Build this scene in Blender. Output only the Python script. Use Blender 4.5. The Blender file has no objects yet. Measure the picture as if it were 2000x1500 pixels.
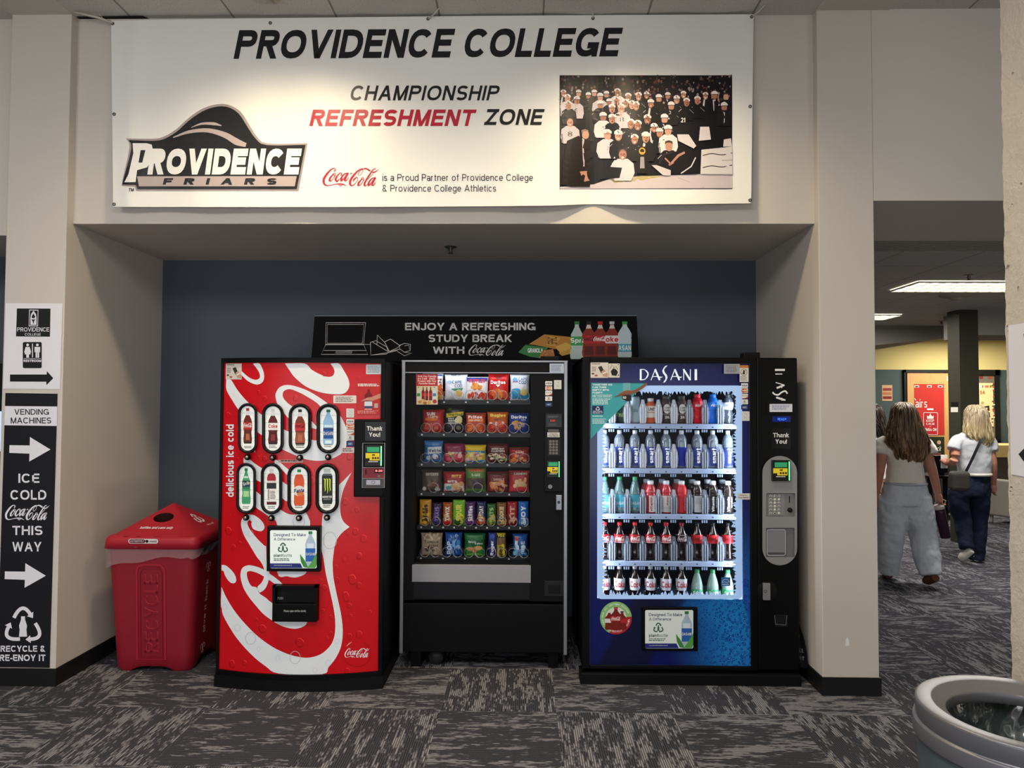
import bpy, bmesh, math, random
from mathutils import Vector, Matrix
from mathutils.geometry import tessellate_polygon
random.seed(7)
SC = bpy.context.scene
COL = SC.collection
PI = math.pi

# ------------------------------------------------------------------ camera
F = 1397.4
_p, _y, _r = 0.03231, 0.01795, 0.00442
FW = Vector((-math.sin(_y)*math.cos(_p), math.cos(_y)*math.cos(_p), math.sin(_p)))
_rt = Vector((math.cos(_y), math.sin(_y), 0)); _up = _rt.cross(FW)
RT = _rt*math.cos(_r) + _up*math.sin(_r)
UP = _up*math.cos(_r) - _rt*math.sin(_r)
EYE = Vector((0, 0, 1.6))
cam = bpy.data.cameras.new('camera'); cam.sensor_width = 36; cam.lens = F/2000*36
cam.clip_start = 0.05; cam.clip_end = 100
co = bpy.data.objects.new('camera', cam); COL.objects.link(co)
co.matrix_world = Matrix(((RT.x, UP.x, -FW.x, 0), (RT.y, UP.y, -FW.y, 0), (RT.z, UP.z, -FW.z, 1.6), (0, 0, 0, 1)))
SC.camera = co
# ------------------------------------------------------------------ world, exposure, big lights
w = bpy.data.worlds.new('world'); SC.world = w; w.use_nodes = True
bg = w.node_tree.nodes['Background']; bg.inputs[0].default_value = (0.95, 0.97, 1.0, 1); bg.inputs[1].default_value = 0.10
SC.view_settings.view_transform = 'Standard'; SC.view_settings.look = 'None'
SC.view_settings.gamma = 1; SC.view_settings.use_curve_mapping = False
SC.view_settings.exposure = 0.2
SC.cycles.max_bounces = 7; SC.cycles.diffuse_bounces = 3; SC.cycles.glossy_bounces = 3
SC.cycles.transmission_bounces = 4; SC.cycles.transparent_max_bounces = 14
SC.cycles.caustics_reflective = False; SC.cycles.caustics_refractive = False

def light(name, kind, loc, target, power, col=(1, 1, 1), **kw):
    l = bpy.data.lights.new(name, kind); l.energy = power; l.color = col
    for k, v_ in kw.items(): setattr(l, k, v_)
    o = bpy.data.objects.new(name, l); COL.objects.link(o); o.location = loc
    d = Vector(target) - Vector(loc); o.rotation_euler = d.to_track_quat('-Z', 'Y').to_euler()
    return o
WARM = (1.0, 0.81, 0.53)
# daylight from the window wall behind the camera, and one added fill lamp
light('daylight_and_fill', 'AREA', (5.2, -3.6, 1.1), (4.2, 6, 1.0), 55, (0.95, 0.97, 1.0), shape='RECTANGLE', size=4.5, size_y=1.7)  # added lamp, no window known here; brightens the people beyond the opening
light('daylight_and_fill', 'AREA', (-1.2, -3.6, 0.95), (-0.9, 4, 0.8), 120, (0.93, 0.96, 1.0), shape='RECTANGLE', size=9.0, size_y=1.7)
# ceiling panels of the hall the camera stands in
for x, pw in ((-3.4, 105), (-0.4, 95), (2.8, 45)):
    light('ceiling_panel', 'AREA', (x, 0.7, 3.85), (x, 1.3, 0), pw, (1.0, 0.965, 0.91), shape='RECTANGLE', size=1.2, size_y=2.4)
# recessed ceiling downlights in front of the header
for x in (-1.35, 0.55):
    light('downlight', 'SPOT', (x, 3.32, 3.86), (x, 3.62, 0), 118, WARM, spot_size=math.radians(140), spot_blend=1.0, shadow_soft_size=0.09)
# fluorescent troffers in the room beyond the opening
for x, y, pw in ((4.2, 6.9, 55), (4.1, 9.2, 40), (7.2, 11.2, 70)):
    light('troffer_glow', 'AREA', (x, y, 2.75), (x, y, 0), pw, (1.0, 0.96, 0.90), shape='RECTANGLE', size=1.2, size_y=0.55)

# ------------------------------------------------------------------ pixel-to-surface helpers (photo frame 2000x1500)
def ray(u, v): return FW + RT*((u-1000)/F) - UP*((v-750)/F)
def atY(u, v, Y): d = ray(u, v); return EYE + d*(Y/d.y)
def atZ(u, v, z=0.0): d = ray(u, v); return EYE + d*((z-1.6)/d.z)
def atX(u, v, X): d = ray(u, v); return EYE + d*(X/d.x)
def PY(Y): return lambda u, v, l=0.0: atY(u, v, Y-l)
def PX(X): return lambda u, v, l=0.0: atX(u, v, X-l)

# ------------------------------------------------------------------ materials
_M = {}
def lin(h):
    h = h.lstrip('#'); c = [int(h[i:i+2], 16)/255 for i in (0, 2, 4)]
    return tuple(x/12.92 if x <= 0.04045 else ((x+0.055)/1.055)**2.4 for x in c) + (1,)
def C(h, rough=0.5, metal=0.0, em=0.0, noise=0.0, scale=40, spec=0.25, bump=0.0, emc=None):
    k = (h, rough, metal, em, noise, scale, spec, bump, emc)
    if k in _M: return _M[k]
    m = bpy.data.materials.new('paint_'+h.lstrip('#')); m.use_nodes = True; nt = m.node_tree; b = nt.nodes['Principled BSDF']
    b.inputs['Base Color'].default_value = lin(h); b.inputs['Roughness'].default_value = rough
    b.inputs['Metallic'].default_value = metal; b.inputs['Specular IOR Level'].default_value = spec
    if em: b.inputs['Emission Color'].default_value = lin(emc or h); b.inputs['Emission Strength'].default_value = em
    if noise or bump:
        tc = nt.nodes.new('ShaderNodeTexCoord'); n = nt.nodes.new('ShaderNodeTexNoise'); n.inputs['Scale'].default_value = scale
        n.inputs['Detail'].default_value = 5
        nt.links.new(tc.outputs['Object'], n.inputs['Vector'])
        if noise:
            mx = nt.nodes.new('ShaderNodeMix'); mx.data_type = 'RGBA'; c = lin(h)
            mx.inputs[6].default_value = tuple(x*(1-noise) for x in c[:3])+(1,); mx.inputs[7].default_value = tuple(min(1, x*(1+noise)) for x in c[:3])+(1,)
            nt.links.new(n.outputs[0], mx.inputs[0]); nt.links.new(mx.outputs[2], b.inputs['Base Color'])
        if bump:
            bp = nt.nodes.new('ShaderNodeBump'); bp.inputs['Strength'].default_value = bump; bp.inputs['Distance'].default_value = 0.01
            nt.links.new(n.outputs[0], bp.inputs['Height']); nt.links.new(bp.outputs[0], b.inputs['Normal'])
    _M[k] = m; return m
def clear(h, alpha=0.3, rough=0.05, gloss=0.25, diff=None):
    """thin clear plastic / glass: see-through, tinted, with a sheen"""
    k = ('clear', h, alpha, rough, gloss, diff)
    if k in _M: return _M[k]
    m = bpy.data.materials.new('clear_'+h.lstrip('#')); m.use_nodes = True; nt = m.node_tree; nt.nodes.clear()
    out = nt.nodes.new('ShaderNodeOutputMaterial'); tr = nt.nodes.new('ShaderNodeBsdfTransparent'); tr.inputs[0].default_value = lin(h)
    df = nt.nodes.new('ShaderNodeBsdfDiffuse'); df.inputs[0].default_value = lin(diff or h)
    gl = nt.nodes.new('ShaderNodeBsdfGlossy'); gl.inputs['Roughness'].default_value = rough
    m1 = nt.nodes.new('ShaderNodeMixShader'); m2 = nt.nodes.new('ShaderNodeMixShader'); fr = nt.nodes.new('ShaderNodeLayerWeight')
    fr.inputs[0].default_value = gloss
    m1.inputs[0].default_value = alpha
    nt.links.new(tr.outputs[0], m1.inputs[1]); nt.links.new(df.outputs[0], m1.inputs[2])
    nt.links.new(fr.outputs['Fresnel'], m2.inputs[0]); nt.links.new(m1.outputs[0], m2.inputs[1]); nt.links.new(gl.outputs[0], m2.inputs[2])
    nt.links.new(m2.outputs[0], out.inputs[0]); _M[k] = m; return m
BLK = C('#141416', 0.45); WHT = C('#f2f1ee', 0.5); RED = C('#c8202c', 0.45)

class NT:
    """tiny node-graph helper"""
    def __init__(s, name):
        s.m = bpy.data.materials.new(name); s.m.use_nodes = True; s.t = s.m.node_tree; s.b = s.t.nodes['Principled BSDF']
    def n(s, kind, **kw):
        o = s.t.nodes.new(kind)
        for k, v_ in kw.items(): setattr(o, k, v_)
        return o
    def put(s, inp, v_):
        if isinstance(v_, bpy.types.NodeSocket): s.t.links.new(v_, inp)
        else: inp.default_value = v_
    def math(s, op, a, b=0.0, c=None):
        o = s.n('ShaderNodeMath', operation=op); s.put(o.inputs[0], a); s.put(o.inputs[1], b)
        if c is not None: s.put(o.inputs[2], c)
        return o.outputs[0]
    def mix(s, f, a, b):
        o = s.n('ShaderNodeMix', data_type='RGBA'); s.put(o.inputs[0], f); s.put(o.inputs[6], a); s.put(o.inputs[7], b); return o.outputs[2]
    def ramp(s, x, lo, hi):
        o = s.n('ShaderNodeMapRange', interpolation_type='SMOOTHSTEP'); s.put(o.inputs[0], x); s.put(o.inputs[1], lo); s.put(o.inputs[2], hi); return o.outputs[0]
    def xyz(s, x, y, z):
        o = s.n('ShaderNodeCombineXYZ'); s.put(o.inputs[0], x); s.put(o.inputs[1], y); s.put(o.inputs[2], z); return o.outputs[0]
    def noise(s, vec, scale, detail=3, rough=0.5):
        o = s.n('ShaderNodeTexNoise'); s.put(o.inputs['Vector'], vec); s.put(o.inputs['Scale'], scale); s.put(o.inputs['Detail'], detail); s.put(o.inputs['Roughness'], rough); return o.outputs[0]
    def sep(s, v_):
        o = s.n('ShaderNodeSeparateXYZ'); s.put(o.inputs[0], v_); return o.outputs

# ------------------------------------------------------------------ mesh builder
def crom(pts, n=4, closed=True, sharp=0.5):
    """smooth a polyline through its points, keeping sharp corners"""
    out = []; N = len(pts); P = [Vector((p[0], p[1])) for p in pts]
    def corner(i):
        if not closed and (i <= 0 or i >= N-1): return True
        a = P[i]-P[i-1]; b = P[(i+1) % N]-P[i]
        return a.length < 1e-9 or b.length < 1e-9 or a.normalized().dot(b.normalized()) < sharp
    cr = [corner(i) for i in range(N)]
    for i in range(N if closed else N-1):
        j = (i+1) % N; p1, p2 = P[i], P[j]
        p0 = p1+(p1-p2) if cr[i] else P[i-1]; p3 = p2+(p2-p1) if cr[j] else P[(j+1) % N]
        for k in range(n):
            t = k/n
            out.append(0.5*((2*p1)+(p2-p0)*t+(2*p0-5*p1+4*p2-p3)*t*t+(3*p1-p0-3*p2+p3)*t**3))
    if not closed: out.append(P[-1])
    return [(p.x, p.y) for p in out]

# ------------------------------------------------------------------ a plain grotesque alphabet drawn from bars and arcs (cap height 1)
def glyph(ch, t):
    h = t/2; P = []; X = 0.73
    def V(x, a, b): P.append([(x-h, a), (x+h, a), (x+h, b), (x-h, b)])
    def H(y, a, b): P.append([(a, y-h), (b, y-h), (b, y+h), (a, y+h)])
    def D(x0, y0, x1, y1, k=1.0):
        dy = abs(y1-y0) or 1e-3; q = k*h*math.hypot(x1-x0, dy)/dy
        P.append([(x0-q, y0), (x0+q, y0), (x1+q, y1), (x1-q, y1)])
    def A(cx, cy, rx, ry, a0, a1):
        n = max(4, int(abs(a1-a0)/18)); o = []; i_ = []
        for k in range(n+1):
            a = math.radians(a0+(a1-a0)*k/n); c, s = math.cos(a), math.sin(a)
            c = math.copysign(abs(c)**0.88, c); s = math.copysign(abs(s)**0.88, s)
            o.append((cx+(rx+h)*c, cy+(ry+h)*s)); i_.append((cx+(rx-h)*c, cy+(ry-h)*s))
        for k in range(n): P.append([o[k], o[k+1], i_[k+1], i_[k]])
    def bowl(y0, y1, w, x0=0.0):
        r = (y1-y0)/2-h; xc = max(x0+h, w-h-max(r*1.05, 0.25*w)); H(y0+h, x0, xc); H(y1-h, x0, xc); A(xc, (y0+y1)/2, w-h-xc, r, -90, 90)
    if ch == ' ': return P, 0.26
    if ch == 'A': w = 0.74+t; D(h*1.05, 0, w/2, 1); D(w-h*1.05, 0, w/2, 1); H(0.25+h, w*0.22, w*0.78)
    elif ch == 'B': w = 0.62+t; V(h, 0, 1); bowl(0, 0.5+h, w); bowl(0.5-h, 1, w*0.95)
    elif ch == 'C': w = 0.72+t; A(w/2, 0.5, w/2-h, 0.5-h, 38, 322)
    elif ch == 'D': w = 0.68+t; V(h, 0, 1); bowl(0, 1, w)
    elif ch == 'E': w = 0.54+t; V(h, 0, 1); H(h, 0, w); H(0.52, 0, w*0.92); H(1-h, 0, w)
    elif ch == 'F': w = 0.50+t; V(h, 0, 1); H(0.5, 0, w*0.9); H(1-h, 0, w)
    elif ch == 'G': w = 0.74+t; A(w/2, 0.5, w/2-h, 0.5-h, 38, 330); H(0.5-h, w*0.52, w); V(w-h, 0.0, 0.5)
    elif ch == 'H': w = 0.62+t; V(h, 0, 1); V(w-h, 0, 1); H(0.52, 0, w)
    elif ch == 'I': w = t; V(h, 0, 1)
    elif ch == 'J': w = 0.44+t; V(w-h, 0.25, 1); A(w/2, 0.27, w/2-h, 0.27-h, 180, 360)
    elif ch == 'K': w = 0.64+t; V(h, 0, 1); D(h*1.4, 0.34, w-h*1.3, 1); D(w*0.36, 0.55, w-h*1.2, 0)
    elif ch == 'L': w = 0.46+t; V(h, 0, 1); H(h, 0, w)
    elif ch == 'M': w = 0.74+t*1.1; V(h, 0, 1); V(w-h, 0, 1); D(h*1.1, 1, w/2, 0, 0.95); D(w-h*1.1, 1, w/2, 0, 0.95)
    elif ch == 'N': w = 0.62+t; V(h, 0, 1); V(w-h, 0, 1); D(h*1.15, 1, w-h*1.15, 0)
    elif ch == 'O': w = 0.80+t; A(w/2, 0.5, w/2-h, 0.5-h, 0, 360)
    elif ch == 'P': w = 0.60+t; V(h, 0, 1); bowl(0.42, 1, w)
    elif ch == 'Q': w = 0.80+t; A(w/2, 0.5, w/2-h, 0.5-h, 0, 360); D(w*0.6, 0.28, w-h, -0.04)
    elif ch == 'R': w = 0.62+t; V(h, 0, 1); bowl(0.43, 1, w*0.97); D(w*0.52, 0.46, w-h*1.1, 0)
    elif ch == 'S':
        w = 0.58+t; r = (1-3*t)/4+h; A(w/2, 1-h-r, w/2-h, r, 28, 270); A(w/2, h+r, w/2-h, r, 90, -152)
    elif ch == 'T': w = 0.60+t; V(w/2, 0, 1); H(1-h, 0, w)
    elif ch == 'U': w = 0.62+t; r = w/2-h; V(h, r+h, 1); V(w-h, r+h, 1); A(w/2, r+h, r, r, 180, 360)
    elif ch == 'V': w = 0.70+t; D(h*1.05, 1, w/2, 0); D(w-h*1.05, 1, w/2, 0)
    elif ch == 'W': w = 1.0+t*1.3; D(h, 1, w*0.27, 0, 0.95); D(w*0.5, 1, w*0.27, 0, 0.95); D(w*0.5, 1, w*0.73, 0, 0.95); D(w-h, 1, w*0.73, 0, 0.95)
    elif ch == 'X': w = 0.66+t; D(h*1.2, 0, w-h*1.3, 1); D(h*1.3, 1, w-h*1.2, 0)
    elif ch == 'Y': w = 0.66+t; V(w/2, 0, 0.45); D(w/2, 0.38, h*1.1, 1); D(w/2, 0.38, w-h*1.1, 1)
    elif ch == 'Z': w = 0.60+t; H(1-h, 0, w); H(h, 0, w); D(h*1.6, t*0.6, w-h*1.6, 1-t*0.6)
    elif ch == 'a':
        w = 0.46+t; rr = w*0.42; A(w/2, X-rr, w/2-h, rr-h, 0, 150); V(w-h, 0, X-rr); ry = X*0.30; A(w*0.46, ry, w*0.46-h, ry-h, 0, 360); H(ry*2-h, w*0.45, w-h)
    elif ch in 'bdpq':
        w = 0.52+t; A(w/2, X/2, w/2-h, X/2-h, 0, 360); x = h if ch in 'bp' else w-h; V(x, *((0, 1) if ch in 'bd' else (-0.27, X)))
    elif ch == 'c': w = 0.48+t; A(w/2, X/2, w/2-h, X/2-h, 42, 318)
    elif ch == 'e': w = 0.52+t; A(w/2, X/2, w/2-h, X/2-h, 0, 320); H(X/2, h, w-h*0.3)
    elif ch == 'f': w = 0.30+t*0.6; V(w*0.46, 0, 0.8); A(w*0.46+0.16, 0.8, 0.16, 0.2-h, 90, 180); H(X-h, 0, w)
    elif ch == 'g': w = 0.52+t; A(w/2, X/2, w/2-h, X/2-h, 0, 360); V(w-h, -0.05, X); A(w/2, -0.05, w/2-h, 0.23-h, 200, 360)
    elif ch in 'hn': w = 0.48+t; r = w/2-h; V(h, 0, 1 if ch == 'h' else X); V(w-h, 0, X-w/2); A(w/2, X-w/2, r, r, 0, 180)
    elif ch == 'i': w = t; V(h, 0, X); V(h, 1-t*1.05, 1)
    elif ch == 'j': w = t+0.08; V(w-h, -0.12, X); V(w-h, 1-t*1.05, 1); A(w-h-0.13, -0.12, 0.13, 0.15-h, 270, 360)
    elif ch == 'k': w = 0.46+t; V(h, 0, 1); D(h*1.4, 0.26, w-h*1.4, X); D(w*0.42, 0.38, w-h*1.1, 0)
    elif ch == 'l': w = t; V(h, 0, 1)
    elif ch == 'm':
        w = 0.82+t; q = (w-t)/2; V(h, 0, X)
        for x in (h, h+q): A(x+q/2, X-q/2-h, q/2, q/2, 0, 180); V(x+q, 0, X-q/2-h)
    elif ch == 'o': w = 0.54+t; A(w/2, X/2, w/2-h, X/2-h, 0, 360)
    elif ch == 'r': w = 0.28+t*0.8; V(h, 0, X); A(h+0.26, X-0.28, 0.26, 0.28-h, 95, 180)
    elif ch == 's': w = 0.42+t; r = (X-3*t)/4+h; A(w/2, X-h-r, w/2-h, r, 28, 270); A(w/2, h+r, w/2-h, r, 90, -152)
    elif ch == 't': w = 0.30+t*0.6; V(w*0.42, 0.16, 0.95); A(w*0.42+0.16, 0.16, 0.16, 0.16-h, 180, 270); H(X-h, 0, w)
    elif ch == 'u': w = 0.48+t; r = w/2-h; V(h, w/2, X); V(w-h, 0, X); A(w/2, w/2, r, r, 180, 360)
    elif ch == 'v': w = 0.50+t; D(h*1.1, X, w/2, 0); D(w-h*1.1, X, w/2, 0)
    elif ch == 'w': w = 0.74+t*1.2; D(h, X, w*0.27, 0); D(w*0.5, X, w*0.27, 0); D(w*0.5, X, w*0.73, 0); D(w-h, X, w*0.73, 0)
    elif ch == 'x': w = 0.48+t; D(h*1.2, 0, w-h*1.2, X); D(h*1.2, X, w-h*1.2, 0)
    elif ch == 'y': w = 0.50+t; D(h*1.1, X, w/2, 0); D(w-h*1.1, X, w*0.33, -0.27)
    elif ch == 'z': w = 0.44+t; H(X-h, 0, w); H(h, 0, w); D(h*1.6, t*0.6, w-h*1.6, X-t*0.6)
    elif ch == '0': w = 0.52+t; A(w/2, 0.5, w/2-h, 0.5-h, 0, 360)
    elif ch == '1': w = 0.22+t; V(w-h, 0, 1); D(h, 0.72, w-h, 1-h)
    elif ch == '2': w = 0.52+t; A(w/2, 0.7, w/2-h, 0.3-h, -25, 170); H(h, 0, w); D(h*1.6, t*0.5, w-h*1.4, 0.58)
    elif ch == '6': w = 0.52+t; A(w/2, 0.32, w/2-h, 0.32-h, 0, 360); A(w/2+0.06, 0.5, w/2-h+0.06, 0.5-h, 60, 200)
    elif ch == '8': w = 0.54+t; A(w/2, 0.28, w/2-h, 0.28-h, 0, 360); A(w/2, 0.76, w/2-h*1.4, 0.24-h, 0, 360)
    elif ch == '&': w = 0.66+t; A(w*0.40, 0.27, w*0.38-h, 0.27-h, 60, 345); A(w*0.42, 0.78, w*0.24, 0.22-h, -60, 240); D(w*0.25, 0.66, w-h*1.2, 0); 
    elif ch == '!': w = t*1.1; V(w/2, 0.3, 1); V(w/2, 0, t*1.05)
    elif ch == '?': w = 0.46+t; A(w/2, 0.72, w/2-h, 0.28-h, -60, 175); V(w/2, 0.27, 0.48); V(w/2, 0, t*1.05)
    elif ch == '-': w = 0.34; H(0.38, 0, w)
    elif ch == '.': w = t; V(h, 0, t)
    elif ch == "'": w = t; V(h, 0.7, 1)
    else: w = 0.5
    return P, w
_TXT = {}
def text_geo(body, bold=0.0, shear=0.0, space=1.0):
    """letter shapes as convex polygons in a cap-height-1 frame"""
    k = (body, bold, shear, space)
    if k not in _TXT:
        t = 0.115+bold*3.0; x = 0; polys = []
        for ch in body:
            g, w = glyph(ch, t)
            polys += [[(px+x+shear*py, py) for px, py in q] for q in g]
            x += w+(0.155-t*0.22+(space-1)*0.5 if ch != ' ' else 0.155+(space-1)*0.5)
        _TXT[k] = polys
    return _TXT[k]
def split_tris(tris, pts, mx):
    """cut triangles until no edge is longer than mx"""
    st = [tuple(pts[i] for i in t) for t in tris]; out = []
    while st:
        a, b, c = st.pop(); e = ((a-b).length, (b-c).length, (c-a).length); m_ = max(e)
        if m_ <= mx or len(out) > 60000: out.append((a, b, c)); continue
        if m_ == e[0]: d = (a+b)/2; st += [(a, d, c), (d, b, c)]
        elif m_ == e[1]: d = (b+c)/2; st += [(b, d, a), (d, c, a)]
        else: d = (c+a)/2; st += [(c, d, b), (d, a, b)]
    return out

class MB:
    def __init__(s): s.v = []; s.f = []; s.mi = []; s.mats = []; s.sm = []
    def mat(s, m):
        if m not in s.mats: s.mats.append(m)
        return s.mats.index(m)
    def add(s, verts, faces, m, smooth=False):
        b = len(s.v); s.v += [Vector(p) for p in verts]; k = s.mat(m)
        for f in faces: s.f.append([b+i for i in f]); s.mi.append(k); s.sm.append(smooth)
        return s
    def box(s, x0, x1, y0, y1, z0, z1, m, bev=0.0, seg=2):
        bm = bmesh.new(); bmesh.ops.create_cube(bm, size=1)
        for q in bm.verts: q.co = Vector(((x0+x1)/2+q.co.x*(x1-x0), (y0+y1)/2+q.co.y*(y1-y0), (z0+z1)/2+q.co.z*(z1-z0)))
        if bev: bmesh.ops.bevel(bm, geom=bm.edges[:], offset=bev, segments=seg, profile=0.5, affect='EDGES')
        bm.verts.index_update()
        s.add([q.co.copy() for q in bm.verts], [[q.index for q in f.verts] for f in bm.faces], m, False); bm.free(); return s
    def quad(s, a, b, c, d, m): return s.add([a, b, c, d], [(0, 1, 2, 3)], m)
    def grid(s, fn, nu, nv, m, smooth=True, cu=False, cv=False):
        V = []; Fc = []; mu = nu if cu else nu+1; mv = nv if cv else nv+1
        for i in range(mu):
            for j in range(mv): V.append(fn(i/nu, j/nv))
        for i in range(nu):
            for j in range(nv):
                a, b = i % mu, (i+1) % mu; c, d = j % mv, (j+1) % mv
                Fc.append((a*mv+c, b*mv+c, b*mv+d, a*mv+d))
        return s.add(V, Fc, m, smooth)
    def lathe(s, prof, c, m, n=24, smooth=True, ax='z'):
        def fn(u, v_):
            r, z = prof[round(v_*(len(prof)-1))]; a = 2*PI*u
            if ax == 'z': return Vector((c[0]+r*math.cos(a), c[1]+r*math.sin(a), c[2]+z))
            return Vector((c[0]+r*math.cos(a), c[1]+z, c[2]+r*math.sin(a)))
        return s.grid(fn, n, len(prof)-1, m, smooth, cu=True)
    def tube(s, pts, r, m, n=6, closed=False):
        P = [Vector(p) for p in pts]; N = len(P); V = []; Fc = []
        rr = r if isinstance(r, (list, tuple)) else [r]*N
        up = Vector((0.3, 0.2, 1)).normalized()
        for i in range(N):
            a = P[i-1] if (i > 0 or closed) else P[i]; b = P[(i+1) % N] if (i < N-1 or closed) else P[i]
            t = (b-a).normalized(); x = t.cross(up)
            if x.length < 1e-4: x = t.cross(Vector((1, 0, 0)))
            x.normalize(); y = t.cross(x)
            for k in range(n): V.append(P[i]+(x*math.cos(2*PI*k/n)+y*math.sin(2*PI*k/n))*rr[i])
        for i in range(N if closed else N-1):
            j = (i+1) % N
            for k in range(n): Fc.append((i*n+k, i*n+(k+1) % n, j*n+(k+1) % n, j*n+k))
        if not closed: Fc += [tuple(range(n))[::-1], tuple((N-1)*n+k for k in range(n))]
        return s.add(V, Fc, m, True)
    # --- flat print on a surface fn(u, v, lift)
    def poly(s, pts, fn, m, l=0.0, holes=()):
        loops = [[Vector((p[0], p[1], 0)) for p in q] for q in (pts, *holes)]
        flat = [p for q in loops for p in q]; tri = tessellate_polygon(loops); mx = getattr(fn, 'sub', 0)
        if mx:
            T = split_tris(tri, flat, mx); V = [fn(p.x, p.y, l) for t in T for p in t]
            return s.add(V, [(3*i, 3*i+1, 3*i+2) for i in range(len(T))], m)
        return s.add([fn(p.x, p.y, l) for p in flat], tri, m)
    def rect(s, u0, v0, u1, v1, fn, m, l=0.0, nu=1, nv=1):
        mx = getattr(fn, 'sub', 0)
        if mx: nu = max(nu, math.ceil(abs(u1-u0)/mx)); nv = max(nv, math.ceil(abs(v1-v0)/mx))
        return s.grid(lambda a, b: fn(u0+(u1-u0)*a, v0+(v1-v0)*b, l), nu, nv, m, False)
    def disc(s, u, v, ru, rv, fn, m, l=0.0, n=20, a0=0, a1=2*PI):
        return s.poly([(u+ru*math.cos(a0+(a1-a0)*i/n), v+rv*math.sin(a0+(a1-a0)*i/n)) for i in range(n)], fn, m, l)
    def line(s, pts, wd, fn, m, l=0.0, n=1, closed=False):
        """stroke; wd = width or list of widths"""
        if not isinstance(wd, (list, tuple)): wd = [wd]*len(pts)
        N0 = len(pts)
        if n > 1:
            pts2 = crom(pts, n, closed, -0.2); wd = [wd[min(i//n, N0-1)]*(1-(i % n)/n)+wd[(i//n+1) % N0 if closed else min(i//n+1, N0-1)]*((i % n)/n) for i in range(len(pts2))]; pts = pts2
        P = [Vector((p[0], p[1])) for p in pts]; N = len(P); V = []; Fc = []
        for i in range(N):
            a = P[i-1] if (i > 0 or closed) else P[i]; b = P[(i+1) % N] if (i < N-1 or closed) else P[i]
            t = (b-a); t = t.normalized() if t.length > 1e-9 else Vector((1, 0)); q = Vector((-t.y, t.x))*wd[i]/2
            V += [fn(P[i].x+q.x, P[i].y+q.y, l), fn(P[i].x-q.x, P[i].y-q.y, l)]
        for i in range(N if closed else N-1):
            j = (i+1) % N; Fc.append((2*i, 2*i+1, 2*j+1, 2*j))
        return s.add(V, Fc, m)
    def text(s, body, u0, v0, u1, v1, fn, m, l=0.0, bold=0.0, shear=0.0, rot=0, space=1.0, skew=0.0):
        """fill the box u0..u1, v0(top)..v1(bottom) with the words; rot=90 reads upward"""
        G = text_geo(body, bold, shear, space)
        if not G: return s
        A = [p for q in G for p in q]; xa = min(p[0] for p in A); xb = max(p[0] for p in A); ya = min(p[1] for p in A); yb = max(max(p[1] for p in A), ya+1e-6)
        mx = getattr(fn, 'sub', 0); V = []; Fc = []
        for q in G:
            P = []
            for x, y in q:
                a = (x-xa)/(xb-xa); b = (y-ya)/(yb-ya)
                if rot == 90: P.append(Vector((u0+(u1-u0)*(1-b), v1+(v0-v1)*a)))
                elif rot == -90: P.append(Vector((u0+(u1-u0)*b, v0+(v1-v0)*a)))
                else: P.append(Vector((u0+(u1-u0)*a, v1+(v0-v1)*b+skew*a)))
            if mx and max((P[i]-P[i-1]).length for i in range(len(P))) > mx:
                for t in split_tris([(0, 1, 2), (0, 2, 3)], P, mx):
                    k = len(V); V += [fn(p.x, p.y, l) for p in t]; Fc.append((k, k+1, k+2))
            else:
                k = len(V); V += [fn(p.x, p.y, l) for p in P]; Fc.append(tuple(range(k, k+len(P))))
        return s.add(V, Fc, m)
    def build(s, name, parent=None, origin=None, weld=False):
        me = bpy.data.meshes.new(name); o = bpy.data.objects.new(name, me); COL.objects.link(o)
        if parent is not None: o.parent = parent
        if origin is None: org = wloc(parent) if parent is not None else Vector((0, 0, 0))
        else:
            org = Vector(origin); o.location = org-(wloc(parent) if parent is not None else Vector((0, 0, 0)))
        me.from_pydata([tuple(p-org) for p in s.v], [], s.f)
        for m in s.mats: me.materials.append(m)
        me.polygons.foreach_set('material_index', s.mi); me.polygons.foreach_set('use_smooth', s.sm)
        if weld:
            bm = bmesh.new(); bm.from_mesh(me); bmesh.ops.remove_doubles(bm, verts=bm.verts[:], dist=1e-5); bmesh.ops.recalc_face_normals(bm, faces=bm.faces[:]); bm.to_mesh(me); bm.free()
        me.update(); o['_org'] = org
        return o
def wloc(o): return Vector(o['_org'])
def tag(o, label=None, cat=None, group=None, kind=None):
    if label: o['label'] = label
    if cat: o['category'] = cat
    if group: o['group'] = group
    if kind: o['kind'] = kind
    return o
def thing(name, loc, label, cat, group=None):
    o = bpy.data.objects.new(name, None); COL.objects.link(o); o.location = loc; o['_org'] = Vector(loc); o.empty_display_size = 0.1
    return tag(o, label, cat, group)
def dup(root, loc, label=None):
    r = root.copy(); COL.objects.link(r); r.location = loc; r['_org'] = Vector(loc)
    if label: r['label'] = label
    for ch in root.children:
        c = ch.copy(); COL.objects.link(c); c.parent = r
        for g in ch.children:
            d = g.copy(); COL.objects.link(d); d.parent = c
    return r
def struct(mb, name, parent=None):
    o = mb.build(name, parent)
    if parent is None: o['kind'] = 'structure'
    return o

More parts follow.
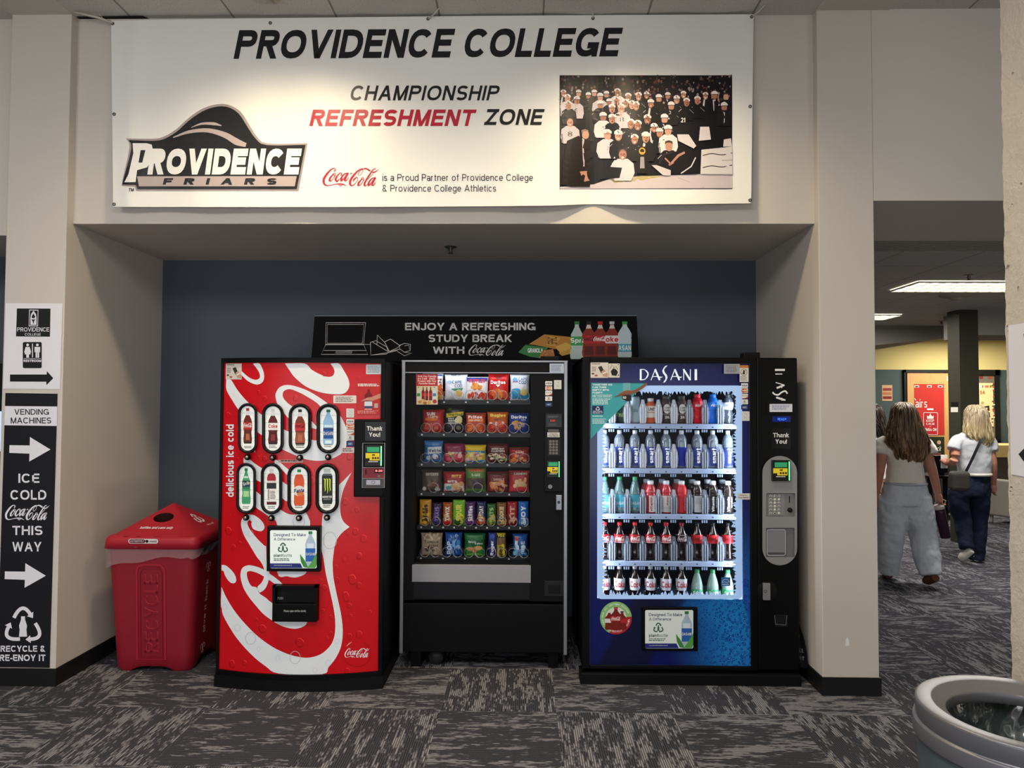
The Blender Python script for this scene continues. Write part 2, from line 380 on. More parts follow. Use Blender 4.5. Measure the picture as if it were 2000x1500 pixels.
# the flowing script wordmark, traced once in a 0..2000 x 130..715 frame, reused wherever it is printed
LOGO = [
 ([(455,245),(500,190),(470,145),(380,165),(250,290),(140,450),(120,560),(150,650),(240,690),(400,665),(560,635),(660,640),(760,650),(885,712)], [30,34,22,34,62,74,72,60,28,18,26,44,36,4]),
 ([(590,650),(665,705),(740,655)], [8,26,8]),
 ([(500,380),(430,340),(330,450),(310,540),(380,530),(480,400),(510,330),(470,290),(400,350)], [12,26,60,66,18,18,20,18,22]),
 ([(480,390),(430,370)], [16,10]),
 ([(680,375),(710,310),(660,290),(570,370),(510,490),(540,560),(640,480),(700,420)], [36,30,24,40,66,48,14,12]),
 ([(930,290),(800,320),(700,440),(690,540),(780,460),(900,300)], [30,34,56,66,22,40]),
 ([(915,290),(840,430),(800,520),(850,530),(935,430)], [54,56,58,30,12]),
 ([(985,325),(1040,292)], [30,36]),
 ([(1640,225),(1500,150),(1400,165),(1370,160),(1250,210),(1100,360),(990,530),(985,650),(1050,690),(1170,600),(1235,480),(1200,430),(1110,490),(1080,580)], [56,44,20,34,40,62,74,70,30,16,16,24,44,14]),
 ([(1340,150),(1395,190),(1360,300),(1280,370),(1245,330),(1300,230),(1390,170)], [16,16,12,14,16,14,10]),
 ([(1430,530),(1370,490),(1270,590),(1240,680),(1310,670),(1410,540),(1430,470),(1390,430),(1330,490)], [12,24,60,66,18,18,20,18,20]),
 ([(1810,180),(1780,150),(1700,220),(1580,390),(1470,580),(1450,680),(1500,690),(1580,610)], [22,20,34,46,58,64,26,10]),
 ([(1700,270),(1800,250),(1930,155)], [40,32,4]),
 ([(1730,310),(1560,490)], [14,14]),
 ([(1820,435),(1690,470),(1590,590),(1575,690),(1660,610),(1790,450)], [28,34,54,64,22,38]),
 ([(1805,435),(1730,580),(1690,670),(1740,680),(1815,580)], [52,54,56,30,12])]
def script_logo(mb, u0, v0, u1, v1, fn, m, l=0.0, n=4, fat=1.0, skew=0.0):
    sx = (u1-u0)/1850; sy = (v1-v0)/585
    for pts, wd in LOGO:
        pts2 = crom(pts, n, False, -0.2); N0 = len(pts)
        w2 = [wd[min(i//n, N0-1)]*(1-(i % n)/n)+wd[min(i//n+1, N0-1)]*((i % n)/n) for i in range(len(pts2))]
        P = [Vector(p) for p in pts2]; V = []; Fc = []
        for i in range(len(P)):
            a = P[max(0, i-1)]; b = P[min(len(P)-1, i+1)]; t = (b-a).normalized(); q = Vector((-t.y, t.x))*w2[i]*fat/2
            for p in (P[i]+q, P[i]-q): V.append(fn(u0+(p.x-85)*sx, v0+(p.y-130)*sy+skew*(p.x-85)/1850, l))
        mb.add(V, [(2*i, 2*i+1, 2*i+3, 2*i+2) for i in range(len(P)-1)], m)
def recycle_mark(mb, u, v, r, fn, m, l, w_, bottle=True):
    """three rounded arrows around a bottle"""
    for k in range(3):
        a0 = math.radians(-150+120*k)
        pts = []
        A = Vector((math.cos(a0), math.sin(a0)))*r*0.60; B = Vector((math.cos(a0+2*PI/3), math.sin(a0+2*PI/3)))*r*0.60
        corner = Vector((math.cos(a0+PI/3), math.sin(a0+PI/3)))*r*1.55
        for t in range(11):
            t = 0.06+t/10*0.78; q = A*(1-t)**2+corner*2.0*t*(1-t)+B*t*t; pts.append((u+q.x, v+q.y))
        mb.line(pts, w_, fn, m, l)
        e = Vector(pts[-1]); d = (e-Vector(pts[-2])).normalized(); nrm = Vector((-d.y, d.x))
        mb.poly([tuple(e+nrm*w_*1.1), tuple(e+d*w_*1.4), tuple(e-nrm*w_*1.1)], fn, m, l)
    if bottle:
        prof = [(0.10, -0.52), (0.10, -0.36), (0.2, -0.05), (0.17, 0.15), (0.2, 0.45), (0.2, 0.5)]
        mb.poly([(u+x*r, v+y*r) for x, y in prof]+[(u-x*r, v+y*r) for x, y in prof[::-1]], fn, m, l)
def rrect(u0, v0, u1, v1, r, n=5):
    out = []
    for cx, cy, a in ((u1-r, v0+r, -PI/2), (u1-r, v1-r, 0), (u0+r, v1-r, PI/2), (u0+r, v0+r, PI)):
        for i in range(n+1): out.append((cx+r*math.cos(a+PI/2*i/n), cy+r*math.sin(a+PI/2*i/n)))
    return out
# ================================================================== THE ROOM
YP, YH, YB = 4.081, 4.140, 5.192            # pillar face, header face, alcove back wall
X0, X1, X2, X3 = -3.022, -2.668, 1.672, 1.985
ZC, ZH, ZO, ZB = 3.898, 2.669, 2.786, 0.10

def carpet():
    N = NT('carpet_tiles'); T = 0.612
    p = N.sep(N.n('ShaderNodeNewGeometry').outputs['Position'])
    x = N.math('ADD', p[0], 0.44+T*20); y = N.math('ADD', p[1], T*20-3.205)
    ix = N.math('FLOOR', N.math('DIVIDE', x, T)); iy = N.math('FLOOR', N.math('DIVIDE', y, T))
    par = N.math('MODULO', N.math('ADD', ix, iy), 2.0)
    def sel(a, b): return N.math('ADD', N.math('MULTIPLY', a, N.math('SUBTRACT', 1.0, par)), N.math('MULTIPLY', b, par))
    al = sel(x, y); ac = sel(y, x)                       # along the ribs / across the ribs
    h = N.math('FRACT', N.math('MULTIPLY', N.math('SINE', N.math('ADD', N.math('MULTIPLY', ix, 12.99), N.math('MULTIPLY', iy, 78.23))), 437.5))
    seed = N.math('MULTIPLY', h, 50.0)
    rib = N.math('FLOOR', N.math('DIVIDE', ac, 0.0105))
    big = N.noise(N.xyz(N.math('MULTIPLY', al, 4.6), N.math('MULTIPLY', ac, 19.0), seed), 1.0, 2, 0.6)
    fine = N.noise(N.xyz(N.math('MULTIPLY', al, 16.0), N.math('MULTIPLY', rib, 0.83), seed), 1.0, 2, 0.6)
    cl = N.noise(N.xyz(N.math('MULTIPLY', p[0], 1.1), N.math('MULTIPLY', p[1], 1.1), 3.0), 1.0, 1)
    s_ = N.math('ADD', N.math('MULTIPLY', big, 0.56), N.math('ADD', N.math('MULTIPLY', fine, 0.48), N.math('MULTIPLY', N.math('SUBTRACT', h, 0.5), 0.05)))
    s_ = N.math('ADD', s_, N.math('MULTIPLY', N.math('SUBTRACT', cl, 0.5), 0.12))
    pat = N.ramp(s_, 0.50, 0.61)
    fl = N.math('ABSOLUTE', N.math('SUBTRACT', N.math('FRACT', N.math('DIVIDE', ac, 0.0105)), 0.5))
    ribs = N.ramp(fl, 0.38, 0.18)
    fz = N.noise(N.xyz(N.math('MULTIPLY', al, 160.0), N.math('MULTIPLY', ac, 160.0), 0.0), 1.0, 1)
    dark = N.mix(fz, lin('#3e3e46'), lin('#65656e')); lite = N.mix(fz, lin('#7c7b82'), lin('#adabae'))
    lite = N.mix(ribs, lin('#525257'), lite)
    dark = N.mix(N.math('MULTIPLY', N.math('SUBTRACT', 1.0, ribs), 0.75), lin('#303035'), dark)
    N.put(N.b.inputs['Base Color'], N.mix(pat, dark, lite)); N.b.inputs['Roughness'].default_value = 0.95; N.b.inputs['Specular IOR Level'].default_value = 0.1
    bp = N.n('ShaderNodeBump'); bp.inputs['Strength'].default_value = 0.35; bp.inputs['Distance'].default_value = 0.004
    N.put(bp.inputs['Height'], N.math('ADD', ribs, fz)); N.put(N.b.inputs['Normal'], bp.outputs[0])
    return N.m
def tiles(T=0.61, ox=0.51, oy=0.0, base='#cfcbc2', stain=True):
    N = NT('ceiling_tiles'); p = N.sep(N.n('ShaderNodeNewGeometry').outputs['Position'])
    fx = N.math('ABSOLUTE', N.math('SUBTRACT', N.math('FRACT', N.math('DIVIDE', N.math('ADD', p[0], ox+T*40), T)), 0.5))
    fy = N.math('ABSOLUTE', N.math('SUBTRACT', N.math('FRACT', N.math('DIVIDE', N.math('ADD', p[1], oy+T*40), T)), 0.5))
    e = N.ramp(N.math('MAXIMUM', fx, fy), 0.488, 0.493)
    v_ = N.xyz(p[0], p[1], 0.0); sp = N.ramp(N.noise(v_, 120, 4, 0.7), 0.56, 0.64)
    c = N.mix(N.math('MULTIPLY', sp, 0.45), lin(base), lin('#6f6a64'))
    if stain:
        d = N.math('ADD', N.math('POWER', N.math('MULTIPLY', N.math('ADD', p[0], 1.43), 4.0), 2.0), N.math('POWER', N.math('MULTIPLY', N.math('SUBTRACT', p[1], 3.93), 7.0), 2.0))
        d = N.math('ADD', d, N.math('MULTIPLY', N.noise(v_, 14, 3), 0.9)); c = N.mix(N.ramp(d, 0.75, 0.40), c, lin('#8a7350'))
    c = N.mix(e, c, lin('#8d877f')); N.put(N.b.inputs['Base Color'], c); N.b.inputs['Roughness'].default_value = 0.9
    bp = N.n('ShaderNodeBump'); bp.inputs['Strength'].default_value = 0.4; bp.inputs['Distance'].default_value = 0.01
    N.put(bp.inputs['Height'], N.math('SUBTRACT', 1.0, N.math('MAXIMUM', sp, e))); N.put(N.b.inputs['Normal'], bp.outputs[0])
    return N.m
PAINT = C('#d2cac0', 0.75, noise=0.03, scale=3, spec=0.25)
BLUE = C('#515962', 0.7, noise=0.04, scale=4, spec=0.3)
def B(*a, **k): return MB().box(*a, **k)
struct(B(-9, 13, -6.0, 14, -0.1, 0, carpet()), 'floor')
struct(B(-9, 13, -6.0, YB, ZC, ZC+0.1, tiles()), 'ceiling')
struct(B(X0, X1, YP, YB+0.1, 0, ZC, PAINT, bev=0.004), 'wall_left_pillar')
struct(B(X2, X3, YP, YB+0.1, 0, ZC, PAINT, bev=0.004), 'wall_right_pillar')
struct(B(X1, X2, YH, YB+0.1, ZH, ZC, PAINT), 'wall_header')
struct(B(X1, X2, YB, YB+0.1, 0, ZH, BLUE), 'wall_back_of_alcove')
struct(B(X3, 13, YP, 5.06, ZO, ZC, PAINT), 'wall_over_opening')
struct(B(-9, X0, YH, YB+0.1, 2.60, ZC, PAINT), 'wall_header_beyond_pillar')
struct(B(-9, X0, 4.74, 5.3, 0, 2.60, BLUE), 'wall_back_beyond_pillar')
struct(B(X0, X1, -3, YP, ZC-0.006, ZC+0.02, PAINT), 'ceiling_strip_left')
struct(B(X2, X3+0.10, -3, YP, ZC-0.006, ZC+0.02, PAINT), 'ceiling_strip_right')
# dark gap where a tile has slipped beside the header
struct(MB().quad((-2.66, YH-0.002, ZC-0.002), (-2.24, YH-0.002, ZC-0.002), (-2.26, YH-0.035, ZC-0.002), (-2.66, YH-0.03, ZC-0.002), C('#2a2723', 0.9)), 'ceiling_gap')
BB = C('#19191b', 0.45)
b = MB(); b.box(X0, X1+0.008, YP-0.008, YP, 0, ZB, BB); b.box(X1, X1+0.008, YP, YB, 0, ZB, BB); struct(b, 'baseboard_left')
b = MB(); b.box(X2-0.008, X3+0.008, YP-0.008, YP, 0, ZB, BB); b.box(X2-0.008, X2, YP, YB, 0, ZB, BB); b.box(X3, X3+0.008, YP, YB, 0, ZB, BB); struct(b, 'baseboard_right')
struct(B(X1, X2, YB-0.008, YB, 0, ZB, BB), 'baseboard_back')
# chip in the paint low on the right-hand pillar
struct(MB().poly([(1651, 1262), (1652, 1248), (1655, 1244), (1658, 1250), (1659, 1261)], PY(YP), C('#efeeec', 0.6), 0.001), 'wall_chip')

# concrete wall close to the camera on the right, painted, pitted
def concrete():
    N = NT('painted_concrete'); tc = N.n('ShaderNodeTexCoord').outputs['Object']
    n1 = N.noise(tc, 9, 6, 0.65); n2 = N.noise(tc, 55, 3, 0.6); pits = N.ramp(N.noise(tc, 26, 2, 0.5), 0.30, 0.24)
    N.put(N.b.inputs['Base Color'], N.mix(pits, N.mix(n1, lin('#c9bfae'), lin('#dcd3c4')), lin('#a79c8c'))); N.b.inputs['Roughness'].default_value = 0.7
    bp = N.n('ShaderNodeBump'); bp.inputs['Strength'].default_value = 0.6; bp.inputs['Distance'].default_value = 0.02
    h = N.math('SUBTRACT', N.math('ADD', n1, N.math('MULTIPLY', n2, 0.35)), N.math('MULTIPLY', pits, 0.8))
    N.put(bp.inputs['Height'], h); N.put(N.b.inputs['Normal'], bp.outputs[0]); return N.m
XW = 1.74; YW = XW*1.5107
b = MB(); rnd = random.Random(3)
prof = [(XW+0.012*(1-math.cos(a))-0.0, YW-0.012*(1-math.sin(a))) for a in [PI/2*k/4 for k in range(5)]]
def cw(u, v_):
    z = ZC*v_; n = 0.0035*(math.sin(z*41)+math.sin(z*97+1)+math.sin(z*23+2))*0.5
    path = [(2.2, YW), (XW+0.04, YW), (XW+0.012, YW-0.002), (XW+0.002, YW-0.012), (XW, YW-0.05), (XW, 0.9), (2.2, 0.9)]
    x, y = path[round(u*6)]
    if 1 <= round(u*6) <= 3: y += n
    return Vector((x, y, z))
b.grid(cw, 6, 260, concrete(), smooth=False); struct(b, 'wall_concrete')

# ================================================================== ROOM BEYOND THE OPENING
GRY = C('#8f8b84', 0.8)
struct(B(X3, 13, 5.42, 14, ZO, ZO+0.1, tiles(0.61, 0.2, 0.13, '#b9b5ae', False)), 'ceiling_beyond')
b = MB()
for k in range(7): b.box(X3, 9, 5.07+k*0.05, 5.085+k*0.05, ZO-0.004, ZO+0.05, C('#8b877e', 0.5))
b.box(X3, 9, 5.06, 5.42, ZO+0.05, ZO+0.06, C('#161513', 0.8)); struct(b, 'ceiling_diffuser')
YR = 12.3; zg = atY(1800, 722, YR).z
struct(B(3.0, 10, YR, YR+0.1, 0, zg, C('#46534f', 0.7)), 'wall_green')
struct(B(3.0, 10, YR+0.002, YR+0.1, zg, ZO, C('#d3c07c', 0.7)), 'wall_yellow')
struct(B(10, 10.1, 5.2, YR, 0, ZO, PAINT), 'wall_far_right')
# bulkhead that slopes up to the right in front of the yellow wall
a0 = atY(1700, 686, 10.3); a1 = atY(1858, 659, 10.3); b = MB()
for y in (10.3, YR):
    b.v += [Vector((a0.x-1, y, a0.z-0.03)), Vector((a1.x, y, a1.z)), Vector((a1.x, y, ZO)), Vector((a0.x-1, y, ZO))]
k = b.mat(GRY)
for f in ((0, 1, 2, 3), (4, 5, 6, 7), (0, 1, 5, 4), (1, 2, 6, 5)): b.f.append(f); b.mi.append(k); b.sm.append(False)
struct(b, 'wall_bulkhead')
OLV = C('#38362b', 0.6)
YK = 8.6; kx0 = atY(1876, 800, YK).x; kx1 = atY(1913, 800, YK).x
struct(B(kx0, kx1, YK, YK+0.24, 0, ZO, OLV), 'wall_column')
struct(B(kx1, 9.9, YK+0.02, YK+0.7, atY(1890, 654, YK).z, ZO, GRY), 'ceiling_beam')
# door with wood leaf and black frame
fy = YR-0.03
def pxb(u0, v0, u1, v1, Y, dep, m, mb=None, z0=None):
    p = atY(u0, v0, Y); q = atY(u1, v1, Y); mb = mb or MB()
    return mb.box(p.x, q.x, Y, Y+dep, q.z if z0 is None else z0, p.z, m)
def woodm(h1, h2, sc=6):
    N = NT('wood_grain'); tc = N.sep(N.n('ShaderNodeTexCoord').outputs['Object'])
    n = N.noise(N.xyz(N.math('MULTIPLY', tc[0], sc*3), N.math('MULTIPLY', tc[1], sc*3), N.math('MULTIPLY', tc[2], sc*0.4)), 1.0, 4)
    N.put(N.b.inputs['Base Color'], N.mix(n, lin(h1), lin(h2))); N.b.inputs['Roughness'].default_value = 0.45; return N.m
d = thing('door_1', (atY(1815, 800, fy).x, fy, 0), None, None); d['kind'] = 'structure'
pxb(1772, 728, 1900, 900, fy, 0.03, woodm('#b98a4c', '#cfa364'), z0=0.005).build('door_leaf', d)
m_ = MB()
for r in ((1766, 722, 1772, 900), (1900, 722, 1908, 900)): pxb(*r, fy-0.02, 0.05, C('#1c1b18', 0.5), m_, z0=0.0)
pxb(1766, 722, 1908, 728, fy-0.02, 0.05, C('#1c1b18', 0.5), m_); m_.build('door_frame', d)
# posters on the door
S = PY(fy-0.004)
def sheet(name, u0, v0, u1, v1, Y, m, label, cat='poster', group=None):
    o = pxb(u0, v0, u1, v1, Y, 0.002, m).build(name, None, atY((u0+u1)/2, v1, Y)); return tag(o, label, cat, group)
t = sheet('poster', 1785.5, 750, 1845, 850, fy-0.004, C('#b5332b', 0.4), 'large glossy red poster taped high on the wooden door')
m_ = MB(); m_.text('airs', 1788, 780, 1811, 796, S, C('#e9d9cf'), 0.003); m_.line([(1786, 778), (1789, 782)], 1.2, S, C('#e9d9cf'), 0.003); m_.rect(1811, 797.5, 1823, 801, S, C('#e9d9cf'), 0.003)
for u in (1786, 1810.5, 1832): m_.rect(u, 752.5, u+9, 757, S, C('#e6d8c4'), 0.003); m_.rect(u+1.5, 753.8, u+7.5, 756.5, S, C('#5a1d18'), 0.0035)
m_.build('lettering', t)
S2 = PY(fy-0.008)
t = sheet('poster', 1803, 805, 1832, 850, fy-0.008, C('#b0262c', 0.4), 'small red poster with white border, crown and lettering on the wooden door')
m_ = MB(); wt = C('#ecd9cf')
m_.line(rrect(1803.8, 805.8, 1831.2, 849.2, 1.5), 0.9, S2, wt, 0.003, closed=True)
m_.text('KEEP', 1809, 819.5, 1824.5, 824, S2, wt, 0.003, bold=0.02); m_.text('CALM', 1809, 825.5, 1824.5, 830, S2, wt, 0.003, bold=0.02)
m_.text('AND', 1815, 832, 1819, 833.5, S2, wt, 0.003); m_.text('BMSA ON', 1806, 836, 1829, 842, S2, wt, 0.003, bold=0.03)
m_.poly([(1811, 818), (1810, 811.5), (1813, 813.5), (1817, 809), (1821, 813.5), (1824, 811.5), (1823, 818)], S2, wt, 0.003); m_.disc(1817, 808.6, 1, 1, S2, wt, 0.003)
m_.build('lettering', t)
t = sheet('poster', 1815, 853, 1845, 893, fy-0.008, C('#26301f', 0.4), 'dark green poster with pale script low on the wooden door')
m_ = MB(); m_.text('shack', 1817, 871, 1839, 881, S2, C('#e7ddc8'), 0.003, shear=0.3); m_.disc(1834, 864, 4, 4, S2, C('#c79a86'), 0.003); m_.rect(1817, 884, 1838, 891, S2, C('#6b4636'), 0.003); m_.build('lettering', t)
t = sheet('notice', 1849, 735, 1857, 744, fy-0.004, C('#d9c8b0', 0.4), 'small pale notice high at the door edge beside the column', 'notice')
t = sheet('wall_poster', 1722.5, 752, 1743, 783, YR-0.004, C('#c9a27c', 0.5), 'small tan and red paper poster on the dark green wall', 'poster')
S3 = PY(YR-0.004); m_ = MB()
for k, c in enumerate(('#8f3a2c', '#b5764e', '#7d2a24')): m_.rect(1724.5, 758+k*8, 1741.5, 763+k*8, S3, C(c), 0.003)
m_.build('printed_pattern', t)
# notice board window beyond the column
w1 = thing('window_1', (atY(1930, 850, fy).x, fy, 0.9), None, None); w1['kind'] = 'structure'
m_ = MB(); FR = C('#17160f', 0.5)
for r in ((1908, 722, 1955, 733), (1944, 722, 1955, 870), (1905, 722, 1913, 870), (1905, 862, 1955, 870)): pxb(*r, fy-0.02, 0.05, FR, m_)
m_.build('window_frame', w1)
pxb(1905, 730, 1948, 866, fy+0.01, 0.012, C('#6d6656', 0.4)).build('window_pane', w1)
BD = PY(fy+0.008)
t = tag(pxb(1910, 748, 1941, 833, fy-0.005, 0.006, C('#d8bd84', 0.5, em=0.25)).build('notice_board', None, atY(1925, 833, fy)), 'bright cream bulletin board with coloured border beyond the column', 'board')  # emission puts the brightness of the lit board into its material
BD = PY(fy-0.006); m_ = MB(); rnd = random.Random(5)
for k in range(26): u = 1938+rnd.random()*4; v_ = 750+k*3.1; m_.disc(u, v_, 1.2+rnd.random(), 1.6, BD, C(rnd.choice(['#b63a34', '#2f5a3c', '#24324f', '#e5d9c0', '#7b2530'])), 0.002, 6)
for k in range(9): u = 1912+k*3.1; m_.rect(u, 752+rnd.random(), u+2.3, 757, BD, C(rnd.choice(['#b63a34', '#2f5a3c', '#e8e0cc', '#24324f', '#d0a21c'])), 0.002)
m_.text('SA', 1914, 763, 1924, 770, BD, C('#b63a34'), 0.002, bold=0.03)
for u, v_ in ((1927, 798), (1928, 811)): m_.poly([(u-5, v_-4), (u+5, v_-6), (u+6, v_+4), (u-4, v_+6)], BD, C('#2a2620'), 0.002); m_.disc(u, v_, 2, 2, BD, C('#d8c7aa'), 0.003)
m_.disc(1919, 787, 3, 3, BD, C('#b69a66'), 0.002); m_.build('pinned_pattern', t)
t = sheet('picture', 1913, 733, 1920, 740, fy+0.006, C('#7a3028', 0.4), 'small dark red picture at top of the board window beside column', 'picture')
t = sheet('picture', 1930, 733, 1939, 740, fy+0.006, C('#8a4a30', 0.4), 'small brown picture at top of the board window beside its frame', 'picture')
# room plate on the column
SX = PX(kx0)
t = MB().poly([(1857, 785), (1871, 785.5), (1871, 805), (1857, 805)], SX, C('#e4e0d6', 0.5), 0.003).poly([(1857, 785), (1871, 785.5), (1871, 795), (1857, 795)], SX, C('#1b1b1a', 0.4), 0.005)
tag(t.build('door_plate', None, atX(1864, 805, kx0)), 'black and white room plate on the olive column', 'sign')
# ceiling lights, sprinklers, smoke detector
def troffer(x0, x1, y0, y1, lab):
    t = thing('ceiling_light', ((x0+x1)/2, (y0+y1)/2, ZO-0.004), lab, 'ceiling light', 'troffers beyond the opening')
    m_ = MB(); m_.box(x0, x1, y0, y1, ZO-0.006, ZO-0.003, C('#fff3d8', 0.4, em=5)); m_.build('diffuser', t)
    m_ = MB(); n = 12; gm = C('#cfcabd', 0.4)
    for i in range(n+1): x = x0+(x1-x0)*i/n; m_.box(x-0.006, x+0.006, y0, y1, ZO-0.022, ZO-0.007, gm)
    for i in range(4): y = y0+(y1-y0)*i/3; m_.box(x0, x1, y-0.006, y+0.006, ZO-0.022, ZO-0.007, gm)
    m_.build('louver_grille', t)
troffer(3.64, 5.1, 6.65, 7.17, 'bright recessed ceiling light with louvers nearer the opening')
troffer(3.2, 4.71, 9.0, 9.46, 'bright recessed ceiling light with louvers deeper in the room')
def sprinkler(x, y, z, label):
    t = thing('sprinkler', (x, y, z), label, 'sprinkler'); k = C('#6e6a64', 0.35, 0.7)
    MB().lathe([(0.0, -0.004), (0.04, -0.004), (0.042, 0)], (x, y, z), k, 20).build('base_plate', t)
    m_ = MB().lathe([(0.0, -0.04), (0.008, -0.04), (0.010, -0.03), (0.010, -0.004)], (x, y, z), k, 10); m_.tube([(x-0.012, y, z-0.012), (x-0.014, y, z-0.03), (x, y, z-0.045), (x+0.014, y, z-0.03), (x+0.012, y, z-0.012)], 0.003, k); m_.build('nozzle', t)
    MB().lathe([(0, -0.046), (0.018, -0.046), (0.018, -0.043), (0, -0.043)], (x, y, z), k, 14).build('deflector', t)
p = atZ(880, 482, ZH); sprinkler(p.x, p.y, ZH, 'small metal fire sprinkler under the soffit above the machines')
p = atZ(1892, 537, ZO); sprinkler(p.x, p.y, ZO, 'dark fire sprinkler on the ceiling in front of the nearer bright light')
p = atZ(1839, 627, ZO); sprinkler(p.x, p.y, ZO, 'dark fire sprinkler on the ceiling deep beyond the opening near the column')
p = atZ(1868, 576, ZO); tag(MB().lathe([(0, -0.05), (0.05, -0.05), (0.07, -0.035), (0.16, -0.012), (0.17, 0)], (p.x, p.y, ZO), C('#8f887c', 0.6), 24).build('smoke_detector', None, p), 'round smoke detector on the ceiling just behind the nearer bright light', 'smoke detector')

# ================================================================== BANNER ON THE HEADER
def bY(x, z):
    fold = math.exp(-((x-0.385)/0.13)**2)
    low = max(0.0, min(1.0, (3.88-z)/1.1))
    off = 0.022+0.035*low
    off *= 1-0.9*fold*(0.35+0.65*low)
    off += 0.005*math.sin(x*7+1.3)*(0.4+low)+0.003*math.sin(x*17+z*3)
    off += 0.012*math.exp(-((x+2.30)/0.05)**2)+0.012*math.exp(-((x-1.30)/0.10)**2)
    return YH-0.008-max(0.002, off)
def BN(u, v, l=0.0):
    Y = YH-0.04
    for _ in range(4): P = atY(u, v, Y); Y = bY(P.x, P.z)-l
    return atY(u, v, Y)
BN.sub = 16
VIN = C('#f1efe9', 0.38, noise=0.015, scale=2, bump=0.03)
banner = thing('banner', (-0.55, YH-0.04, 2.77), 'wide white vinyl banner hung across the header above the vending machines', 'banner')
TL, TR, BL, BR = (217, 40), (1472, 28), (221, 404), (1467, 397)
def bq(a, c):
    t = (TL[0]+(TR[0]-TL[0])*a, TL[1]+(TR[1]-TL[1])*a-2*math.sin(PI*a)); q = (BL[0]+(BR[0]-BL[0])*a, BL[1]+(BR[1]-BL[1])*a+3*math.sin(PI*a)-2*math.exp(-((a-0.745)/0.04)**2))
    return t[0]+(q[0]-t[0])*c, t[1]+(q[1]-t[1])*c
MB().grid(lambda a, c: BN(*bq(a, c)), 160, 12, VIN).build('vinyl_sheet', banner)
INK = C('#232326', 0.35); RINK = C('#b8283a', 0.35); GINK = C('#b9a9a5', 0.4)
m_ = MB()
m_.text('PROVIDENCE COLLEGE', 456, 59, 1217, 115, BN, INK, 0.002, bold=0.034, shear=0.24, skew=-5)
m_.text('CHAMPIONSHIP', 685, 167, 976, 196, BN, INK, 0.002, bold=0.02, shear=0.24, space=1.08)
m_.text('REFRESHMENT', 604, 214, 931, 246, BN, RINK, 0.002, bold=0.032, shear=0.24, space=1.06)
m_.text('ZONE', 945, 213, 1064, 244, BN, INK, 0.002, bold=0.026, shear=0.24, space=1.06)
m_.text('is a Proud Partner of Providence College', 747, 340, 1041, 357, BN, INK, 0.002)
m_.text('& Providence College Athletics', 747, 361, 969, 378, BN, INK, 0.002)
script_logo(m_, 630, 328, 741, 364, BN, RINK, 0.002)
m_.build('lettering', banner)
# crest: wordmark plaque (crop frame 240,140 x 5.405); above it a plain dark mound
def K(p): return [(240+x/5.405, 140+y/5.405) for x, y in p]
m_ = MB()
outer = K([(35,705),(300,708),(420,690),(560,610),(680,500),(820,400),(960,350),(1100,345),(1240,420),(1340,570),(1420,690),(1530,758),(1950,755),(1855,1258),(140,1258),(125,1215),(-10,1205),(-5,1150),(70,800)])
inner = K([(60,722),(300,730),(430,712),(570,632),(690,522),(830,424),(960,375),(1095,370),(1220,440),(1320,590),(1405,710),(1520,775),(1928,772),(1835,1240),(155,1240),(135,1195),(5,1190),(0,1160),(90,810)])
m_.poly(crom(outer, 3, True, 0.80), BN, C('#a89a97', 0.4), 0.002); m_.poly(crom(inner, 3, True, 0.80), BN, INK, 0.0038)
m_.line(K([(530,695),(700,635),(900,620),(1080,670),(1200,740),(1300,775)]), [2,6,8,11,13,8], BN, GINK, 0.0055, n=4)
m_.line(K([(720,590),(830,550),(960,550),(1040,570)]), [1,4,6,2], BN, GINK, 0.0055, n=4)
m_.poly(K([(150,1105),(1835,1102),(1815,1210),(170,1210)]), BN, GINK, 0.0055)
m_.poly(K([(102,755),(250,755),(305,770),(318,830),(285,960),(255,1010),(150,1040),(135,1165),(15,1168),(60,1080),(110,860)]), BN, VIN, 0.0075, holes=[K([(188,828),(238,828),(205,960),(165,960)])])
m_.text('ROVIDENCE', *K([(258,812)])[0], *K([(1890,1086)])[0], BN, VIN, 0.0075, bold=0.058, shear=0.20)
m_.text('F R I A R S', *K([(420,1124)])[0], *K([(1625,1192)])[0], BN, INK, 0.0075, bold=0.05, shear=0.15, space=1.5)
m_.text('TM', *K([(62,1228)])[0], *K([(118,1262)])[0], BN, INK, 0.003, bold=0.04, shear=0.2)
m_.build('wordmark_logo', banner)
# printed team picture (crop frame 1000,100 x 4)
def P4(x, y): return (1000+x/4, 100+y/4)
m_ = MB(); rnd = random.Random(11)
m_.rect(1093, 147, 1430, 369, BN, C('#17151a', 0.4), 0.002, 40, 4)
def blob(x, y, rx, ry, h, l, n=10): u, v_ = P4(x, y); m_.disc(u, v_, rx/4, ry/4, BN, C(h, 0.4), l, n)
def shape(pts, h, l): m_.poly([P4(*p) for p in pts], BN, C(h, 0.4), l)
for k in range(330):
    x = 380+rnd.random()*1335; y = 190+rnd.random()*210
    blob(x, y, 5+rnd.random()*6, 6+rnd.random()*9, rnd.choice(['#3a2c2c', '#5b4038', '#2a2734', '#7a5a4c', '#6c2f30', '#3f3a4a', '#8f8583', '#241f22']), 0.0026, 6)
shape([(375, 1075), (375, 1060), (640, 1040), (800, 985), (1470, 960), (1720, 962), (1722, 1070)], '#cbbdc0', 0.0028)
shape([(770, 1000), (1010, 975), (1200, 975), (1010, 1010), (800, 1030)], '#b9a66e', 0.0029)
for a, c in (((1300, 990), (1500, 1065)), ((1420, 990), (1640, 1060))): m_.line([P4(*a), P4(*c)], 0.9, BN, C('#a58f96'), 0.0029)
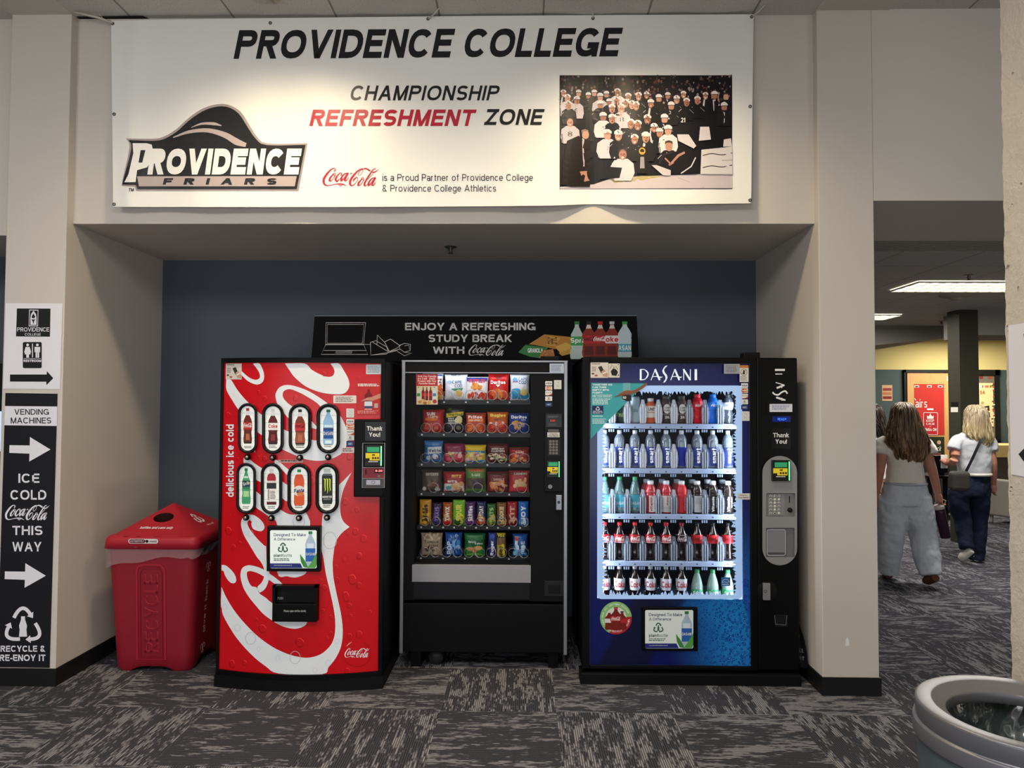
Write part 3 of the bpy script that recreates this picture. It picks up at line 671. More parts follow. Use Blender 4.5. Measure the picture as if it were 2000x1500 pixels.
FIG = [(400,330,'f'),(520,330,'f'),(600,350,'f'),(640,330,'f'),(740,340,'f'),(1050,345,'f'),(1220,350,'f'),(1340,340,'f'),(1510,350,'f'),(430,370,'w'),(690,360,'w'),(825,325,'w'),(905,360,'k'),(990,355,'k'),(1150,370,'k'),(1290,380,'k'),(1450,385,'k'),(1580,345,'s'),(1672,355,'n'),(505,385,'w'),(820,390,'k'),(890,410,'k'),(1085,410,'k'),(1365,400,'k'),(445,425,'k'),(690,420,'k'),(760,400,'f'),(940,420,'k'),(970,430,'k'),(1245,430,'k'),(1660,435,'s'),(785,450,'k'),(860,450,'w'),(710,515,'w'),(785,530,'k'),(1055,535,'k'),(1195,530,'k'),(930,570,'k'),(985,580,'k'),(455,555,'m'),(1110,600,'f'),(1150,640,'f'),(1220,620,'w'),(570,650,'S'),(745,655,'w'),(835,660,'k'),(960,690,'f'),(1045,675,'k'),(865,805,'M'),(1225,740,'K')]
for i, (x, y, t_) in enumerate(FIG):
    l = 0.003+i*0.0001; s_ = (0.86 if t_ == 'f' else 1.0)+max(0, (y-380))/900; wht = t_ in 'wmM'
    cx_ = lambda q: max(376, min(1719, q))
    body = rnd.choice(['#d9cfd0', '#cdc3c6', '#e0d8d6']) if wht else rnd.choice(['#131216', '#1a181d', '#201c20', '#18191f'])
    tilt = rnd.uniform(-14, 14)*s_; w2 = rnd.uniform(0.85, 1.05)
    shape([(cx_(x-26*s_), y+24*s_), (cx_(x-58*s_*w2), y+48*s_+tilt*.4), (cx_(x-64*s_*w2), y+100*s_), (cx_(x-46*s_), y+140*s_), (cx_(x+46*s_), y+140*s_), (cx_(x+64*s_*w2), y+100*s_), (cx_(x+58*s_*w2), y+48*s_-tilt*.4), (cx_(x+26*s_), y+24*s_)], body, l)
    if t_ in 'sS': shape([(x-12*s_, y+34*s_), (x+12*s_, y+34*s_), (x+7*s_, y+120*s_), (x-5*s_, y+120*s_)], '#cfc7cb', l+0.00002); m_.line([P4(x, y+38*s_), P4(x+2, y+120*s_)], 1.6, BN, C('#3a3440'), l+0.00003)
    elif wht: shape([(cx_(x-60*s_), y+78*s_), (cx_(x-50*s_), y+72*s_), (cx_(x-44*s_), y+138*s_), (cx_(x-56*s_), y+135*s_)], '#8f8789', l+0.00002); m_.line([P4(x-8*s_, y+36*s_), P4(x+3*s_, y+130*s_)], 0.6, BN, C('#a79fa1'), l+0.00002); m_.text(rnd.choice(['1', '8', '26', '6']), *P4(x-16*s_, y+62*s_), *P4(x+14*s_, y+92*s_), BN, C('#2a282e'), l+0.00002)
    else:
        m_.line([P4(cx_(x-62*s_), y+72*s_), P4(x-40*s_, y+50*s_)], 1.2, BN, C('#bdb3b4'), l+0.00002)
        if rnd.random() < 0.5: m_.line([P4(cx_(x+20*s_), y+52*s_), P4(cx_(x+54*s_), y+84*s_)], 0.9, BN, C('#8f878a'), l+0.00002)
        if rnd.random() < 0.35: a_ = rnd.choice([-1, 1]); m_.line([P4(cx_(x+a_*50*s_), y+70*s_), P4(cx_(x+a_*62*s_), y+10*s_), P4(cx_(x+a_*56*s_), y-24*s_)], [3.5*s_, 2.6*s_, 1.6*s_], BN, C(rnd.choice(['#b98672', '#1c1a1f', '#d6cccd'])), l+0.00002); blob(cx_(x+a_*56*s_), y-26*s_, 8*s_, 9*s_, '#c08d77', l+0.00003, 8)
        if rnd.random() < 0.3: shape([(x-14*s_, y+30*s_), (x-26*s_, y+100*s_), (x-10*s_, y+104*s_), (x-2*s_, y+36*s_)], '#d6cdcd', l+0.00002)
    fc = rnd.choice(['#c08d77', '#b57e69', '#cf9c86', '#a87460']); fx_ = x+tilt*.25
    blob(fx_, y+4, 21*s_, 28*s_, fc, l+0.00004, 12); blob(fx_+7*s_, y+10*s_, 11*s_, 18*s_, {'#c08d77': '#ad7a64', '#b57e69': '#a06a56', '#cf9c86': '#ba8770', '#a87460': '#94624e'}[fc], l+0.00005, 10)
    for dx in (-8, 8): blob(fx_+dx*s_, y, 4*s_, 2.4*s_, '#3a2620', l+0.00006, 6)
    m_.line([P4(fx_, y+2*s_), P4(fx_+3*s_, y+9*s_)], 0.6*s_, BN, C('#8a5a48'), l+0.00006)
    blob(fx_+1, y+17*s_, 7*s_, rnd.choice([2.5, 4, 6])*s_, rnd.choice(['#f0e3dc', '#5a2a26', '#e6d6ce']), l+0.00006, 8)
    if t_ in 'nSMKm': shape([(x-22*s_, y-6*s_), (x-20*s_, y-26*s_), (x, y-32*s_), (x+20*s_, y-26*s_), (x+22*s_, y-6*s_), (x+12*s_, y-18*s_), (x-12*s_, y-18*s_)], '#4a352c' if t_ != 'S' else '#8f8078', l+0.00006)
    else:
        shape([(fx_-25*s_, y-8*s_), (fx_-24*s_, y-26*s_), (fx_-8*s_, y-36*s_), (fx_+10*s_, y-35*s_), (fx_+25*s_, y-22*s_), (fx_+25*s_, y-8*s_)], rnd.choice(['#ece4e2', '#dcd4d3', '#e6dedc']), l+0.00006); m_.line([P4(fx_-24*s_, y-8*s_), P4(fx_+27*s_, y-8*s_)], 1.1, BN, C('#2a2426'), l+0.00008)
        if rnd.random() < 0.6: m_.line([P4(fx_-6*s_, y-30*s_), P4(fx_+4*s_, y-14*s_)], 1.4, BN, C('#3a3034'), l+0.0001)
L2 = 0.0084
shape([(430, 700), (520, 660), (600, 720), (620, 900), (610, 1058), (455, 1058), (390, 1040), (400, 850)], '#211a19', L2)   # kneeling suit
shape([(530, 940), (590, 935), (610, 1010), (560, 1020)], '#b98672', L2+0.0001); shape([(548, 680), (566, 690), (566, 900), (556, 900)], '#cfc7c6', L2+0.0001)
shape([(770, 900), (800, 850), (860, 860), (930, 870), (945, 990), (800, 985)], '#d8ced0', L2); shape([(720, 900), (860, 910), (840, 990), (690, 1000)], '#18161a', L2+0.0001)
shape([(975, 745), (1060, 745), (1060, 955), (975, 955)], '#15110f', L2); blob(1017, 780, 26, 28, '#c39a3a', L2+0.0001, 16); shape([(1003, 825), (1032, 825), (1036, 915), (1000, 915)], '#9f979a', L2+0.0001)
shape([(1180, 800), (1300, 780), (1440, 830), (1440, 960), (1250, 960), (1150, 880)], '#17151a', L2); m_.line([P4(1195, 835), P4(1240, 880), P4(1300, 815), P4(1350, 790)], [3, 4.5, 5, 4], BN, C('#b98672', 0.4), L2+0.0001); m_.line([P4(1225, 890), P4(1262, 868)], 4, BN, C('#a87460', 0.4), L2+0.00012); m_.line([P4(1150, 880), P4(1185, 810), P4(1250, 790)], 3, BN, C('#2c2a30', 0.4), L2+0.00008)
shape([(1090, 890), (1130, 890), (1240, 930), (1240, 970), (1180, 970)], '#cfc5c6', L2+0.0001); m_.line([P4(1435, 830), P4(1400, 900), P4(1320, 955)], 2.2, BN, C('#d9d0d1'), L2+0.0002)
shape([(1290, 650), (1380, 650), (1440, 740), (1420, 760), (1300, 700)], '#d9cfd0', L2)
shape([(1480, 770), (1720, 745), (1722, 962), (1472, 960)], '#d8d0cf', L2)                                             # stack of white boxes
for y in (800, 895): m_.line([P4(1490, y+15), P4(1560, y), P4(1640, y+10), P4(1720, y-5)], 1.8, BN, C('#3a3236'), L2+0.0001, n=3)
m_.line([P4(1475, 860), P4(1722, 850)], 1.0, BN, C('#8a7f80'), L2+0.0001)
shape([(1470, 590), (1540, 590), (1555, 690), (1460, 700)], '#d9cfd0', L2); shape([(1655, 690), (1710, 680), (1720, 745), (1650, 745)], '#d9cfd0', L2)
m_.text('21', *P4(1320, 520), *P4(1355, 556), BN, C('#e8e2e2'), L2, bold=0.03)
m_.build('photo_print', banner)
GM = C('#5a5650', 0.4, 0.6)
for u, v_ in ((220, 46), (528, 45), (836, 37), (1158, 36), (1468, 33), (1465, 208), (1465, 391), (223, 223), (223, 399)):
    q = BN(u, v_, 0.001); MB().lathe([(0.004, -0.002), (0.009, -0.004), (0.010, 0.0), (0.004, 0.0)], q, GM, 10, ax='y').build('grommet', banner)
TIE = C('#c9c4b6', 0.5)
for i, (pa, pb, nm) in enumerate((((836, 37), (858, 16), 'above the third letter group'), ((1158, 36), (1158, 25), 'above the last word'), ((1470, 32), (1494, 10), 'at the corner beside the opening'))):
    a = BN(*pa, 0.004); c = atZ(pb[0], pb[1], ZC-0.004)
    tag(MB().tube([a, (a+c)/2+Vector((0, 0, -0.006)), c], 0.004, TIE).build('cable_tie', None, a), 'pale plastic cable tie holding the banner to the ceiling '+nm, 'cable tie', 'ties holding the banner')
a = BN(220, 45, 0.004); c = atZ(146, 24, ZC-0.006); m_ = MB().tube([a, (a*2+c)/3+Vector((0, -0.01, 0.004)), c], 0.007, TIE)
for dx in (0.0, 0.05, 0.1): q = a+Vector((-0.06-dx, 0, 0.03+dx*0.25)); m_.tube([q, q+Vector((-0.04, -0.03, 0.05))], 0.0025, TIE)
tag(m_.build('cable_tie', None, a), 'frayed bundle of pale ties at the banner corner by the plain pillar', 'cable tie', 'ties holding the banner')

# ================================================================== SIGNS ON THE PILLAR
SP = PY(YP)
def greek(mb, u0, v0, u1, v1, rows, m, l, fn, rnd=random.Random(1), fill=0.55):
    """lines of print too small to read"""
    h = (v1-v0)/rows
    for r in range(rows):
        x = u0; e = u1-(u1-u0)*rnd.random()*0.25
        while x < e:
            w_ = (u1-u0)*(0.05+rnd.random()*0.12); mb.rect(x, v0+h*r, min(x+w_, e), v0+h*r+h*fill, fn, m, l); x += w_+(u1-u0)*0.025
t = thing('restroom_sign', atY(64, 760, YP), 'white paper restroom sign with black arrow on the pillar face', 'sign')
PAP = C('#eceaf0', 0.6); K1 = C('#1d1d20', 0.5)
MB().poly([(11, 592), (122, 592.5), (117, 760), (6, 759)], SP, PAP, 0.002).build('paper', t)
m_ = MB(); Z5 = lambda p: [(x/3.3333, 450+y/3.3333) for x, y in p]
m_.poly(Z5([(110,508),(329,509),(325,692),(104,690)]), SP, K1, 0.003)
m_.poly(Z5([(190,516),(250,517),(247,625),(187,624)]), SP, PAP, 0.0036); m_.poly(Z5([(194,521),(246,522),(243,620),(191,619)]), SP, K1, 0.0042)
m_.poly(Z5([(218,522),(234,545),(238,570),(238,615),(198,615),(198,570),(202,545)]), SP, PAP, 0.0048)
m_.poly(Z5([(217,540),(230,562),(222,573),(208,570),(206,560)]), SP, K1, 0.0054); m_.poly(Z5([(203,580),(231,580),(221,592),(219,608),(215,608),(213,592)]), SP, K1, 0.0054)
m_.text('PROVIDENCE', 33.5, 639.5, 96, 647.5, SP, PAP, 0.0036, bold=0.01); m_.text('COLLEGE', 48.5, 650.5, 79.5, 655.5, SP, PAP, 0.0036, bold=0.01)
m_.poly(rrect(44.5, 668, 81.5, 719, 3), SP, K1, 0.003)
m_.text('RESTROOM', 46, 702.5, 80.5, 707, SP, PAP, 0.0036, bold=0.05); m_.rect(46.5, 700, 80, 700.8, SP, PAP, 0.0036); m_.rect(62.6, 671, 64.2, 698, SP, PAP, 0.0036)
for u, fem in ((54, 1), (73, 0)):
    m_.disc(u, 673.6, 2.6, 2.6, SP, PAP, 0.0036)
    if fem: m_.poly([(u-4, 677.5), (u+4, 677.5), (u+7, 688), (u+5, 689), (u+3.5, 683), (u+6, 692), (u+2.6, 692), (u+2.6, 698.5), (u-2.6, 698.5), (u-2.6, 692), (u-6, 692), (u-3.5, 683), (u-5, 689), (u-7, 688)], SP, PAP, 0.0036)
    else: m_.poly([(u-5.5, 677.5), (u+5.5, 677.5), (u+5.5, 688), (u+4, 688), (u+3.6, 681), (u+3.4, 698.5), (u+0.4, 698.5), (u+0.4, 688), (u-0.4, 688), (u-0.4, 698.5), (u-3.4, 698.5), (u-3.6, 681), (u-4, 688), (u-5.5, 688)], SP, PAP, 0.0036)
m_.poly(Z5([(65,938),(304,938),(305,916),(347,962),(302,1008),(301,985),(65,984)]), SP, K1, 0.003)
m_.build('printed_lettering', t)
t = thing('direction_sign', atY(50, 1303, YP), 'tall black sign with white arrows pointing to the vending machines on the pillar', 'sign')
MB().poly([(10.5, 767.5), (112.5, 769), (97, 1304.5), (-6, 1303)], SP, C('#1c1c20', 0.42), 0.0025).poly([(9.5, 793), (112, 794), (111, 832), (8.5, 830.5)], SP, PAP, 0.0032).build('panel_board', t)
m_ = MB(); Wp = PAP
m_.text('VENDING', 28, 799, 95.5, 810, SP, K1, 0.004, bold=0.012); m_.text('MACHINES', 21, 815.5, 100, 827, SP, K1, 0.004, bold=0.012)
for du, dv in ((0, 0), (-9, 246.5)): m_.poly([(18.5+du, 869.5+dv), (58+du, 870+dv), (58.5+du, 853.5+dv), (98.5+du, 878+dv), (57+du, 901.5+dv), (57.5+du, 886+dv), (18+du, 884.5+dv)], SP, Wp, 0.0035)
for s_, a, q in (('ICE', (36, 925), (77, 943)), ('COLD', (20.5, 957), (90.5, 976)), ('THIS', (24, 1027), (83, 1045)), ('WAY', (24, 1058.5), (81, 1077))): m_.text(s_, *a, *q, SP, Wp, 0.0035, bold=0.022, space=1.05)
script_logo(m_, 10, 986, 97, 1016, SP, Wp, 0.0035, fat=1.15)
recycle_mark(m_, 45, 1224, 39, SP, Wp, 0.0035, 7)
m_.text('RECYCLE &', 1, 1261, 88.5, 1273, SP, Wp, 0.0035, bold=0.03); m_.text('RE-ENOY IT', -1, 1278.5, 89, 1291, SP, Wp, 0.0035, bold=0.03)
m_.build('lettering', t)
# paper sign on the concrete wall
SW = PX(XW)
t = thing('arrow_sign', atX(1985, 928, XW), 'white paper sign with black arrow taped to the concrete wall', 'sign')
MB().poly([(1969, 636), (2040, 624), (2040, 938), (1974.5, 926.5)], SW, PAP, 0.003).build('paper', t)
MB().poly([(1989, 887), (2002, 874), (2002, 881), (2036, 882), (2036, 894), (2002, 895), (2002, 905)], SW, K1, 0.005).poly([(1999, 652), (2030, 649), (2030, 680), (2001, 672)], SW, K1, 0.005).build('printed_lettering', t)
# dark machine beyond the pillar, only its lit edge in view
t = thing('drink_machine', (-3.55, 4.60, 0), 'dark machine with pale lit panel beyond the pillar with the restroom sign', 'vending machine')
B(-3.95, -3.16, 4.42, 4.73, 0, 1.86, BLK, bev=0.01).build('cabinet', t); B(-3.9, -3.175, 4.41, 4.42, 1.31, 1.56, C('#b9d0f2', 0.3, em=0.7), bev=0.004).build('lit_panel', t)
# ================================================================== RED DRINK MACHINE
KB = C('#0b0b0c', 0.4, spec=0.12); KB2 = C('#111113', 0.5, spec=0.12); KIN = C('#060607', 0.6)
YC = 4.124
def cY(x):
    t = max(-1.0, min(1.0, (x+1.283)/0.452)); return YC-0.008-0.072*(1-t*t)
def CS(u, v, l=0.0):
    Y = YC-0.05
    for _ in range(5): P = atY(u, v, Y); Y = cY(P.x)-l
    return atY(u, v, Y)
CS.sub = 14
CR = C('#c00f18', 0.25, em=0.10, spec=0.4); CW = C('#e4e7ea', 0.25, em=0.06, spec=0.4)
coke = thing('soda_machine', (-1.283, 4.5, 0), 'red soda vending machine with giant white script and eight bottle windows', 'vending machine')
m_ = MB(); m_.box(-1.758, -0.808, 4.135, 4.95, 0.07, 1.874, KB, bev=0.012); m_.build('cabinet', coke)
m_ = MB()
pl = [(-1.765, 4.95), (-1.765, 4.10), (-1.70, 4.085), (-1.45, 4.045), (-1.283, 4.04), (-1.11, 4.045), (-0.86, 4.085), (-0.80, 4.10), (-0.80, 4.95)]
def plin(mb, z0, z1, m):
    n = len(pl); V = [Vector((x, y, z)) for z in (z0, z1) for x, y in pl]
    F_ = [(i, (i+1) % n, n+(i+1) % n, n+i) for i in range(n)]+[tuple(range(n))[::-1], tuple(range(n, 2*n))]
    mb.add(V, F_, m)
plin(m_, 0.0, 0.068, KB2); m_.build('base_plinth', coke)
# front panel and frame (panel outline in the photo frame)
PT = (439, 709); PTR = (746.5, 710); PBL = (427, 1307); PBR = (737.5, 1309)
def panel_xz():
    a = CS(*PT); b = CS(*PTR); c = CS(*PBL); d = CS(*PBR); return (a.x+c.x)/2, (b.x+d.x)/2, (c.z+d.z)/2, (a.z+b.z)/2
cx0, cx1, cz0, cz1 = panel_xz()
MB().grid(lambda a, c: Vector((cx0+(cx1-cx0)*a, cY(cx0+(cx1-cx0)*a), cz0+(cz1-cz0)*c)), 40, 4, CR).build('front_panel', coke)
m_ = MB()
for zz, q in ((cz1, 1.876), (cz0, 0.068)):                      # bowed rails above and below the panel
    z0, z1 = min(zz, q), max(zz, q)
    m_.grid(lambda a, c: Vector((-1.758+0.95*a, cY(-1.758+0.95*a)-0.012, z0+(z1-z0)*c)), 30, 1, KB)
    for z in (z0, z1): m_.grid(lambda a, c: Vector((-1.758+0.95*a, (cY(-1.758+0.95*a)-0.012)*(1-c)+4.14*c, z)), 30, 1, KB)
m_.box(-1.758, cx0, YC-0.02, 4.136, 0.07, 1.874, KB); m_.box(cx1, -0.808, YC-0.02, 4.136, 0.07, 1.874, KB)
m_.build('door_frame', coke)
tA = lambda p: [(430+x/6.25, 700+y/6.25) for x, y in p]
tB = lambda p: [(430+x/6.25, 850+y/6.25) for x, y in p]
tC = lambda p: [(420+x/6.048, 1080+y/6.048) for x, y in p]
W = MB()
def sw(pts, l=0.0012): W.poly(crom(pts, 4, True, 0.35), CS, CW, l)
sw(tA([(400,62),(465,150),(487,215),(470,250),(420,260),(350,230),(262,155),(200,100),(200,150),(262,205),(330,270),(400,308),(465,318),(520,285),(537,220),(525,150),(480,62)]))
sw(tA([(74,258),(74,370),(110,450),(160,530),(215,615),(330,760),(455,895),(505,935),(620,1030),(750,1105),(900,1175),(1040,1230),(1180,1250),(1300,1240),(1420,1200),(1500,1140),(1550,1040),(1560,950),(1540,850),(1510,780),(1480,720),(1330,740),(1380,850),(1320,950),(1180,1000),(1115,990),(1020,970),(900,920),(780,868),(650,790),(510,690),(455,645),(345,540),(270,460),(200,370),(130,260)]))
sw(tA([(1480,720),(1400,620),(1310,548),(1200,470),(1060,390),(900,335),(800,325),(730,350),(690,400),(675,460),(700,560),(760,640),(835,730),(950,800),(1115,848),(1250,882),(1178,832),(1118,768),(1000,680),(885,590),(820,540),(770,480),(765,425),(790,390),(850,375),(930,400),(1050,460),(1210,570),(1330,740)]))
sw(tA([(790,62),(850,150),(900,220),(1000,310),(1100,370),(1250,420),(1400,438),(1500,432),(1555,390),(1578,320),(1560,240),(1510,150),(1450,62),(1345,62),(1385,120),(1395,170),(1370,215),(1310,225),(1230,200),(1120,140),(1030,62)]))
sw(tA([(405,1125),(430,1100),(425,1150)]))
sw(tB([(288,278),(350,288),(420,345),(505,400),(640,490),(765,570),(815,605),(900,650),(980,720),(900,780),(812,805),(760,770),(630,670),(500,575),(440,545),(330,440),(288,340)]))
sw(tB([(668,296),(715,318),(825,412),(960,520),(930,580),(820,490),(755,420),(668,342)]))
sw(tB([(440,685),(600,820),(730,905),(830,960),(920,968),(1045,942),(1085,1020),(1098,1110)])+tC([(1110,130),(1075,232),(1040,262),(950,290),(850,275),(735,230)])+tB([(700,1110),(600,1000),(500,925),(435,865)]))
sw(tB([(335,968),(280,1000),(255,1070),(265,1150),(300,1240),(360,1340),(450,1490)])+tC([(530,90),(565,150),(582,210),(580,280),(550,350),(500,405),(525,470),(575,440),(610,390),(635,310),(640,230),(615,150),(607,60)])+tB([(560,1365),(535,1345),(450,1260),(370,1160),(335,1090),(340,1050),(360,1035),(385,1055),(380,1090),(400,1140),(450,1165),(500,1172),(535,1145),(538,1100),(500,1040),(430,985),(380,970)]))
sw(tC([(825,395),(750,322),(650,247),(590,205),(500,165),(400,145),(330,170),(303,230),(305,310),(340,420),(400,520),(480,620),(570,720),(670,795),(760,850),(860,885),(950,895),(1030,875),(1085,825),(1085,700),(900,700),(675,590),(600,530),(525,478),(490,408),(430,390),(390,320),(375,240),(400,215),(450,220),(520,245),(580,280),(640,320),(720,375),(745,398)]))
sw(tC([(78,140),(130,150),(190,200),(235,260),(250,320),(235,352),(200,357),(160,330),(120,270),(100,215),(78,205)]))
sw(tC([(76,400),(130,520),(220,670),(340,820),(500,980),(680,1110),(850,1190),(1000,1230),(1120,1235),(1250,1195),(1350,1110),(1400,1020),(1420,900),(1415,750),(1390,600),(1350,420),(1310,250),(1280,60)])+tB([(1240,1400),(1235,1250),(1240,1100),(1255,965),(1320,760),(1452,605),(1500,560),(1605,452),(1560,540),(1510,650),(1475,780),(1465,880),(1475,980),(1510,1060),(1580,1120),(1500,1180),(1440,1250),(1400,1340)])+tC([(1392,80),(1390,150),(1400,300),(1440,500),(1480,680),(1505,850),(1505,1000),(1480,1130),(1420,1250),(1340,1350),(1265,1432),(760,1425),(600,1340),(450,1220),(300,1060),(180,890),(76,672)]))
W.build('script_lettering', coke)
# condensation droplets printed over the panel
m_ = MB(); rnd = random.Random(21); DRr = C('#9d0f16', 0.3, em=0.08); DRl = C('#ef4a48', 0.3, em=0.2); DRw = C('#bfc5ca', 0.3)
DROPS = [(tC, x, y, r) for x, y, r in ((1620,315,50),(1545,515,42),(1700,385,30),(1445,318,26),(1295,410,28),(1700,40,30),(1525,85,20),(1430,170,22),(1700,965,36),(1590,985,28),(1275,685,22),(1370,760,22),(1600,750,22),(1585,620,26),(1325,1010,20),(560,895,40),(1000,1060,46),(490,790,18),(1825,705,22),(1370,950,18),(780,290,16),(200,1310,34),(350,1300,26),(1560,1395,30),(1250,325,18))]
DROPS += [(tB, x, y, r) for x, y, r in ((100,1170,38),(160,1370,24),(245,1320,18),(1670,910,30),(1605,920,18),(1650,1175,36),(1555,1195,20),(1750,1265,36),(1530,810,32),(1580,265,32),(1700,1470,28),(540,290,28),(470,270,18),(1130,560,30),(210,290,16),(120,985,14))]
DROPS += [(tA, x, y, r) for x, y, r in ((545,490,26),(915,485,24),(470,420,20),(1270,190,20),(95,690,24),(1690,245,22),(400,100,14))]
for tf, x, y, r in DROPS:
    (u, v), = tf([(x, y)]); r /= 6.15; n = 14; e = 1.1+rnd.random()*0.35
    ring = [(u+r*math.cos(a)*(1+0.15*math.sin(a*2+x)), v+r*e*math.sin(a)) for a in [2*PI*k/n for k in range(n)]]
    m_.line(ring[1:10], [0.2]+[r*0.22]*7+[0.2], CS, DRr, 0.002); m_.line([ring[k % n] for k in range(9, 15)], [0.2]+[r*0.14]*4+[0.2], CS, DRl, 0.002)
for x, y, r in ((420,1010,60),(945,1235,62),(265,885,34),(1440,1045,26),(740,1240,26),(515,1135,22),(1180,1385,26),(1335,1300,28),(115,635,28)):
    (u, v), = tC([(x, y)]); r /= 6.05; m_.line([(u+r*math.cos(a), v+r*1.2*math.sin(a)) for a in [2*PI*k/16 for k in range(16)]], r*0.1, CS, DRw, 0.002, closed=True)
for x, y, r in ((1340,1285,80),(960,1050,70),(470,1080,30),(375,1200,30),(1290,1420,24)):
    (u, v), = tB([(x, y)]); r /= 6.25; m_.line([(u+r*math.cos(a), v+r*1.3*math.sin(a)) for a in [2*PI*k/16 for k in range(16)]], r*0.09, CS, DRw, 0.002, closed=True)
(u, v), = tC([(1675, 1190)]); m_.line([(u+27*math.cos(a), v+25*math.sin(a)) for a in [2*PI*k/30 for k in range(-5, 14)]], 1.0, CS, DRr, 0.002)
m_.line(tC([(1550, 1105), (1580, 1075), (1618, 1050)]), [0.5, 2.2, 0.6], CS, C('#f0a59a', 0.3), 0.002)
script_logo(m_, 673, 1266, 722, 1284.5, CS, CW, 0.002)
m_.build('droplet_pattern', coke)
m_ = MB(); m_.text('delicious ice cold', 441.5, 829, 456.5, 970.5, CS, CW, 0.002, bold=0.025, rot=90); m_.build('lettering', coke)

# the eight product windows
def bprof(kind):
    """half outline: (half width, height 0 bottom..1 top)"""
    return {'contour': [(.13,1),(.13,.93),(.10,.92),(.11,.86),(.17,.78),(.31,.68),(.37,.58),(.37,.44),(.35,.40),(.31,.33),(.33,.22),(.36,.14),(.34,.04),(.30,0)],
            'water': [(.14,1),(.14,.93),(.11,.92),(.12,.87),(.26,.76),(.36,.66),(.36,.57),(.33,.55),(.36,.52),(.35,.34),(.35,.18),(.37,.15),(.37,.05),(.33,0)],
            'sprite': [(.13,1),(.13,.93),(.10,.92),(.11,.86),(.22,.74),(.32,.65),(.32,.44),(.34,.40),(.30,.30),(.36,.18),(.36,.06),(.31,0)],
            'vitamin': [(.17,1),(.17,.93),(.15,.92),(.15,.87),(.30,.82),(.36,.74),(.36,.67),(.33,.65),(.33,.62),(.36,.60),(.36,.10),(.37,.08),(.36,0)],
            'fanta': [(.13,1),(.13,.93),(.10,.92),(.11,.88),(.25,.84),(.34,.72),(.36,.62),(.33,.50),(.33,.38),(.36,.2),(.36,.05),(.32,0)],
            'can': [(.27,.86),(.34,.82),(.37,.78),(.37,.08),(.34,.03),(.30,0)]}[kind]
WIN = [('contour', '#6b1a12', '#b51f25', '#b51f25', 'Coca', '#5a2214'), ('contour', '#5c1418', '#e7e4e0', '#d9d6d2', 'Coke', '#4a1418'), ('contour', '#7a3420', '#c5282c', '#26211f', 'zero', '#9a5038'), ('water', '#8fb9d8', '#1d4f94', '#1f6b4a', 'DASANI', '#a8cce6'),
       ('sprite', '#3f9b6a', '#16324a', '#1f7a48', 'Sprite', '#63b98c'), ('vitamin', '#a8242c', '#e9e6e2', '#d8d6d2', 'vit', '#5a1a22'), ('fanta', '#d8562c', '#f0ede8', '#2c8a4c', 'Fanta', '#d8562c'), ('can', '#26292a', '#26292a', '#b9bcbc', 'MON', '#26292a')]
wx = [(464.5, 503), (511.5, 554.5), (563.5, 608.5), (618, 664.5)]; wx2 = [(461, 500.5), (509, 551.5), (561, 607.5), (616, 662)]
INS = C('#eceee8', 0.3, em=0.22)
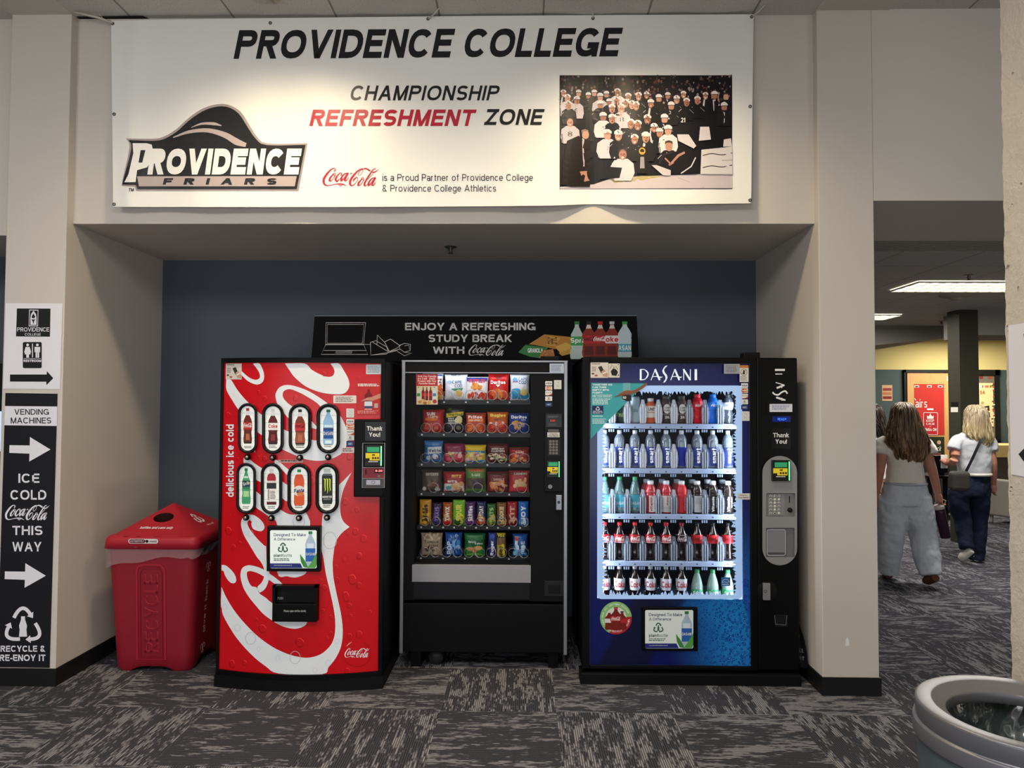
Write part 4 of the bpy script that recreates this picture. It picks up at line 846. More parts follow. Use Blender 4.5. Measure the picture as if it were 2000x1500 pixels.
for r in range(2):
    for k in range(4):
        u0, u1 = (wx, wx2)[r][k]; v0, v1 = ((787, 886), (904, 1004))[r]; v0 += (0, 0, 1, 1)[k]; v1 += (0, 1, 1, 0)[k]
        uc = (u0+u1)/2; hw = (u1-u0)/2; t_ = hw*0.20; PC = CS(uc, (v0+v1)/2)
        def SF(u, v, l=0.0, Y0=min(cY(CS(u0, v0).x), cY(CS(u1, v0).x))-0.003): return atY(u, v, Y0-l)
        # rounded ring with depth
        oval = rrect(u0, v0, u1, v1, hw*0.999, 8); n = len(oval); cu, cv = uc, (v0+v1)/2
        def ring(f, l):
            out = []
            for (a, b) in oval:
                da, db = a-cu, b-cv; half = (v1-v0)/2-hw; cb = max(-half, min(half, db)); out.append(SF(cu+da*f, cv+cb+(db-cb)*f, l))
            return out
        secs = [ring(1.0, -0.045), ring(0.99, 0.012), ring(0.93, 0.020), ring(0.80, 0.019), ring(0.69, 0.006), ring(0.685, 0.001)]
        m_ = MB(); V = [p for s_ in secs for p in s_]
        m_.add(V, [(i*n+j, i*n+(j+1) % n, (i+1)*n+(j+1) % n, (i+1)*n+j) for i in range(5) for j in range(n)], C('#0d0d0e', 0.22), True)
        ringo = m_.build('window_ring', coke)
        q = SF(uc-hw*0.02, v1+7, 0.010); nb = MB(); nb.lathe([(0, -0.016), (0.0098, -0.015), (0.011, -0.012), (0.011, -0.008), (0.0165, -0.006), (0.0175, 0.006)], q, KB, 20, ax='y')
        nb.lathe([(0, -0.0175), (0.0095, -0.0165), (0.0098, -0.012)], q, C('#a89a92', 0.3, 0.7), 18, ax='y'); nb.build('selection_button', ringo)
        # picture card
        m_ = MB(); m_.poly([(cu+(a-cu)*0.69, cv+max(-((v1-v0)/2-hw), min((v1-v0)/2-hw, b-cv))+(b-cv-max(-((v1-v0)/2-hw), min((v1-v0)/2-hw, b-cv)))*0.69) for a, b in oval], SF, INS, 0.0)
        kind, liq, lab, cap, nm, low = WIN[r*4+k]; prof = bprof(kind); bh = (v1-v0)*0.70; bt = v0+hw*0.42+2; bw = hw*1.22
        if kind == 'can': bt -= bh*0.02
        fx = lambda w_, z: (uc+w_*bw, bt+(1-z)*bh)
        def band(z0, z1, col, l, sc=1.0):
            pr = [(w_, z) for w_, z in prof if z0 <= z <= z1]
            def wat(z):
                for (wa, za), (wb, zb) in zip(prof, prof[1:]):
                    if zb <= z <= za: return wb+(wa-wb)*(z-zb)/max(1e-6, za-zb)
                return prof[0][0] if z > prof[0][1] else prof[-1][0]
            pr = [(wat(z1), z1)]+[p for p in pr if z0 < p[1] < z1]+[(wat(z0), z0)]
            m_.poly([fx(w_*sc, z) for w_, z in pr]+[fx(-w_*sc, z) for w_, z in pr[::-1]], SF, C(col, 0.35, em=0.12), l)
        for j in range(4): vv = v0+hw*1.0+j*(v1-v0)*0.165; m_.rect(uc-hw*0.7, vv, uc+hw*0.7, vv+0.5, SF, C('#b8bcb4', 0.4), 0.0004)
        if kind == 'can':
            band(0.0, 0.86, liq, 0.0008); band(0.80, 0.86, '#5a5f60', 0.001); m_.rect(*fx(-.24, 1.0), *fx(.24, .88), SF, C('#d3d6d2', 0.4), 0.0008)
            for dx in (-.17, 0.0, .17): m_.line([fx(dx-.05, .71), fx(dx+.03, .70), fx(dx+.02, .5), fx(dx+.05, .40), fx(dx, .30 if dx == 0 else .36)], [2.2, 2.4, 2.0, 1.6, 0.4], SF, C('#c3d63a', 0.4, em=0.3), 0.0014)
            m_.text('MONSTER', *fx(-.33, .235), *fx(.33, .175), SF, WHT, 0.0014, bold=0.05); m_.text('ENERGY', *fx(-.25, .155), *fx(.25, .12), SF, WHT, 0.0014)
        else:
            band(0.92, 1.0, cap, 0.001); band(0.0, 0.92, liq, 0.0008)
            if kind == 'contour': band(0.80, 0.92, '#e9e6de', 0.001, 0.95); band(0.03, 0.34, low, 0.001, 0.86); band(0.10, 0.28, '#b4653c' if k != 1 else '#8a2a2e', 0.0011, 0.45); band(0.40, 0.60, lab, 0.0012); band(0.0, 0.05, '#2c1712', 0.0012)
            if nm == 'Coca': script_logo(m_, *fx(-.37, .575), *fx(.37, .455), SF, WHT, 0.0018, fat=1.4, n=2)
            elif nm == 'Coke': m_.text('Coke', *fx(-.33, .565), *fx(.33, .46), SF, RED, 0.0018, bold=0.03)
            elif nm == 'zero': script_logo(m_, *fx(-.34, .585), *fx(.34, .475), SF, C('#4a1210'), 0.0018, fat=1.2, n=2)
            elif nm == 'DASANI': band(0.17, 0.47, lab, 0.0012); band(0.43, 0.47, '#0f2f63', 0.0014); m_.text('DASANI', *fx(-.33, .37), *fx(.33, .27), SF, WHT, 0.0018, bold=0.02); band(0.5, 0.56, '#d3e8f4', 0.0012, 0.8); band(0.03, 0.12, '#d9ecf6', 0.0012, 0.6)
            elif nm == 'Sprite': band(0.42, 0.65, lab, 0.0012); band(0.42, 0.48, '#2a7a5a', 0.0014); m_.text('Sprite', *fx(-.27, .60), *fx(.27, .49), SF, WHT, 0.0018, bold=0.02, shear=0.25, skew=-2); m_.disc(*fx(.12, .61), 2, 1.4, SF, C('#e5d845'), 0.002, 8); band(0.72, 0.78, '#bfe6cf', 0.0012, 0.8); band(0.2, 0.36, '#a9d68e', 0.0012, 0.7)
            elif nm == 'vit':
                band(0.60, 0.92, '#d9d2cc', 0.001); band(0.66, 0.86, liq, 0.0012, 0.92); band(0.08, 0.60, lab, 0.0012); band(0.44, 0.60, '#2a2a2a', 0.0014); band(0.0, 0.08, low, 0.0014)
                m_.text('vitaminwater', *fx(-.30, .43), *fx(-.16, .12), SF, K1, 0.0018, bold=0.02, rot=90); greek(m_, *fx(-.1, .38), *fx(.3, .14), 6, C('#7a7876'), 0.0018, SF)
            elif nm == 'Fanta': m_.disc(*fx(0, .40), hw*0.50, hw*0.44, SF, C(lab, 0.4), 0.0012); m_.disc(*fx(.08, .32), hw*0.3, hw*0.22, SF, C('#e8854a', 0.4), 0.0014); m_.text('Fanta', *fx(-.35, .45), *fx(.33, .34), SF, C('#202a66'), 0.0018, bold=0.04, shear=0.1, skew=-2); band(0.86, 0.92, '#e9f0e2', 0.0012)
        greek(m_, uc-hw*0.35, v1-hw*0.78, uc+hw*0.4, v1-hw*0.48, 2, C('#6a6c68'), 0.001, SF, fill=0.5)
        m_.build('window_picture', ringo)

# shared stickers and cards, drawn on any front surface
def pay_stack(mb, u0, u1, rows, fn, l=0.0):
    for (v0, v1), kind in rows:
        w_ = u1-u0; bgc = {'amex': '#243a6a', 'mc': '#e9e6e0'}.get(kind, '#e9e7e2')
        mb.poly(rrect(u0, v0, u1, v1, 1), fn, C(bgc, 0.4), l)
        if kind == 'visa': mb.text('VISA', u0+w_*0.12, v0+(v1-v0)*0.3, u1-w_*0.12, v1-(v1-v0)*0.3, fn, C('#26284c'), l+0.0008, bold=0.035, shear=0.2)
        elif kind == 'mc':
            mb.disc(u0+w_*0.35, (v0+v1)/2, (v1-v0)*0.48, (v1-v0)*0.42, fn, C('#c43a22'), l+0.0008, 12); mb.disc(u1-w_*0.35, (v0+v1)/2, (v1-v0)*0.48, (v1-v0)*0.42, fn, C('#e0862a'), l+0.001, 12)
            mb.rect(u0+w_*0.1, (v0+v1)/2-0.9, u1-w_*0.1, (v0+v1)/2+0.9, fn, C('#f1ddd0'), l+0.0014)
        elif kind == 'disc': mb.text('DISCOVER', u0+w_*0.1, v0+(v1-v0)*0.3, u1-w_*0.1, v0+(v1-v0)*0.55, fn, K1, l+0.0008); mb.poly([(u1, v1), (u0+w_*0.5, v1), (u1, v0+(v1-v0)*0.55)], fn, C('#d2552e'), l+0.0008)
        elif kind == 'din': mb.text('ID', u0+w_*0.38, v0+(v1-v0)*0.25, u0+w_*0.65, v1-(v1-v0)*0.4, fn, K1, l+0.0008, bold=0.03); mb.rect(u0+w_*0.25, v1-(v1-v0)*0.3, u1-w_*0.25, v1-(v1-v0)*0.2, fn, C('#8a8884'), l+0.0008)
        elif kind == 'amex': mb.text('AMEX', u0+w_*0.2, v0+(v1-v0)*0.3, u1-w_*0.2, v1-(v1-v0)*0.3, fn, C('#b8c4de'), l+0.0008, bold=0.03)
        elif kind == 'pay':
            for j in (0, 1): a = v0+(v1-v0)*(0.12+0.44*j); b_ = a+(v1-v0)*0.32; mb.line(rrect(u0+w_*0.12, a, u1-w_*0.12, b_, 1.2, 3), 0.35, fn, C('#77756f'), l+0.0008, closed=True); mb.text(('Pay', 'GPay')[j], u0+w_*0.3, a+(b_-a)*0.25, u1-w_*0.25, b_-(b_-a)*0.3, fn, C('#4a4a48'), l+0.0008)
def sticker(name, parent, u0, v0, u1, v1, fn, col, rows=0, ink='#6f6d6a', l=0.0016, draw=None, label=None):
    m_ = MB(); m_.rect(u0, v0, u1, v1, fn, C(col, 0.45), l)
    if rows: greek(m_, u0+(u1-u0)*0.1, v0+(v1-v0)*0.15, u1-(u1-u0)*0.08, v1-(v1-v0)*0.1, rows, C(ink), l+0.0007, fn)
    if draw: draw(m_, l+0.0007)
    o = m_.build(name, parent)
    if label: o['label'] = label
    return o
def card_draw(u0, v0, u1, v1, fn):
    def f(m_, l):
        w_, h_ = u1-u0, v1-v0
        m_.poly([(u0+w_*.42, v0+h_*.3), (u0+w_*.62, v0+h_*.22), (u0+w_*.78, v0+h_*.58), (u0+w_*.6, v0+h_*.7)], fn, C('#33302f'), l)
        m_.poly([(u0+w_*.6, v0+h_*.6), (u0+w_*.78, v0+h_*.45), (u0+w_*.98, v0+h_*.75), (u0+w_*.95, v0+h_*.95), (u0+w_*.72, v0+h_*.9)], fn, C('#c89a86'), l+0.0004)
        m_.poly([(u0+w_*.68, v0+h_*.68), (u0+w_*.88, v0+h_*.6), (u0+w_*.9, v0+h_*.66), (u0+w_*.7, v0+h_*.76)], fn, WHT, l+0.0008)
        greek(m_, u0+w_*.06, v0+h_*.06, u0+w_*.55, v0+h_*.15, 1, C('#55504c'), l, fn); greek(m_, u0+w_*.06, v0+h_*.28, u0+w_*.36, v0+h_*.62, 3, C('#8a847e'), l, fn); m_.rect(u0+w_*.06, v0+h_*.68, u0+w_*.2, v0+h_*.78, fn, C('#4a4442'), l); m_.rect(u0+w_*.24, v0+h_*.8, u0+w_*.4, v0+h_*.9, fn, C('#b2524a'), l)
    return f
sticker('tap_card_sticker', coke, 441, 710, 472, 741, CS, '#d9d2c6', draw=card_draw(441, 710, 472, 741, CS))
sticker('service_sticker', coke, 715, 712, 745, 731, CS, '#cdd3dd', 5, '#8a90a0')
def pdraw(m_, l):
    greek(m_, 699, 749.5, 741, 755.5, 2, WHT, l, CS, fill=0.6); greek(m_, 712, 798.5, 728, 801, 1, WHT, l, CS); greek(m_, 698, 802, 743, 808.5, 3, C('#e9b3ad'), l, CS, fill=0.4)
    m_.poly([(718, 760), (722, 760), (723, 766), (727, 771), (727, 794), (712, 794), (712, 771), (717, 766)], CS, C('#7a1d20'), l); m_.poly([(712, 784), (727, 784), (727, 797), (711.5, 797)], CS, C('#d6dce4'), l+0.0005); m_.rect(711.5, 793, 727.5, 797, CS, C('#3a4a78'), l+0.0009)
    m_.poly([(704, 784), (716, 777), (727, 775), (744, 768), (744, 777), (728, 783), (716, 782)], CS, C('#c98e78'), l+0.0008); m_.rect(731, 788, 738, 796.5, CS, C('#b9b0a8'), l)
sticker('recycling_poster', coke, 696, 748, 745, 810, CS, '#c0302f', draw=pdraw, l=0.003)
sticker('notice_sticker', coke, 651, 772.5, 696, 787.5, CS, '#eadfd8', 4, '#8a807a')
m_ = MB(); pay_stack(m_, 676.5, 691.5, (((798, 815.5), 'pay'), ((818.5, 827.5), 'visa'), ((829, 837.5), 'mc'), ((839, 849), 'disc'), ((850, 860), 'din'), ((861, 872.5), 'amex')), CS, 0.0016); m_.build('payment_logo_sticker', coke)
sticker('price_sticker', coke, 667, 874, 692, 884.5, CS, '#eadcd4', 2, '#6a605a', l=0.0026)
sticker('price_sticker', coke, 544, 898, 592, 903.5, CS, '#d3aaa2', 1, '#3a2c2a', l=0.0026)
# display card in its black frame
def plant_card(parent, Y, u0, v0, u1, v1, i0, j0, i1, j1, em):
    fr = MB(); p = atY(u0, v0, Y); q = atY(u1, v1, Y); fr.box(p.x, q.x, Y, Y+0.05, q.z, p.z, KB, bev=0.004); fo = fr.build('card_frame', parent)
    S = PY(Y); m_ = MB(); w_ = i1-i0; h_ = j1-j0; PW = C('#e3ebe6', 0.3, em=em); NV = C('#262f66', 0.4); GR = C('#4a6650', 0.4)
    m_.poly(rrect(i0, j0, i1, j1, 3), S, PW, 0.0008); m_.poly([(i0, j0+h_*.87), (i0+w_*.65, j0+h_*.87), (i0+w_*.70, j1-0.5), (i0, j1-0.5)], S, C('#2a2f78', 0.4, em=em*0.4), 0.0014)
    X = lambda a, b: (i0+w_*a, j0+h_*b)
    m_.text('Designed To Make', *X(.08, .08), *X(.77, .18), S, NV, 0.0016, bold=0.008); m_.text('A Difference', *X(.08, .20), *X(.54, .27), S, NV, 0.0016, bold=0.008)
    recycle_mark(m_, i0+w_*.275, j0+h_*.47, h_*.14, S, GR, 0.0016, h_*0.032)
    m_.text('plant', *X(.08, .62), *X(.27, .72), S, GR, 0.0016, bold=0.025); m_.text('bottle', *X(.28, .62), *X(.47, .70), S, GR, 0.0016, bold=0.0)
    greek(m_, *X(.08, .74), *X(.47, .82), 2, C('#55705c'), 0.0016, S); m_.text('yourbottlemeansmore', *X(.08, .905), *X(.47, .94), S, C('#d9def0'), 0.002, bold=0.02)
    pr = bprof('water'); bx, bt, bh, bw = i0+w_*.865, j0+h_*.03, h_*.93, w_*.30
    g = lambda a, z: (bx+a*bw, bt+(1-z)*bh)
    def bd(z0, z1, c, l, sc=1):
        sel = [(a, z) for a, z in pr if z0 <= z <= z1]
        if sel: m_.poly([g(a*sc, z) for a, z in sel]+[g(-a*sc, z) for a, z in sel[::-1]], S, C(c, 0.35, em=em*0.6), l)
    bd(0, .92, '#a9bfd3', 0.0018); bd(.92, 1, '#3a7a50', 0.002); bd(.15, .52, '#2f62ad', 0.0022); bd(.52, .66, '#d5e0ea', 0.0022, .7)
    m_.text('DASANI', *g(-.31, .40), *g(.31, .32), S, WHT, 0.0026, bold=0.02)
    m_.poly([X(.64, .62), X(.72, .75), X(.78, .88), X(.82, .99), X(.72, .97), X(.66, .82)], S, C('#3f8a3c', 0.4, em=em*0.4), 0.003); m_.poly([X(1.0, .60), X(.9, .82), X(.80, .99), X(.97, .99), X(1.0, .9)], S, C('#57a047', 0.4, em=em*0.4), 0.003)
    m_.build('printed_picture', fo); return fo
yk = cY(-1.2)-0.03
plant_card(coke, yk, 521.5, 1027.5, 624.5, 1117, 527.5, 1035.5, 618.5, 1110, 0.25)
# delivery door
yd = cY(-1.2)-0.045; p = atY(532, 1144, yd); q = atY(618, 1215.5, yd)
m_ = MB(); hw_ = 0.016
m_.box(p.x, q.x, yd, yd+0.06, q.z, q.z+0.10, KB, bev=0.004); m_.box(p.x, p.x+hw_, yd, yd+0.06, q.z+0.1, p.z, KB); m_.box(q.x-hw_, q.x, yd, yd+0.06, q.z+0.1, p.z, KB); m_.box(p.x, q.x, yd, yd+0.06, p.z-hw_*0.6, p.z, KB)
m_.box(p.x, q.x, yd+0.034, yd+0.040, q.z, p.z, KIN); do = m_.build('delivery_door', coke)
m_ = MB(); m_.box(p.x+0.07, q.x-hw_, yd+0.025, yd+0.03, q.z+0.105, p.z-0.012, C('#151516', 0.2)); m_.build('door_flap', do)
S = PY(yd); m_ = MB(); m_.text('Please open bottles slowly', 554, 1191, 597.5, 1196.5, S, C('#b9b7b4'), 0.001, bold=0.02); m_.text('PUSH', 542, 1166, 553, 1171, S, C('#8a8886'), -0.02, bold=0.03); m_.build('lettering', do)
# payment module
yp = cY(-0.9)-0.055; p = atY(692, 819, yp); q = atY(755, 971, yp)
m_ = MB(); m_.box(p.x, -0.80, yp, 4.13, q.z, p.z, KB, bev=0.006); pm = m_.build('payment_module', coke)
S = PY(yp)
m_ = MB(); m_.rect(713, 824, 753, 861, S, C('#101012', 0.25), 0.0012); m_.text('Thank', 716.5, 832.5, 747, 841, S, WHT, 0.002, bold=0.026); m_.text('You!', 720.5, 844.5, 742.5, 853, S, WHT, 0.002, bold=0.026); m_.build('lettering', pm)
def reader(parent, S, u0, v0, u1, v1):
    """cashless card reader: green strip, yellow label, glowing edge light"""
    w_, h_ = u1-u0, v1-v0; a = S(u0, v0, 0.018); b_ = S(u1, v1, 0.018)
    m_ = MB(); m_.box(a.x, b_.x, a.y, a.y+0.02, b_.z, a.z, C('#101211', 0.3), bev=0.003); r = m_.build('card_reader', parent)
    Q = lambda u, v, l=0.0: S(u, v, 0.018+l)
    m_ = MB(); X = lambda s_, t: (u0+w_*s_, v0+h_*t)
    m_.rect(*X(.14, .10), *X(.82, .33), Q, C('#2f9a68', 0.35, em=0.25), 0.001); m_.rect(*X(.06, .38), *X(.84, .72), Q, C('#d8bd2a', 0.4, em=0.25), 0.001); m_.rect(*X(.06, .62), *X(.28, .74), Q, C('#15140e'), 0.002)
    for s_ in (.42, .56, .7): m_.rect(*X(s_, .56), *X(s_+.1, .66), Q, C('#5a3f14'), 0.002)
    m_.rect(*X(.42, .43), *X(.58, .5), Q, C('#5a4a14'), 0.002); greek(m_, *X(.22, .76), *X(.80, .83), 1, WHT, 0.001, Q); m_.build('printed_label', r)
    m_ = MB(); e = C('#9dffb0', 0.3, em=2.6, emc='#45ff7a'); a = Q(*X(.905, .06), 0.0); b_ = Q(*X(.95, .96), 0.0); m_.box(a.x, b_.x, a.y-0.003, a.y+0.003, b_.z, a.z, e); m_.build('edge_light', r)
    return r
m_ = MB(); SG = C('#7d7c7a', 0.35, 0.5)
m_.line([(708.5, 865.5), (751.5, 865.5), (750.5, 952.5), (707.5, 952.5)], 1.8, S, SG, 0.003, closed=True); m_.line([(708, 913), (751, 913)], 1.2, S, SG, 0.0032); m_.line([(708, 934.5), (751, 934.5)], 1.2, S, SG, 0.0032)
m_.rect(709.5, 914, 750, 934, S, C('#7c1d26', 0.3, em=0.08), 0.0018); m_.rect(731, 916, 748, 924, S, C('#2a070a'), 0.0024); m_.text('8-20', 733, 917.5, 747, 921.5, S, C('#ff7a80', em=1.0), 0.003, bold=0.04)
m_.disc(740, 930, 2.6, 2.6, S, C('#6a5a4a', 0.3, 0.8), 0.003); m_.rect(713.5, 917, 715.5, 928, S, KIN, 0.0024)
m_.rect(709, 935.5, 750, 951.5, S, C('#4c4a4c', 0.4), 0.0018); m_.rect(715.5, 937.5, 742.5, 947, S, C('#a9a8b0', 0.35, 0.4), 0.0026); m_.line([(729+3.2*math.cos(a), 942+2.8*math.sin(a)) for a in [2*PI*k/12 for k in range(12)]], 0.8, S, C('#4a4a50'), 0.0032, closed=True)
m_.build('bill_acceptor', pm)
reader(pm, S, 712, 869, 747, 911)
MB().box(-1.62, -1.46, 4.4, 4.5, 1.874, 1.90, KB2, bev=0.006).build('top_hinge', coke)
# ================================================================== SIGN STANDING ON THE MACHINES
sx_, sy0, sy1 = 0, 4.76, 4.84
def SGN(u, v, l=0.0):
    n = Vector((0, -1.0, (sy1-sy0)/0.345)).normalized(); p0 = Vector((0, sy0, 1.882)); d = ray(u, v)
    t = (p0+n*l-EYE).dot(n)/d.dot(n); return EYE+d*t
t = thing('study_break_sign', (-0.35, 4.78, 1.882), 'long black sign with white lettering standing on top of the vending machines', 'sign')
m_ = MB(); f0 = [SGN(614.5, 616.5), SGN(1243.5, 616), SGN(1248, 705), SGN(607.5, 706)]; bk = [p+Vector((0, 0.012, 0)) for p in f0]
m_.add(f0+bk, [(0, 1, 2, 3), (7, 6, 5, 4), (0, 4, 5, 1), (1, 5, 6, 2), (2, 6, 7, 3), (3, 7, 4, 0)], C('#0e0e10', 0.6, spec=0.08)); m_.build('panel_board', t)
MB().line([(614, 617), (1244, 616.5)], 1.2, SGN, C('#8f8f92', 0.4), 0.001).build('top_trim', t)
m_ = MB(); SW_ = C('#c9c7c6', 0.45)
m_.text('ENJOY A REFRESHING', 791, 630.5, 1046, 645, SGN, SW_, 0.001, bold=0.028); m_.text('STUDY BREAK', 837, 653.5, 1000, 668, SGN, SW_, 0.001, bold=0.028); m_.text('WITH', 845.5, 677, 907, 691, SGN, SW_, 0.001, bold=0.028)
script_logo(m_, 915, 673, 988, 695, SGN, SW_, 0.001); m_.build('lettering', t)
m_ = MB(); Q = lambda pts: [(580+x/2.857, 590+y/2.857) for x, y in pts]; LN = C('#e2dcd8', 0.45)
for pts, wd, cl in (([(162,115),(383,115),(372,236),(160,236)],1.0,1),([(170,125),(374,125),(365,230),(168,230)],0.7,1),([(160,238),(372,238),(395,292),(135,292),],0.9,1),([(150,270),(388,270)],0.8,0),([(218,276),(308,276),(306,284),(216,284)],0.7,1),([(410,225),(412,296),(510,282),(560,270)],1.0,0),([(412,296),(500,290),(512,278)],0.8,0),([(420,222),(508,276)],0.9,0),([(410,225),(440,215),(500,250),(510,276)],0.9,0),([(446,240),(448,184),(490,225),(515,275)],1.0,0),([(490,222),(522,206),(570,240),(575,262),(515,276)],1.0,0),([(515,276),(560,255),(580,240)],0.8,0),([(570,242),(600,230),(634,236),(632,270),(600,280),(575,262)],0.9,0),([(600,245),(625,240),(628,262)],0.7,0),([(560,275),(600,300),(640,285),(600,280)],0.8,0),([(372,236),(410,236)],0.7,0)):
    m_.line(Q(pts), wd, SGN, LN, 0.001, closed=bool(cl))
PQ = lambda pts, c, l: m_.poly(Q(pts), SGN, C(c, 0.45), l)
PQ([(1295,235),(1380,180),(1530,195),(1535,240),(1440,262),(1330,240)], '#b27c2e', 0.001); PQ([(1405,190),(1470,200),(1440,245),(1390,240)], '#c9973f', 0.0014); m_.text('SPIHC', *Q([(1398, 196)])[0], *Q([(1452, 236)])[0], SGN, C('#4a2c14'), 0.0018, bold=0.02, rot=90)
PQ([(1235,280),(1275,238),(1400,255),(1350,312),(1300,305)], '#2c7a3c', 0.0018); m_.text('GRANOLA', *Q([(1288, 258)])[0], *Q([(1372, 282)])[0], SGN, WHT, 0.0022, bold=0.03)
PQ([(1350,312),(1370,270),(1430,262),(1438,300),(1400,322)], '#b0703c', 0.0022); PQ([(1440,250),(1500,225),(1530,240),(1525,290),(1470,285)], '#d0a24a', 0.0022); PQ([(1460,285),(1525,262),(1540,285),(1480,300)], '#c08f3a', 0.0026)
for i in range(26): x = 1360+random.random()*66; y = 272+random.random()*42; m_.disc(*Q([(x, y)])[0], 1.0, 0.8, SGN, C(random.choice(['#d29a62', '#8a4f28', '#e0b684'])), 0.0026, 6)
for i, (x, y0, y1, cap, body, lab, kind, tx) in enumerate(((1562,108,318,'#2f7a3a','#b9c6c0','#2f9a4c','sprite','Spri'),(1628,108,305,'#1c1c1e','#8a2a1c','#b8242c','contour','zero'),(1692,108,305,'#b8242c','#8a2a1c','#b8242c','contour','logo'),(1758,108,305,'#c7c5c6','#8a2a1c','#dcd6d4','contour','oke'),(1829,108,310,'#3f9a4c','#c3d0d6','#4aa3bd','water','ASAN'))):
    pr = bprof(kind); g = lambda a, z: Q([(x+a*104, y0+(1-z)*(y1-y0))])[0]
    def bd(z0, z1, c, l, sc=1):
        sel = [(a, z) for a, z in pr if z0 <= z <= z1]; wt = lambda z: next((b2+(a1-b2)*(z-z2)/max(1e-6, z1_-z2) for (a1, z1_), (b2, z2) in zip(pr, pr[1:]) if z2 <= z <= z1_), pr[-1][0])
        sel = [(wt(z1), z1)]+[s_ for s_ in sel if z0 < s_[1] < z1]+[(wt(z0), z0)]
        m_.poly([g(a*sc, z) for a, z in sel]+[g(-a*sc, z) for a, z in sel[::-1]], SGN, C(c, 0.4), l)
    L0 = 0.003+i*0.0002
    bd(0, .92, body, L0); bd(.92, 1, cap, L0+0.0004)
    if kind == 'contour': bd(.80, .9, '#d8cfc8', L0+0.0003); bd(.38, .60, lab, L0+0.0006); bd(.05, .3, '#5a1a12', L0+0.0003, .7)
    elif kind == 'sprite': bd(.36, .60, lab, L0+0.0006)
    else: bd(.16, .38, lab, L0+0.0006)
    if tx == 'logo' or tx == 'zero': script_logo(m_, *g(-.36, .57), *g(.36, .44), SGN, WHT if tx == 'logo' else K1, L0+0.001, fat=1.4, n=2)
    else:
        zc = {'Spri': (.56, .40), 'oke': (.57, .42), 'ASAN': (.34, .2)}[tx]; m_.text(tx, *g(-.34, zc[0]), *g(.34, zc[1]), SGN, WHT if tx != 'oke' else RED, L0+0.001, bold=0.03)
m_.build('printed_picture', t)

# ================================================================== SNACK MACHINE
YS = 4.423; SS = PY(YS); AL = C('#9d9da3', 0.35, 0.75)
snack = thing('snack_machine', (-0.245, 4.85, 0), 'black glass-front snack vending machine with aluminium edges between the two drink machines', 'vending machine')
sx0, sx1 = atY(785, 1000, YS).x, atY(1105.5, 1000, YS).x
wa, wb_ = atY(812, 729, YS), atY(1035, 1100, YS)                # window
ztop, zlow = 1.882, atY(900, 1274, YS).z
gx0, gx1, gz1, gz0 = wa.x, wb_.x, wa.z, wb_.z
m_ = MB(); T = 0.02; yb = YS+0.82
for bx in ((sx0, sx0+T, YS+0.03, yb, zlow, ztop), (sx1-T, sx1, YS+0.03, yb, zlow, ztop), (sx0, sx1, yb-T, yb, zlow, ztop), (sx0, sx1, YS+0.03, yb, ztop-T, ztop), (sx0, sx1, YS+0.03, yb, zlow, zlow+T)): m_.box(*bx, KB)
m_.build('cabinet', snack)
m_ = MB()                                                       # front door around the window
m_.box(sx0, gx0, YS, YS+0.04, atY(900, 1173, YS).z, ztop, KB2); m_.box(gx1, sx1, YS, YS+0.04, atY(900, 1173, YS).z, ztop, KB2); m_.box(gx0, gx1, YS, YS+0.04, gz1, ztop, KB2); m_.box(gx0, gx1, YS+0.012, YS+0.04, atY(900, 1173, YS).z, gz0, KB2)
m_.build('door_frame', snack)
m_ = MB(); p = atY(786, 1177.5, YS); m_.box(sx0, sx1, YS-0.004, YS+0.036, zlow, p.z, C('#09090a', 0.4, spec=0.15), bev=0.004); m_.build('kick_panel', snack)
zf = lambda v: atY(900, v, YS).z
B(gx0-0.012, gx1+0.006, YS-0.006, YS+0.02, zf(1137), zf(1103), C('#98969b', 0.45, 0.15, noise=0.05, scale=20), bev=0.002).build('delivery_flap', snack)
B(gx0-0.006, gx1, YS+0.002, YS+0.02, zf(1170.5), zf(1138.5), C('#17171b', 0.4, spec=0.2), bev=0.002).build('delivery_door', snack)
for nm, x0, x1 in (('edge_trim', sx0-0.008, sx0+0.014), ('edge_trim', sx1-0.014, sx1+0.008)): B(x0, x1, YS-0.010, YS+0.02, zlow-0.008, ztop, AL, bev=0.003).build(nm, snack)
m_ = MB(); m_.box(sx0-0.008, sx1+0.008, YS-0.010, YS+0.01, ztop-0.004, ztop+0.006, AL); m_.build('top_trim', snack); B(sx0, sx1, YS-0.008, YS+0.002, zf(728.8), zf(727), AL).build('window_trim', snack)
for x in (-0.665, 0.18): B(x-0.03, x+0.03, YS+0.03, YS+0.09, 0, zlow+0.01, KB).build('leg', snack)
for x in (-0.665, 0.18): B(x-0.03, x+0.03, yb-0.1, yb-0.04, 0, zlow+0.01, KB).build('leg', snack)
m_ = MB(); q = atY(851, 1277, YS+0.05); m_.lathe([(0, -0.012), (0.043, -0.012), (0.045, 0), (0.043, 0.012), (0, 0.012)], (q.x, YS+0.07, 0.046), C('#2a2a2c', 0.4), 20, ax='y'); m_.build('caster_wheel', snack)
